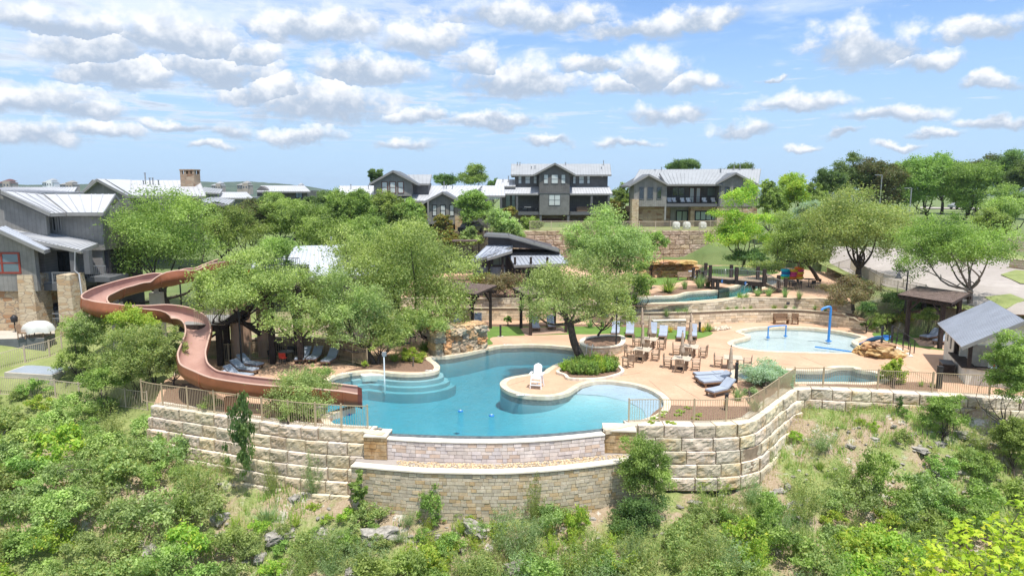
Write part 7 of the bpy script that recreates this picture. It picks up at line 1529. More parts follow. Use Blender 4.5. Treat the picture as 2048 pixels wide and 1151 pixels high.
def autolobes(c, h, rs, n=11, frac=.42, bottom=.95):
 """irregular cluster of lobes filling an ellipsoid of half sizes h"""
 out_ = []; tries = 0
 while len(out_) < n and tries < 400:
  tries += 1; d = rs.normal(size=3); d /= np.linalg.norm(d); f = rs.uniform(.25, .78)
  if d[2] < -.75: continue
  p = d * f;
  if d[2] < 0: p[2] *= bottom
  if any(np.linalg.norm(p - q[3]) < .36 for q in out_): continue
  k = rs.uniform(.75, 1.2) * frac * (1.1 - .3 * f); out_.append((np.array(c) + p * np.array(h), np.array(h) * k * np.array([1, 1, rs.uniform(.75, 1.0)]), rs.uniform(.3, .7), p))
 return [(a, b_, t_) for a, b_, t_, _ in out_]
def limbs(b, base, fork, targets, r0, rs, lean=None, sub=2):
 base, fork = Vector(base), Vector(fork); mid = base.lerp(fork, .5) + Vector((rs.normal() * .12, rs.normal() * .12, 0)) * (fork - base).length * .35
 if lean: mid = base.lerp(fork, .5) + Vector(lean)
 S = [Vector(p) for p in smooth_open([tuple(base - Vector((0, 0, .3))), tuple(mid), tuple(fork)], 4)]; n = len(S)
 b.tube(S, [r0 * (1.25 - .45 * i / (n - 1)) if i else r0 * 1.5 for i in range(n)], 9)
 for tg in targets:
  tg = Vector(tg); m1 = fork.lerp(tg, .45) + Vector((rs.normal() * .15, rs.normal() * .15, -abs(rs.normal()) * .1 - .04)) * (tg - fork).length
  L = [Vector(p) for p in smooth_open([tuple(fork - (fork - base).normalized() * .15), tuple(m1), tuple(tg)], 4)]; k = len(L); b.tube(L, [r0 * .5 * (1 - .85 * i / (k - 1)) for i in range(k)], 6)
  for _ in range(sub):
   i = rs.integers(2, k - 1); q = L[i]; e = q + Vector((rs.uniform(-1, 1), rs.uniform(-1, 1), rs.random() * .6)) * (tg - fork).length * .22; b.tube([q, q.lerp(e, .5) + Vector((0, 0, .1)), e], [r0 * .22, r0 * .14, r0 * .05], 5)
TREES = []
def tree(label, px, py, hw, hh, Y, mat='leaf_oak', bark='bark', base=None, leaf=.17, per=7.5, k=36, nl=11, name='oak_tree', group=None, r0=None, frac=.42, depth=.9, fork=.45, extra=(), pr=None, seed=None, up=.35, cat='tree', lean=None, forkpx=None):
 rs = np.random.default_rng(seed if seed is not None else int(px * 7 + py)); m = Y / F; C_ = AT(px, py, Y); H = (hw * m, hw * m * depth, hh * m * .97)
 if base is None: bz = tz(C_.x, Y); bp_ = Vector((C_.x, Y, bz))
 else: bp_ = onground(*base) if len(base) == 2 else G(*base)
 lobes = autolobes(C_, H, rs, nl, frac)
 for (ex, ey, ew, eh, dy) in extra: q = AT(ex, ey, Y + dy); lobes.append((np.array(q), np.array([ew * m, ew * m * .8, eh * m]), rs.uniform(.3, .7)))
 t = thing(name, label, cat, bp_, 0, group); scale_ = max(H[0], .5); pr = pr or scale_ * .17
 P_, O_, T_ = puffs(lobes, rs, per * 1.5 / (scale_ / 4) ** 1.1, pr); pos, on, tn = fill(P_, O_, T_, int(k * 2.6), pr, rs); pos = pos - np.array(bp_)
 link('crown', leafmesh('crown', pos, on, leaf * .98, rs, M[mat], tn, up=up), t)
 b = MB(); zlow = C_.z - H[2] * .75; fk = Vector((bp_.x * .6 + C_.x * .4, bp_.y * .5 + C_.y * .5, max(bp_.z + .5, bp_.z * fork + zlow * (1 - fork) if zlow > bp_.z else bp_.z + .5)))
 if forkpx: fk = AT(forkpx[0], forkpx[1], (bp_.y + Y) / 2)
 order = rs.permutation(len(lobes))[:8]; limbs(b, bp_, fk, [tuple(lobes[i][0]) for i in order], r0 or max(.09, scale_ * .055), rs, lean); b.build('trunk', M[bark], t, True)
 TREES.append(t); return t
g = 'trees behind the lounge deck'
tree('largest round green oak between the left building and the slide', 318, 482, 128, 104, 58, 'leaf_oak', base=(335, 640), nl=15, extra=((215,545,30,40,-1),(240,500,30,30,0),(400,430,40,40,0),(310,400,50,25,0),(200,575,22,30,-2)))
tree('green oak between the chimney and the slide tower', 470, 470, 75, 60, 68, 'leaf_oak', nl=9)
tree('pale oak whose crown hangs over the slide tower stairs', 505, 578, 112, 58, 44.5, 'leaf_oak_pale', base=(572, 700), forkpx=(478,640), leaf=.15, nl=13, extra=((420,605,36,28,0),(470,560,45,30,0),(560,585,40,40,1),(600,610,28,34,0),(590,655,36,28,-.5),(545,640,30,22,-1),(430,560,40,30,0),(500,520,50,26,1)))
tree('widest pale oak in the middle behind the lounge deck', 805, 545, 135, 100, 53, 'leaf_oak_pale', base=(800, 688), nl=17, leaf=.16, extra=((930,540,30,40,0),(880,620,60,45,-2),(690,490,40,40,0),(830,470,60,30,0),(760,620,55,50,-2),(840,650,50,30,-2),(700,560,45,40,-1),(910,590,34,34,-1)))
tree('dense green tree in front of the wide pale oak at the fence end', 700, 620, 88, 78, 47, 'leaf_pear', base=(750, 728), nl=13, leaf=.14, extra=((780,660,40,34,0),(640,640,36,44,0),(700,670,50,26,-1),(660,560,40,34,1)))
tree('green oak right behind the slide tower', 600, 590, 62, 68, 49, 'leaf_oak_pale', nl=10, leaf=.15)
tree('green tree left of the white roof', 540, 520, 60, 48, 60, 'leaf_oak', nl=9, leaf=.17)
tree('small pale oak in front of the white metal roof', 735, 500, 60, 55, 62, 'leaf_oak', nl=9, leaf=.17)
tree('low pale tree behind the round bright bush', 855, 640, 60, 42, 49.5, 'leaf_oak_pale', base=(862, 690), nl=9, leaf=.14)
tree('low green tree at the right of the fence end', 775, 668, 62, 42, 46.5, 'leaf_oak', base=(752, 728), nl=9, leaf=.13)
tree('leaning oak with dark curved trunk in the planter at the pool edge', 1148, 592, 112, 66, 47, 'leaf_pear', base=(1172, 726, 0), forkpx=(1140, 642), lean=(-.25, 0, -.1), nl=15, leaf=.14, r0=.27, extra=((1060,620,28,22,0),(1100,560,40,30,0),(1170,540,50,30,0),(1230,570,35,30,0)))
tree('yellowish green tree standing in the round raised planter', 1225, 600, 45, 55, 51.5, 'leaf_yellowgreen', base=(1190, 683, 0), nl=9, leaf=.14, extra=((1250,630,20,30,0),))
tree('light green tree in front of the high brown wall, right of the pavilion', 1222, 498, 88, 80, 67, 'leaf_pear', nl=14, leaf=.18, extra=((1170,520,40,35,0),(1260,550,35,35,0),(1210,435,30,25,0),(1150,470,30,20,0)))
tree('small dark tree between the light green tree and the brown wall', 1305, 482, 34, 36, 70, 'leaf_oak', nl=8, leaf=.17)
tree('green tree below the light green one by the river bank', 1280, 570, 38, 45, 61, 'leaf_green', nl=8, leaf=.15)
tree('feathery bright green cypress by the high brown wall', 1487, 462, 58, 52, 84, 'leaf_lime', base=(1488, 532, UPZ), nl=14, leaf=.2, frac=.33, name='cypress_tree', extra=((1480,400,30,24,0),(1495,380,16,20,0),(1450,430,30,12,0),(1530,440,34,12,0),(1440,480,30,14,0),(1545,480,26,14,0)))
tree('spreading oak above the float rings', 1598, 478, 66, 58, 74, 'leaf_oak', base=(1640, 560), forkpx=(1612,525), nl=12, leaf=.18, extra=((1570,500,40,30,0),(1630,520,30,25,0)))
tree('silvery tree behind the spreading oak at right', 1604, 428, 40, 36, 88, 'leaf_silver', nl=9, leaf=.2)
tree('largest yellow green oak at the right beyond the bank', 1727, 455, 122, 68, 69, 'leaf_yellowgreen', base=(1716, 565), forkpx=(1718, 535), nl=17, leaf=.19, r0=.30, extra=((1640,500,40,30,0),(1790,500,40,35,0),(1700,395,50,20,0),(1650,430,30,30,0)))
tree('wide green tree with grey forked trunk behind the snack bar', 1905, 492, 105, 62, 57, 'leaf_green', 'bark_grey', base=(1950, 612), forkpx=(1940, 575), nl=16, leaf=.16, extra=((1830,530,36,34,0),(2000,480,40,30,0),(1880,450,50,22,0)))
tree('bronze leaved small tree beside the planted bank', 1700, 588, 56, 36, 60, 'leaf_brown', 'bark_grey', base=(1705, 634), nl=11, leaf=.15)
tree('grey green tree cut by the right edge below the dark row', 2015, 415, 60, 50, 92, 'leaf_oak_pale', nl=12, leaf=.22)
tree('grey green tree at the right edge beside the road', 1985, 445, 45, 40, 88, 'leaf_oak', nl=9, leaf=.22)
g = 'dark trees along the upper right skyline'
for (px, py, hw, hh, Y, mt, lab) in ((1660,362,38,26,120,'leaf_dark','small dark tree at the left end of the skyline row on the right'), (1705,348,48,38,125,'leaf_dark','dark crown left of the tall street light on the skyline'), (1762,358,52,44,122,'leaf_cedar','brownish cedar behind the tall street light'), (1800,345,45,34,138,'leaf_oak','mid green crown behind the brownish cedar'), (1852,362,58,50,120,'leaf_green','dark green tree with thick trunk on the lawn, left of two'), (1928,368,56,52,118,'leaf_green','dark green tree with thick trunk on the lawn, right of two'), (1890,340,45,30,140,'leaf_dark','dark crown between the two lawn trees'), (1960,340,48,34,138,'leaf_cedar','brown tinged crown right of the lawn trees'), (2020,342,50,36,132,'leaf_dark','dark crown at the right end of the skyline row'), (2060,350,40,40,126,'leaf_dark','dark crown cut by the right picture edge')):
 tree(lab, px, py + 8, hw * 1.08, hh * 1.3, Y, mt, base=(px, 436, 6.9) if 'lawn, ' in lab else None, nl=12, leaf=.30, k=30, group=g, per=8)
g = 'trees beside and behind the hilltop houses'
for (px, py, hw, hh, Y, mt, lab) in ((1583,385,38,40,100,'leaf_lime','bright green tree right of the twin gabled house'), (1545,400,30,42,96,'leaf_green','green tree touching the right end of the twin gabled house'), (1630,400,30,32,104,'leaf_oak','green tree left of the big yellow green oak top'), (1370,326,32,14,135,'leaf_dark','dark tree tops above the roof of the twin gabled house at left'), (1350,332,22,10,138,'leaf_dark','small dark tree top peeping over the twin gabled roof'), (1480,335,36,10,135,'leaf_dark','dark tree tops above the right end of the twin gabled roof'), (1243,392,24,30,118,'leaf_green','green tree between the two hilltop houses'), (1236,425,20,26,108,'leaf_rust','rusty green shrub tree right of the three storey house'), (752,350,16,22,125,'leaf_dark','slim dark tree left of the boxy upper storey'), (890,356,30,14,130,'leaf_dark','low dark crown behind the long pale roof'), (950,350,34,24,128,'leaf_oak','taller dark green crown behind the long roof beside the three storey house'), (988,364,18,14,128,'leaf_dark','small dark crown touching the left of the three storey house'), (958,412,40,42,92,'leaf_green','green tree in the gap between long house and three storey house'), (1012,455,46,38,84,'leaf_pear','pale rounded tree in front of the three storey house terrace'), (1018,418,16,12,98,'leaf_rust','rusty shrub top at the left porch of the three storey house'), (884,452,24,34,88,'leaf_rust','orange tinged magnolia in front of the long house gable'), (900,480,24,24,84,'leaf_rust','lower orange tinged magnolia beside the stone pillar'), (838,428,20,26,90,'leaf_rust','rusty green tree left of the gable with three windows'), (940,470,26,22,84,'leaf_pear','pale green tree in front of the parked dark cars'), (1060,450,26,20,98,'leaf_green','rounded shrub tree at the left foot of the three storey house'), (1190,452,30,22,98,'leaf_green','rounded shrub tree at the right foot of the three storey house'), (1650,435,34,30,92,'leaf_oak','green crown behind the largest yellow green oak')):
 tree(lab, px, py + 5, hw, hh * 1.2, Y, mt, nl=11, leaf=.24, k=28, group=g, per=8)
g = 'belt of trees in front of the long house'
for i, (px, py, hw, hh, Y, mt, lab) in enumerate(((545,400,34,22,104,'leaf_oak','leftmost crown of the tree belt below the small dark house'), (588,412,34,24,98,'leaf_oak','rounded crown under the small dark house'), (500,432,46,36,84,'leaf_cedar','brownish green cedar left in the tree belt'), (552,440,50,34,84,'leaf_oak','broad crown right of the brownish cedar'), (612,440,52,42,82,'leaf_oak','tall rounded crown in the middle of the tree belt'), (672,425,44,46,86,'leaf_green','dark rounded crown left of the long pale roof'), (722,424,46,42,86,'leaf_green','rounded crown below the left end of the long pale roof'), (772,420,44,42,88,'leaf_oak','rounded crown below the boxy upper storey'), (815,430,38,40,88,'leaf_oak','crown at the right end of the tree belt'), (650,470,60,36,74,'leaf_green','lower dark crown behind the white metal roof'), (740,462,60,34,76,'leaf_oak','lower crown behind the widest pale oak'), (830,470,42,30,78,'leaf_oak','lower crown beside the orange tinged magnolias'), (440,455,40,34,80,'leaf_oak','crown just right of the largest round oak'), (420,420,26,20,92,'leaf_oak','small crown under the stone chimney'), (640,392,26,16,125,'leaf_dark','distant dark crown right of the small dark house'), (670,388,20,12,130,'leaf_oak','distant low crown left of the long house'))):
 tree(lab, px, py + 8, hw * 1.1, hh * 1.3, Y, mt, nl=12, leaf=.22, k=30, group=g, per=8)
# ---- bushes built one by one
def bush(label, px, py, hw, hh, Y, mat, leaf=.11, base=None, nl=9, k=34, per=9, name='bush', up=.35, frac=.45, group=None):
 return tree(label, px, py, hw, hh, Y, mat, base=base, leaf=leaf, nl=nl, k=k, per=per, name=name, cat='bush', r0=.05, up=up, frac=frac, fork=.8, group=group)
bush('tall dense light green bush in the middle of the thicket beside the slide', 265, 715, 80, 76, 41.5, 'leaf_yellowgreen', nl=14)
bush('pale feathery bush at the left of the thicket beside the slide', 170, 665, 52, 55, 44.5, 'leaf_pear', nl=12)
bush('bright lime top bush of the thicket right under the upper slide', 258, 645, 56, 38, 44, 'leaf_lime', nl=9)
bush('yellow green bush against the left curve of the slide', 345, 720, 38, 62, 40.8, 'leaf_yellowgreen', nl=12)
bush('yellow green bush between the middle and the slide side of the thicket', 305, 690, 38, 45, 42.5, 'leaf_yellowgreen', nl=9)
bush('low green bush at the foot of the thicket near the lawn fence', 215, 755, 50, 35, 40.5, 'leaf_green', nl=9)
bush('sparse olive bush at the left foot of the thicket above the grey pad', 150, 715, 45, 35, 44, 'leaf_oak_pale', nl=9)
bush('feathery green shrub hiding the lower run of the slide', 602, 795, 80, 54, 35.6, 'leaf_pear', base=(600, 845, 0), nl=17, leaf=.09, per=11)
bush('upper airy part shrub behind the feathery one at the slide', 632, 750, 44, 30, 37.0, 'leaf_oak_pale', base=(625, 790, 0), nl=8, leaf=.08, k=22)
bush('dark green shrub at the left foot of the feathery shrub by the fence', 575, 835, 30, 22, 34.8, 'leaf_green', base=(575, 850, 0), nl=7, leaf=.08)
bush('round bright lime bush on the gravel island by the pool steps', 825, 716, 30, 24, 47.5, 'leaf_lime', base=(825, 735, 0), nl=10, leaf=.11)
bush('big grey green bush behind the corner of the right fence', 1535, 752, 58, 38, 41.6, 'leaf_silver', base=(1535, 790, 0), nl=14, leaf=.10, up=.8, per=11)
bush('soft green low bush in front of the grey bush by the loungers', 1500, 792, 36, 20, 39.6, 'leaf_sedge', base=(1500, 810, 0), nl=8, leaf=.09)
bush('bright lime rounded bush behind the right fence by the spa', 1790, 748, 30, 36, 41.5, 'leaf_lime', base=(1790, 778, 0), nl=9, leaf=.12)
bush('tall dark green tree bush in front of the snack bar at the right edge', 2015, 755, 58, 88, 36.5, 'leaf_oak', base=(2010, 860), nl=14, leaf=.11, per=9)
bush('rounded green bush in front of the right block wall', 1888, 822, 46, 44, 36.8, 'leaf_green', base=(1885, 890), nl=12, leaf=.10)
bush('dark bush at the right edge below the snack bar tree', 2030, 880, 45, 60, 34.5, 'leaf_oak', base=(2030, 960), nl=10, leaf=.10)
bush('dark clipped hedge on the bank left of the dark pergola', 1808, 602, 54, 20, 59, 'leaf_dark', nl=8, leaf=.14)
bush('dark round shrub under the bronze leaved tree', 1736, 615, 28, 16, 57, 'leaf_dark', nl=8, leaf=.13)
bush('dark shrub mass at the foot of the cypress', 1497, 512, 46, 17, 83, 'leaf_dark', nl=8, leaf=.2)
bush('pale green hedge behind the footbridge', 1535, 534, 42, 12, 78, 'leaf_yellowgreen', nl=8, leaf=.18)
bush('golden brown feathery shrub row behind the pergolas', 1010, 568, 58, 24, 65, 'leaf_brown', nl=10, leaf=.15)
bush('golden shrub behind the dark pavilion counter at left', 960, 560, 30, 18, 66, 'leaf_rust', nl=6, leaf=.15)
bush('low bright shrub by the stone wall between the pergolas', 1016, 640, 10, 9, 60, 'leaf_green', nl=5, leaf=.12)
for (px, py, w, lab) in ((1775,640,26,'low green ground bush on the bank below the hedge, left'), (1815,636,24,'reddish low bush on the bank behind the pergola post'), (1858,630,22,'sparse light bush on the bank inside the dark pergola'), (1745,650,22,'bright low bush at the end of the terrace wall')): q = onground(px, py + 8, 1); bush(lab, px, py, w * 1.35, 15, q.y, 'leaf_green' if 'reddish' not in lab else 'leaf_rust', nl=6, leaf=.12)
bush('largest dark green shrub tree rising before the right block wall', 1292, 940, 68, 92, 31.2, 'leaf_oak', leaf=.085, base=(1290, 1080), nl=18, per=13, k=40, frac=.36)
bush('lower dark half shrub under the largest one in front of the wall', 1280, 1040, 72, 56, 30.2, 'leaf_dark', leaf=.085, nl=12, per=12)
# maple near the camera
def maple():
 rs = np.random.default_rng(5); Y = 17.0; t = thing('maple_tree', 'lime yellow maple top with big lobed leaves in the lower right corner', 'tree', (AT(1990, 900, Y).x, Y, -8.5)); bp_ = Vector(t.location)
 lobes = []
 for (px, py, rx, ry, dy) in ((1990,1080,80,45,0),(1880,1125,60,36,0),(2050,1070,60,60,.5),(1940,1150,110,40,0),(2060,1150,90,60,0),(1850,1170,50,30,-.3),(2010,1200,140,60,.5),(1930,1065,30,22,.3),(2040,1020,24,24,.4)): q = AT(px, py, Y + dy); m = Y / F; lobes.append((np.array(q), np.array([rx * m, rx * m * .9, ry * m]), rs.uniform(.4, .8)))
 P_, O_, T_ = puffs(lobes, rs, 55, .2); pos, on, tn = fill(P_, O_, T_, 5, .22, rs); pos = pos - np.array(bp_); N = len(pos)
 # five pointed leaf outline
 nrm = rs.normal(size=(N, 3)) * .45 + on * .3; nrm[:, 2] += .9; nrm /= np.linalg.norm(nrm, axis=1)[:, None]; a = rs.normal(size=(N, 3)); u = np.cross(nrm, a); u /= np.linalg.norm(u, axis=1)[:, None]; v = np.cross(nrm, u)
 ang = np.radians([-90, -62, -30, -8, 30, 58, 90, 122, 150, 188, 210, 242]); rad = np.array([.25, .62, .40, .85, .45, .50, 1.0, .50, .45, .85, .40, .62]); K_ = 12; s = rs.uniform(.085, .15, size=(N, 1, 1))
 co = pos[:, None, :] + s * (u[:, None, :] * (np.cos(ang) * rad)[None, :, None] + v[:, None, :] * (np.sin(ang) * rad)[None, :, None] + nrm[:, None, :] * (-.18 * rad ** 2)[None, :, None])
 me = bpy.data.meshes.new('crown'); me.vertices.add(K_ * N); me.loops.add(K_ * N); me.polygons.add(N); me.vertices.foreach_set('co', co.reshape(-1).astype(np.float32)); me.loops.foreach_set('vertex_index', np.arange(K_ * N, dtype=np.int32)); me.polygons.foreach_set('loop_start', np.arange(0, K_ * N, K_, dtype=np.int32)); me.polygons.foreach_set('loop_total', np.full(N, K_, dtype=np.int32))
 ca = me.color_attributes.new('Col', 'FLOAT_COLOR', 'CORNER'); c = np.ones((N, 4), np.float32); c[:, 0] = np.clip(tn, 0, 1); c[:, 1] = rs.random(N); ca.data.foreach_set('color', np.repeat(c, K_, axis=0).ravel()); me.update(calc_edges=True); me.materials.append(M['leaf_maple']); link('crown', me, t)
 b = MB(); limbs(b, bp_, AT(1990, 1300, Y), [tuple(l[0]) for l in lobes], .12, rs, sub=4); b.build('trunk', M['bark_grey'], t, True)
maple()
# ---- prototypes that are copied
PM = {}
def proto_bush(key, mat, R=1.0, H=1.1, leaf=.075, nl=9, k=40, per=22, up=.35, frac=.42, aspect=.55):
 rs = np.random.default_rng(len(key) * 13 + int(H * 100)); lobes = autolobes((0, 0, H * .55), (R * .85, R * .85, H * .5), rs, nl, frac); P_, O_, T_ = puffs(lobes, rs, per, R * .16); pos, on, tn = fill(P_, O_, T_, int(k * 1.6), R * .17, rs); keep = pos[:, 2] > 0.02
 PM[key] = leafmesh(key, pos[keep], on[keep], leaf * 1.15, rs, M[mat], tn[keep], up=up, aspect=aspect)
def proto_spray(key, mat, R=.8, H=1.4, stems=60, leaf=.09, perstem=36, aspect=.22):
 """upright feathery shrub: leaves set along many rising stems"""
 rs = np.random.default_rng(len(key) * 7); a = rs.uniform(0, 2 * np.pi, stems); r1 = R * np.sqrt(rs.random(stems)); h_ = H * rs.uniform(.6, 1.05, stems) * (1 - .35 * (r1 / R) ** 2); s = rs.uniform(.12, 1, (stems, perstem))
 x = (r1 * np.cos(a))[:, None] * s ** .8; y = (r1 * np.sin(a))[:, None] * s ** .8; z = h_[:, None] * s; pos = np.stack([x, y, z], 2).reshape(-1, 3) + rs.normal(size=(stems * perstem, 3)) * R * .045
 on = np.tile([0, 0, 1.0], (len(pos), 1)); tn = np.clip(rs.normal(size=len(pos)) * .2 + .5 + np.repeat(rs.normal(size=stems) * .15, perstem), 0, 1); PM[key] = leafmesh(key, pos, on * .0 + np.stack([np.cos(np.repeat(a, perstem)), np.sin(np.repeat(a, perstem)), np.zeros(len(pos))], 1), leaf, rs, M[mat], tn, up=.1, aspect=aspect)
def proto_blades(key, mat, R=.5, H=.6, n=90, w=.03, droop=.5, seg=3, stiff=False):
 rs = np.random.default_rng(len(key) * 11); vs, fs, cs = [], [], []
 for i in range(n):
  a = rs.uniform(0, 2 * math.pi); l = H * rs.uniform(.65, 1.1); lean = rs.uniform(.05, 1) * (1.2 if stiff else .8); d = np.array([math.cos(a), math.sin(a)]); p = d * rs.uniform(0, R * .2); side = np.array([-d[1], d[0]]) * w / 2; k0 = len(vs)
  for j in range(seg + 1):
   t_ = j / seg; rr = R * lean * (t_ if stiff else t_ ** 1.6); z = l * (t_ * (1 - (.35 * lean if stiff else droop * lean * t_ * .7))); ww = (1 - t_ * .92); q = p + d * rr; vs += [(q[0] + side[0] * ww, q[1] + side[1] * ww, z), (q[0] - side[0] * ww, q[1] - side[1] * ww, z)]
  tone = rs.random()
  for j in range(seg): fs.append((k0 + 2 * j, k0 + 2 * j + 1, k0 + 2 * j + 3, k0 + 2 * j + 2)); cs.append((tone, rs.random(), 0))
 b = MB(); b.v = vs; b.f = fs; b.c = cs; b.smooth = [True] * len(fs); o = b.build(key, M[mat]); PM[key] = o.data; bpy.data.objects.remove(o)
proto_bush('round_bush', 'leaf_green'); proto_bush('olive_bush', 'leaf_oak', 1, 1.3, .07, 10); proto_bush('lime_bush', 'leaf_lime', 1, 1.0, .085, 8); proto_bush('pale_bush', 'leaf_pear', 1, 1.1, .075, 11); proto_bush('dark_bush', 'leaf_dark', .8, 1.6, .07, 12); proto_bush('yellow_bush', 'leaf_yellowgreen', 1, .9, .075, 9)
proto_bush('oak_scrub', 'leaf_oak_pale', 1, 1.25, .07, 13, frac=.36); proto_bush('sapling', 'leaf_green', .5, 2.2, .085, 12, 34, 26, frac=.34); proto_bush('tuft_bush', 'leaf_lime', .4, .45, .06, 6, 26, 30)
proto_spray('feather_bush', 'leaf_yellowgreen'); proto_spray('green_spray', 'leaf_sedge', .9, 1.3, 80, .09); proto_spray('lime_spray', 'leaf_lime', .6, 1.2, 46, .09); proto_spray('planter_shrub', 'leaf_lime', .42, .75, 26, .10, 26, .45); proto_spray('planter_shrub_dark', 'leaf_green', .42, .8, 26, .10, 26, .45)
proto_blades('grass_clump', 'leaf_sedge', .55, .65, 130, .03); proto_blades('lime_clump', 'leaf_grass', .5, .55, 130, .035); proto_blades('golden_clump', 'leaf_orangegrass', .45, .6, 130, .03); proto_blades('yucca', 'leaf_sedge', .75, .8, 110, .05, stiff=True); proto_blades('dark_yucca', 'leaf_green', .75, .85, 130, .06, stiff=True)
KIND = {'round_bush': ('bush', 'bush'), 'olive_bush': ('bush', 'bush'), 'lime_bush': ('bush', 'bush'), 'pale_bush': ('bush', 'bush'), 'dark_bush': ('bush', 'bush'), 'yellow_bush': ('bush', 'bush'), 'oak_scrub': ('bush', 'bush'), 'sapling': ('sapling', 'sapling'), 'tuft_bush': ('shrub', 'shrub'), 'feather_bush': ('shrub', 'shrub'), 'green_spray': ('shrub', 'shrub'), 'lime_spray': ('shrub', 'shrub'), 'planter_shrub': ('shrub', 'shrub'), 'planter_shrub_dark': ('shrub', 'shrub'), 'grass_clump': ('grass_clump', 'grass clump'), 'lime_clump': ('grass_clump', 'grass clump'), 'golden_clump': ('grass_clump', 'grass clump'), 'yucca': ('yucca', 'yucca'), 'dark_yucca': ('yucca', 'yucca')}
vr = random.Random(21)
def plant(key, p, label, s=1.0, group=None, sz=None):
 n, c = KIND[key]; o = link(n, PM[key]); o.location = Vector(p) - Vector((0, 0, .04)); o.rotation_euler = (vr.uniform(-.06, .06), vr.uniform(-.06, .06), vr.random() * 6.28); o.scale = (s * vr.uniform(.9, 1.1), s * vr.uniform(.9, 1.1), (sz or s) * vr.uniform(.9, 1.1)); return tag(o, label, c, group)
# named shrubs of the slope
for key, px, py, s, sz, lab in (
 ('dark_bush', 490, 1000, .95, 1.9, 'tall narrow dark shrub before the left block wall'), ('sapling', 492, 930, .8, .85, 'thin dark sapling top rising above the narrow dark shrub at the left wall'), ('feather_bush', 400, 1010, 1.5, 1.3, 'light yellow green feathery shrub left of the narrow dark one'),
 ('feather_bush', 545, 985, .6, 1.0, 'slender yellow green shrub right of the narrow dark one'), ('green_spray', 628, 990, .7, 1.3, 'thin airy green shrub at the end of the left block wall'), ('yucca', 535, 1045, .9, .8, 'spiky sotol plant among the pale rocks'),
 ('lime_spray', 665, 960, .6, .7, 'low yellow green shrub behind the airy one at the left wall foot'), ('sapling', 725, 1040, .9, .9, 'sparse sapling in front of the left end of the basin wall'), ('yellow_bush', 745, 1055, 1.0, .9, 'light green bush at the foot of the sparse sapling'), ('round_bush', 862, 1040, .75, 1.25, 'dark green conical bush in front of the basin wall'),
 ('lime_spray', 855, 1065, .5, .6, 'tiny lime shrub at the foot of the conical bush'), ('green_spray', 1030, 1120, 1.2, 1.5, 'large soft grey green shrub right of the pale boulder'), ('feather_bush', 1068, 1040, .6, 1.3, 'slim bright shrub reaching up the right of the basin wall'), ('pale_bush', 1110, 1060, .8, 1.0, 'pale green bush beside the slim bright shrub'), ('lime_bush', 1155, 1070, .6, 1.0, 'lime bush left of the largest dark shrub tree'),
 ('lime_bush', 860, 1150, 1.3, 1.2, 'bright lime bush at the bottom middle'), ('yellow_bush', 960, 1165, 1.1, 1.0, 'yellow green bush right of the bottom middle lime one'), ('round_bush', 900, 1110, .8, .8, 'green bush behind the bottom middle lime bush'), ('feather_bush', 660, 1130, 1.0, 1.1, 'feathery shrub between the rocks at lower left middle'), ('feather_bush', 600, 1165, .8, .9, 'yellow green feathery shrub at the bottom under the rocks'), ('olive_bush', 700, 1110, .6, .7, 'small olive bush right of the split boulders'),
 ('lime_spray', 1400, 975, .8, .5, 'low yellow green growth at the foot of the right wall, left'), ('lime_spray', 1450, 980, .8, .5, 'low yellow green growth at the foot of the right wall, middle'), ('green_spray', 1505, 1010, .7, 1.0, 'grey green sapling shrub below the bend of the right wall'), ('olive_bush', 1540, 1080, .9, 1.2, 'dark olive bush under the wall bend'), ('green_spray', 1645, 900, .9, .9, 'wispy grey green shrub on the right slope'), ('lime_bush', 1590, 880, .5, .4, 'low lime bush near the inner corner of the right wall'),
 ('lime_bush', 1720, 850, .35, .35, 'small lime bush left of two below the right wall'), ('lime_bush', 1745, 862, .4, .4, 'small lime bush right of two below the right wall'), ('yellow_bush', 1800, 890, .7, .7, 'yellow green bush left of the rounded green bush'), ('round_bush', 1807, 838, .45, .5, 'small green bush in front of the block wall left of the rounded one'), ('round_bush', 1865, 935, .5, .5, 'small green bush beside the layered rock'), ('yellow_bush', 1935, 925, .9, .6, 'flowering low bush at the right of the slope'), ('lime_clump', 1640, 930, .9, 1, 'bright grass clump on the right slope'), ('feather_bush', 1700, 970, 1.3, 1.0, 'wide feathery light shrub on the right slope'), ('olive_bush', 1755, 1000, 1.2, 1.5, 'spreading olive tree shrub in the middle of the right slope'), ('feather_bush', 1600, 1010, 1.2, 1.0, 'yellowish feathery shrub below the white stones'), ('pale_bush', 1860, 1010, 1.3, 1.2, 'round pale bush right of the spreading olive shrub'), ('dark_bush', 1800, 830, .3, .5, 'tiny dark bush by the right block wall'),
 ('feather_bush', 1540, 935, .3, .7, 'little plant growing out of the bend of the right wall')):
 p = onground(px, py, -3); plant(key, p, lab, s * 1.25, sz=sz * (1.75 if px == 490 else 1.4))
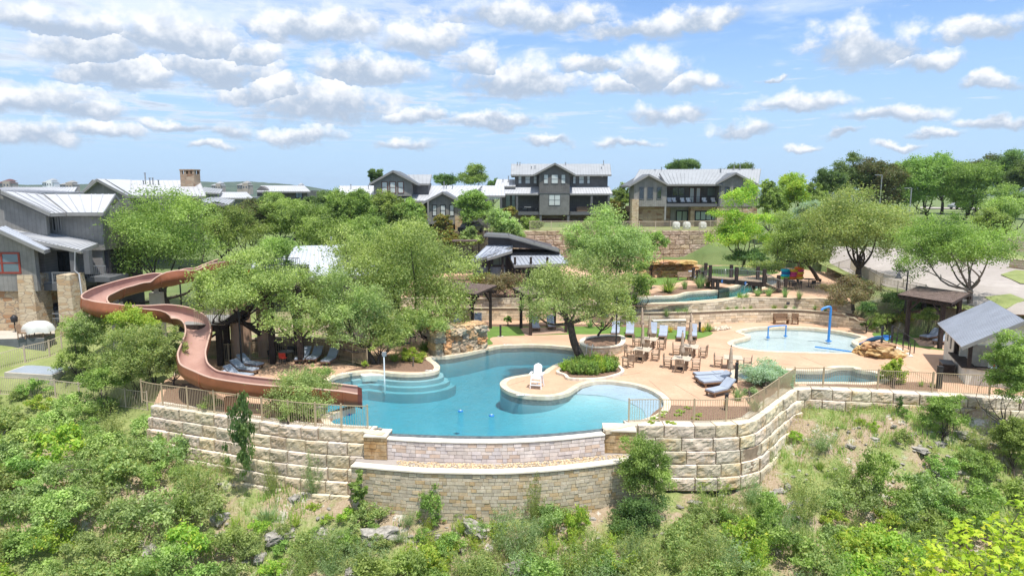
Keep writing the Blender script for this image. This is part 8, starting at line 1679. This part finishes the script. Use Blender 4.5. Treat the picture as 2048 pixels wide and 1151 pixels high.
# thickets: every bush is its own object
words = ['first', 'second', 'third', 'fourth', 'fifth', 'sixth', 'seventh', 'eighth', 'ninth', 'tenth', 'eleventh', 'twelfth', 'thirteenth', 'fourteenth', 'fifteenth', 'sixteenth', 'seventeenth']
LOOK = {'round_bush': 'green leafy bush', 'olive_bush': 'olive green bush', 'lime_bush': 'lime green bush', 'pale_bush': 'pale green bush', 'dark_bush': 'dark green bush', 'yellow_bush': 'yellow green bush', 'oak_scrub': 'grey green oak scrub', 'feather_bush': 'feathery yellow green shrub', 'green_spray': 'soft grass green shrub', 'lime_spray': 'bright feathery shrub', 'sapling': 'slim green sapling'}
def thicket(where, rows, keys, group):
 for ri, (py, xa, xb, step, s0) in enumerate(rows):
  x = xa; i = 0
  while x <= xb:
   key = vr.choice(keys); p = onground(x + vr.uniform(-14, 14), py + vr.uniform(-12, 12), -3); plant(key, p, '%s, %s from left in row %d of the %s' % (LOOK[key], words[min(i, 16)], ri + 1, where), s0 * vr.uniform(.75, 1.25), group); x += step * vr.uniform(.8, 1.2); i += 1
thicket('lower left thicket', [(800,-30,110,60,1.0),(835,-30,230,60,1.25),(880,-30,340,62,1.5),(905,300,420,60,.9),(930,-20,400,66,1.7),(955,380,560,64,.8),(985,-20,430,68,1.75),(1045,-10,430,66,1.65),(1110,0,470,66,1.5),(1180,0,560,70,1.4),(1260,0,700,80,1.3)], ['round_bush', 'olive_bush', 'pale_bush', 'oak_scrub', 'pale_bush', 'feather_bush', 'yellow_bush', 'lime_bush', 'pale_bush'], 'bushes of the lower left thicket')
thicket('lower right scrub', [(1060,1390,2080,62,1.0),(1100,1360,2080,60,1.35),(1145,1180,2080,58,1.5),(1200,760,2080,60,1.55),(1280,560,2080,70,1.5)], ['round_bush', 'lime_bush', 'yellow_bush', 'feather_bush', 'green_spray', 'olive_bush', 'lime_bush', 'lime_spray', 'pale_bush', 'feather_bush'], 'bushes of the lower right scrub')
thicket('overgrown right slope', [(905,1960,2080,50,1.0),(960,1880,2090,55,1.15),(1035,1440,2080,62,1.3)], ['round_bush', 'olive_bush', 'pale_bush', 'feather_bush'], 'bushes of the right slope')
thicket('bank below basin wall', [(1012,640,1180,56,.5),(1040,430,1190,54,.6),(1075,420,1240,52,.7),(1110,480,1260,52,.9),(1150,560,1240,54,1.1)], ['lime_bush', 'feather_bush', 'lime_spray', 'yellow_bush', 'pale_bush', 'round_bush', 'green_spray', 'lime_spray'], 'small bushes below the basin wall')
# terrace and garden plants
for i, (px, py, z, key, s) in enumerate(((1333,632,.86,'grass_clump',.9),(1355,630,.86,'grass_clump',1),(1372,630,.86,'grass_clump',1.1),(1399,626,.86,'grass_clump',.9),(1430,623,.86,'dark_yucca',.5),(1455,622,.86,'dark_yucca',.5),(1473,621,.86,'grass_clump',.7),(1488,620,.86,'dark_yucca',.4),(1501,620,.86,'lime_clump',.7),(1548,621,.86,'lime_clump',.9),(1571,617,.86,'grass_clump',.6),(1588,621,.86,'grass_clump',.7),(1630,619,.86,'grass_clump',.7),(1650,622,.86,'grass_clump',.6))):
 plant(key, G(px, py, z), '%s on the bed between the terrace walls, %s from left' % ({'grass_clump': 'soft green grass clump', 'dark_yucca': 'small dark spiky plant', 'lime_clump': 'lime yellow clump'}[key], words[i]), s * 1.35, 'plants between the terrace walls')
for i, (px, py, key, s, lab) in enumerate(((1479,596,'dark_yucca',.6,'left spiky plant on the river bank below the grab rails'),(1492,596,'yucca',.6,'right spiky plant on the river bank below the grab rails'),(1515,592,'grass_clump',1.2,'leftmost pale grass clump above the upper terrace wall'),(1537,592,'grass_clump',1.2,'second pale grass clump above the upper terrace wall'),(1570,595,'grass_clump',1.2,'third pale grass clump above the upper terrace wall right of the stairs'),(1598,598,'grass_clump',1.1,'rightmost pale grass clump above the upper terrace wall'),(1336,584,'dark_yucca',1.4,'large dark green yucca on the river island'),(1370,578,'grass_clump',1.3,'grass clump right of the large yucca on the river island'),(1400,576,'grass_clump',1.8,'tall grass clump left of the footbridge piers'),(1415,573,'grass_clump',1.6,'tall grass clump against the left footbridge piers'),(1458,568,'grass_clump',1.5,'grass clump under the middle of the footbridge'),(1382,557,'lime_clump',1.4,'bright clump beside the rock outcrop'),(1405,545,'grass_clump',1.5,'grass clump behind the left end of the footbridge'),(1265,608,'dark_yucca',1.2,'dark leafy plant at the left end of the river wall'))):
 plant(key, G(px, py, UPZ), lab, s * 1.35)
for px, py, key, s, lab in ((1341,664,'golden_clump',1.1,'golden grass clump by the dark umbrella base behind the tables'),(1392,663,'golden_clump',1.0,'golden grass clump left of the dark bollard'),(1406,664,'golden_clump',1.0,'golden grass clump right of the dark bollard'),(1416,661,'dark_yucca',1.0,'small dark yucca at the right end of the golden grasses'),(1365,664,'lime_clump',.8,'small lime clump between the golden grasses'),(1208,680,'golden_clump',.9,'pale grass clump in the round raised planter'),(1180,655,'grass_clump',1.4,'grass clump left behind the raised planter'),(1205,653,'grass_clump',1.2,'grass clump at the wall behind the raised planter'),(1842,772,'lime_clump',.8,'low lime clump behind the right fence, left of two'),(1864,774,'lime_clump',.8,'low lime clump behind the right fence, right of two'),(1452,812,'golden_clump',.6,'small dry clump in the mulch bed behind the right fence'),(1475,800,'grass_clump',1.4,'soft grass clump beside the nearest lounger at right'),(1510,822,'grass_clump',1.5,'soft grass clump inside the fence corner'),(790,722,'dark_yucca',.9,'dark spiky plant left of the round bright bush'),(860,700,'dark_yucca',1.3,'dark agave beside the left end of the rock waterfall'),(730,735,'tuft_bush',1.0,'small green shrub at the left end of the gravel island'),(848,700,'dark_yucca',1.0,'second dark agave behind the gravel island'),(535,835,'lime_clump',.6,'small green clump behind the left fence')):
 plant(key, G(px, py, 0.0), lab, s)
for i in range(16): px = 1300 + i * 11 + vr.uniform(-5, 5); plant('tuft_bush', G(px, 838 - (i % 4) * 7 + (8 if i < 5 else 0), 0), 'one of the low creeping green tufts in the mulch bed behind the right fence', vr.uniform(.6, .9), 'creeping tufts behind the right fence', .35)  if px < 1400 else None
pl = P2(bed1_px); cxx = sum(p.x for p in pl) / len(pl); cyy = sum(p.y for p in pl) / len(pl)
for i in range(64):
 for _ in range(40):
  x = cxx + vr.uniform(-3.6, 3.6); y = cyy + vr.uniform(-2.8, 2.8)
  if inside(offset(pl, -.45), np.array([x]), np.array([y]))[0]: break
 plant('planter_shrub' if vr.random() < .45 else 'planter_shrub_dark', (x, y, .08), 'one of the upright bright green shrubs filling the kerbed planter under the leaning tree', vr.uniform(.9, 1.25), 'upright shrubs in the kerbed planter')
for px, py, lab in ((110,985,'bare grey dead branches lying on the lower left thicket, left ones'), (140,1030,'bare grey dead branches lying on the lower left thicket, lower ones'), (1835,1050,'bare twigs showing between bushes at the lower right'), (835,1090,'dry bare twigs beside the pitted grey boulder')):
 p = onground(px, py, -3); t = thing('dead_branch', lab, 'dead branch', p + Vector((0, 0, 1.0 if 'thicket' in lab else .3)))
 b = MB()
 for i in range(9): a = vr.uniform(-.6, 1.2); q = Vector((math.cos(a), math.sin(a) * .5, vr.uniform(-.1, .45))) * vr.uniform(.8, 1.7); b.tube([(0, 0, 0), q * .5 + Vector((0, 0, .1)), q], [.03, .02, .006], 5)
 b.build('twigs', M['bark_grey'], t)
# ---- boulders on the slope
for px, py, z, w, d, h_, lab in ((560,1075,0,1.5,1.0,.8,'large pale split boulder left of two below the sotol'), (640,1070,0,1.2,1.0,.8,'pale boulder right of the split one below the sotol'), (440,1040,0,.9,.8,.9,'grey blocky boulder beside the feathery yellow shrub'), (450,1075,0,.8,.7,.6,'lower grey boulder beside the feathery yellow shrub'), (590,1000,0,.7,.6,.6,'small brownish boulder under the airy shrub'), (760,1075,0,1.9,1.2,1.0,'large grey pitted boulder left of the conical bush'), (690,1080,0,.9,.7,.6,'small flat boulder left of the pitted one'), (880,1085,0,.9,.6,.9,'upright pale boulder below the conical bush'), (945,1060,0,1.7,.9,.9,'big slanting pale boulder right of the conical bush'), (1035,1145,0,1.3,1.0,1.1,'tall grey rock block at the bottom middle'), (300,1110,0,1.0,.9,.9,'grey rock among the lower left thicket'), (1180,1040,0,.6,.5,.4,'two lobed grey stone left of the dark shrub tree'), (1560,985,0,.8,.6,.4,'white stone left in the pile below the wall bend'), (1575,975,0,.7,.5,.4,'white stone at the top of the pile below the wall bend'), (1545,990,0,.6,.5,.35,'yellowish stone of the pile below the wall bend'), (1600,1005,0,2.0,.7,.4,'long flat pale ledge below the stone pile'), (1470,960,0,.9,.5,.35,'flat bluish stone at the foot of the right wall'), (1440,990,0,.7,.5,.4,'white stone in the yellow growth'), (1462,1000,0,.6,.4,.35,'small white stone right in the yellow growth'), (1390,1010,0,.8,.6,.5,'grey boulder below the yellow growth'), (1905,945,0,2.1,1.0,.6,'layered grey rock ledge on the right slope'), (1875,950,0,.7,.6,.4,'small rock at the left of the layered ledge'), (1745,880,0,.8,.6,.4,'pale stone on the bare right slope'), (1840,900,0,1.1,.7,.4,'pale flat rock under the yellow green bush'), (1880,890,0,.7,.6,.5,'dark grey rock under the rounded green bush'), (1925,885,0,.5,.4,.3,'small blue grey stone right of the rounded bush'), (1700,900,0,.6,.4,.3,'small brown stone on the right slope'), (1920,860,0,1.3,.6,.4,'pale rock ledge before the right end of the block wall'), (700,1150,0,.8,.6,.5,'pale rock at the bottom left of the middle'), (520,1120,0,.8,.6,.5,'pale rock under the split boulders')):
 p = onground(px, py, -3); o = MB(); g_ = vr.uniform(.85, 1.1); o.cur = (g_, g_ * .98, g_ * .95); o.rock((0, 0, h_ * .12), (w * .8, d * .7, h_ * .6), px, vr.random() * 3, 3, .22, .85); x = o.build('boulder', M['greyrock']); x.location = p; tag(x, lab, 'boulder')
o = MB();
for i in range(420):
 px, py = vr.choice([(vr.uniform(420, 900), vr.uniform(960, 1140)), (vr.uniform(1560, 2000), vr.uniform(835, 1000)), (vr.uniform(900, 1600), vr.uniform(1000, 1100)), (vr.uniform(1780, 2040), vr.uniform(835, 900))]); p = onground(px, py, -3); s = vr.uniform(.06, .22); g_ = vr.uniform(.75, 1.15); o.cur = (g_, g_ * .97, g_ * .92); o.rock((p.x, p.y, p.z + s * .1), (s * 1.5, s, s * .7), i, vr.random() * 3, 1, .2)
tag(o.build('scattered_stones', M['greyrock']), 'scattered small pale stones on the bare slope', 'stones', kind='stuff')
o = MB(); at, L = along([(p.x, p.y) for p in PX([(1425,655),(1440,652),(1455,651)], 0)])
for i in range(120): s_, _ = at(vr.random() * L); o.cur = (vr.uniform(.9, 1.3),) * 3; s = vr.uniform(.08, .2); o.rock((s_.x + vr.uniform(-.3, .3), s_.y - vr.uniform(0, 1.4), .04), (s, s, s * .7), i, 0, 1, .15)
tag(o.build('dry_creek_stones', M['gravel']), 'pale river stones at the foot of the terrace wall left of the splash pool', 'stones', kind='stuff')
# ---- grass growing over the slope (uncountable): one mesh of blades
def grassfield(name, label, n, region, mat, H=(.18, .45), w=.035, per=5, mask=None, seed=1):
 rs = np.random.default_rng(seed); x0, x1, y0, y1 = region; x = rs.uniform(x0, x1, n); y = rs.uniform(y0, y1, n)
 z = raw_z(x, y) + bumpz(x, y) * 1.6; keep = ~inside(offset(deck_poly, .1), x, y) & ~inside(lawn_poly, x, y)
 nz2 = np.array([mnoise.noise(Vector((a * .22, c * .28, seed))) + .35 * mnoise.noise(Vector((a * .9, c * .9, seed))) for a, c in zip(x, y)]); keep &= nz2 > (mask if mask is not None else -1)
 keep &= ~((np.abs(x) < 8.5) & (y > 30.3) & (y < 34)); x, y, z = x[keep], y[keep], z[keep]; N = len(x) * per; ix = np.repeat(np.arange(len(x)), per); bx = x[ix] + rs.normal(size=N) * .1; by = y[ix] + rs.normal(size=N) * .1; h_ = rs.uniform(H[0], H[1], N); a = rs.uniform(0, 6.28, N); ln = rs.uniform(.1, .5, N) * h_
 d = np.stack([np.cos(a), np.sin(a)], 1); s = np.stack([-d[:, 1], d[:, 0]], 1) * w / 2; co = np.zeros((N, 4, 3)); co[:, 0, :2] = np.stack([bx, by], 1) + s; co[:, 1, :2] = np.stack([bx, by], 1) - s; co[:, 2, :2] = np.stack([bx, by], 1) - s * .3 + d * ln[:, None]; co[:, 3, :2] = np.stack([bx, by], 1) + s * .3 + d * ln[:, None]; zz = z[ix] - .05; co[:, 0, 2] = zz; co[:, 1, 2] = zz; co[:, 2, 2] = zz + h_; co[:, 3, 2] = zz + h_
 me = bpy.data.meshes.new(name); me.vertices.add(4 * N); me.loops.add(4 * N); me.polygons.add(N); me.vertices.foreach_set('co', co.astype(np.float32).ravel()); me.loops.foreach_set('vertex_index', np.arange(4 * N, dtype=np.int32)); me.polygons.foreach_set('loop_start', np.arange(0, 4 * N, 4, dtype=np.int32)); me.polygons.foreach_set('loop_total', np.full(N, 4, dtype=np.int32))
 ca = me.color_attributes.new('Col', 'FLOAT_COLOR', 'CORNER'); c = np.ones((N, 4), np.float32); c[:, 0] = rs.random(N) * .6 + np.repeat(rs.random(len(x)), per) * .4; c[:, 1] = rs.random(N); ca.data.foreach_set('color', np.repeat(c, 4, axis=0).ravel()); me.update(calc_edges=True); o = link(name, me, None, M[mat]); tag(o, label, 'grass', kind='stuff')
grassfield('wild_grass', 'wild light green grass covering the slope below the walls', 26000, (-30, 42, 22, 41), 'leaf_grass', mask=.05, seed=3)
grassfield('dry_grass', 'dry straw coloured grass tufts between the rocks of the slope', 9000, (-24, 42, 24, 41), 'leaf_straw', (.12, .3), mask=-.25, seed=9)
# ---- the air between: one closed box of thin haze
b = MB(); b.bb(-3600, 3600, -125, 3900, -40, 75); hzo = b.build('haze', None); m, nt = newmat('haze'); pv_ = nt.nodes.new('ShaderNodeVolumePrincipled'); pv_.inputs['Color'].default_value = (.72, .84, 1, 1); pv_.inputs['Density'].default_value = .00012; pv_.inputs['Anisotropy'].default_value = .2
o_ = nt.nodes.new('ShaderNodeOutputMaterial'); nt.links.new(pv_.outputs[0], o_.inputs['Volume']); hzo.data.materials.append(m); tag(hzo, kind='stuff')
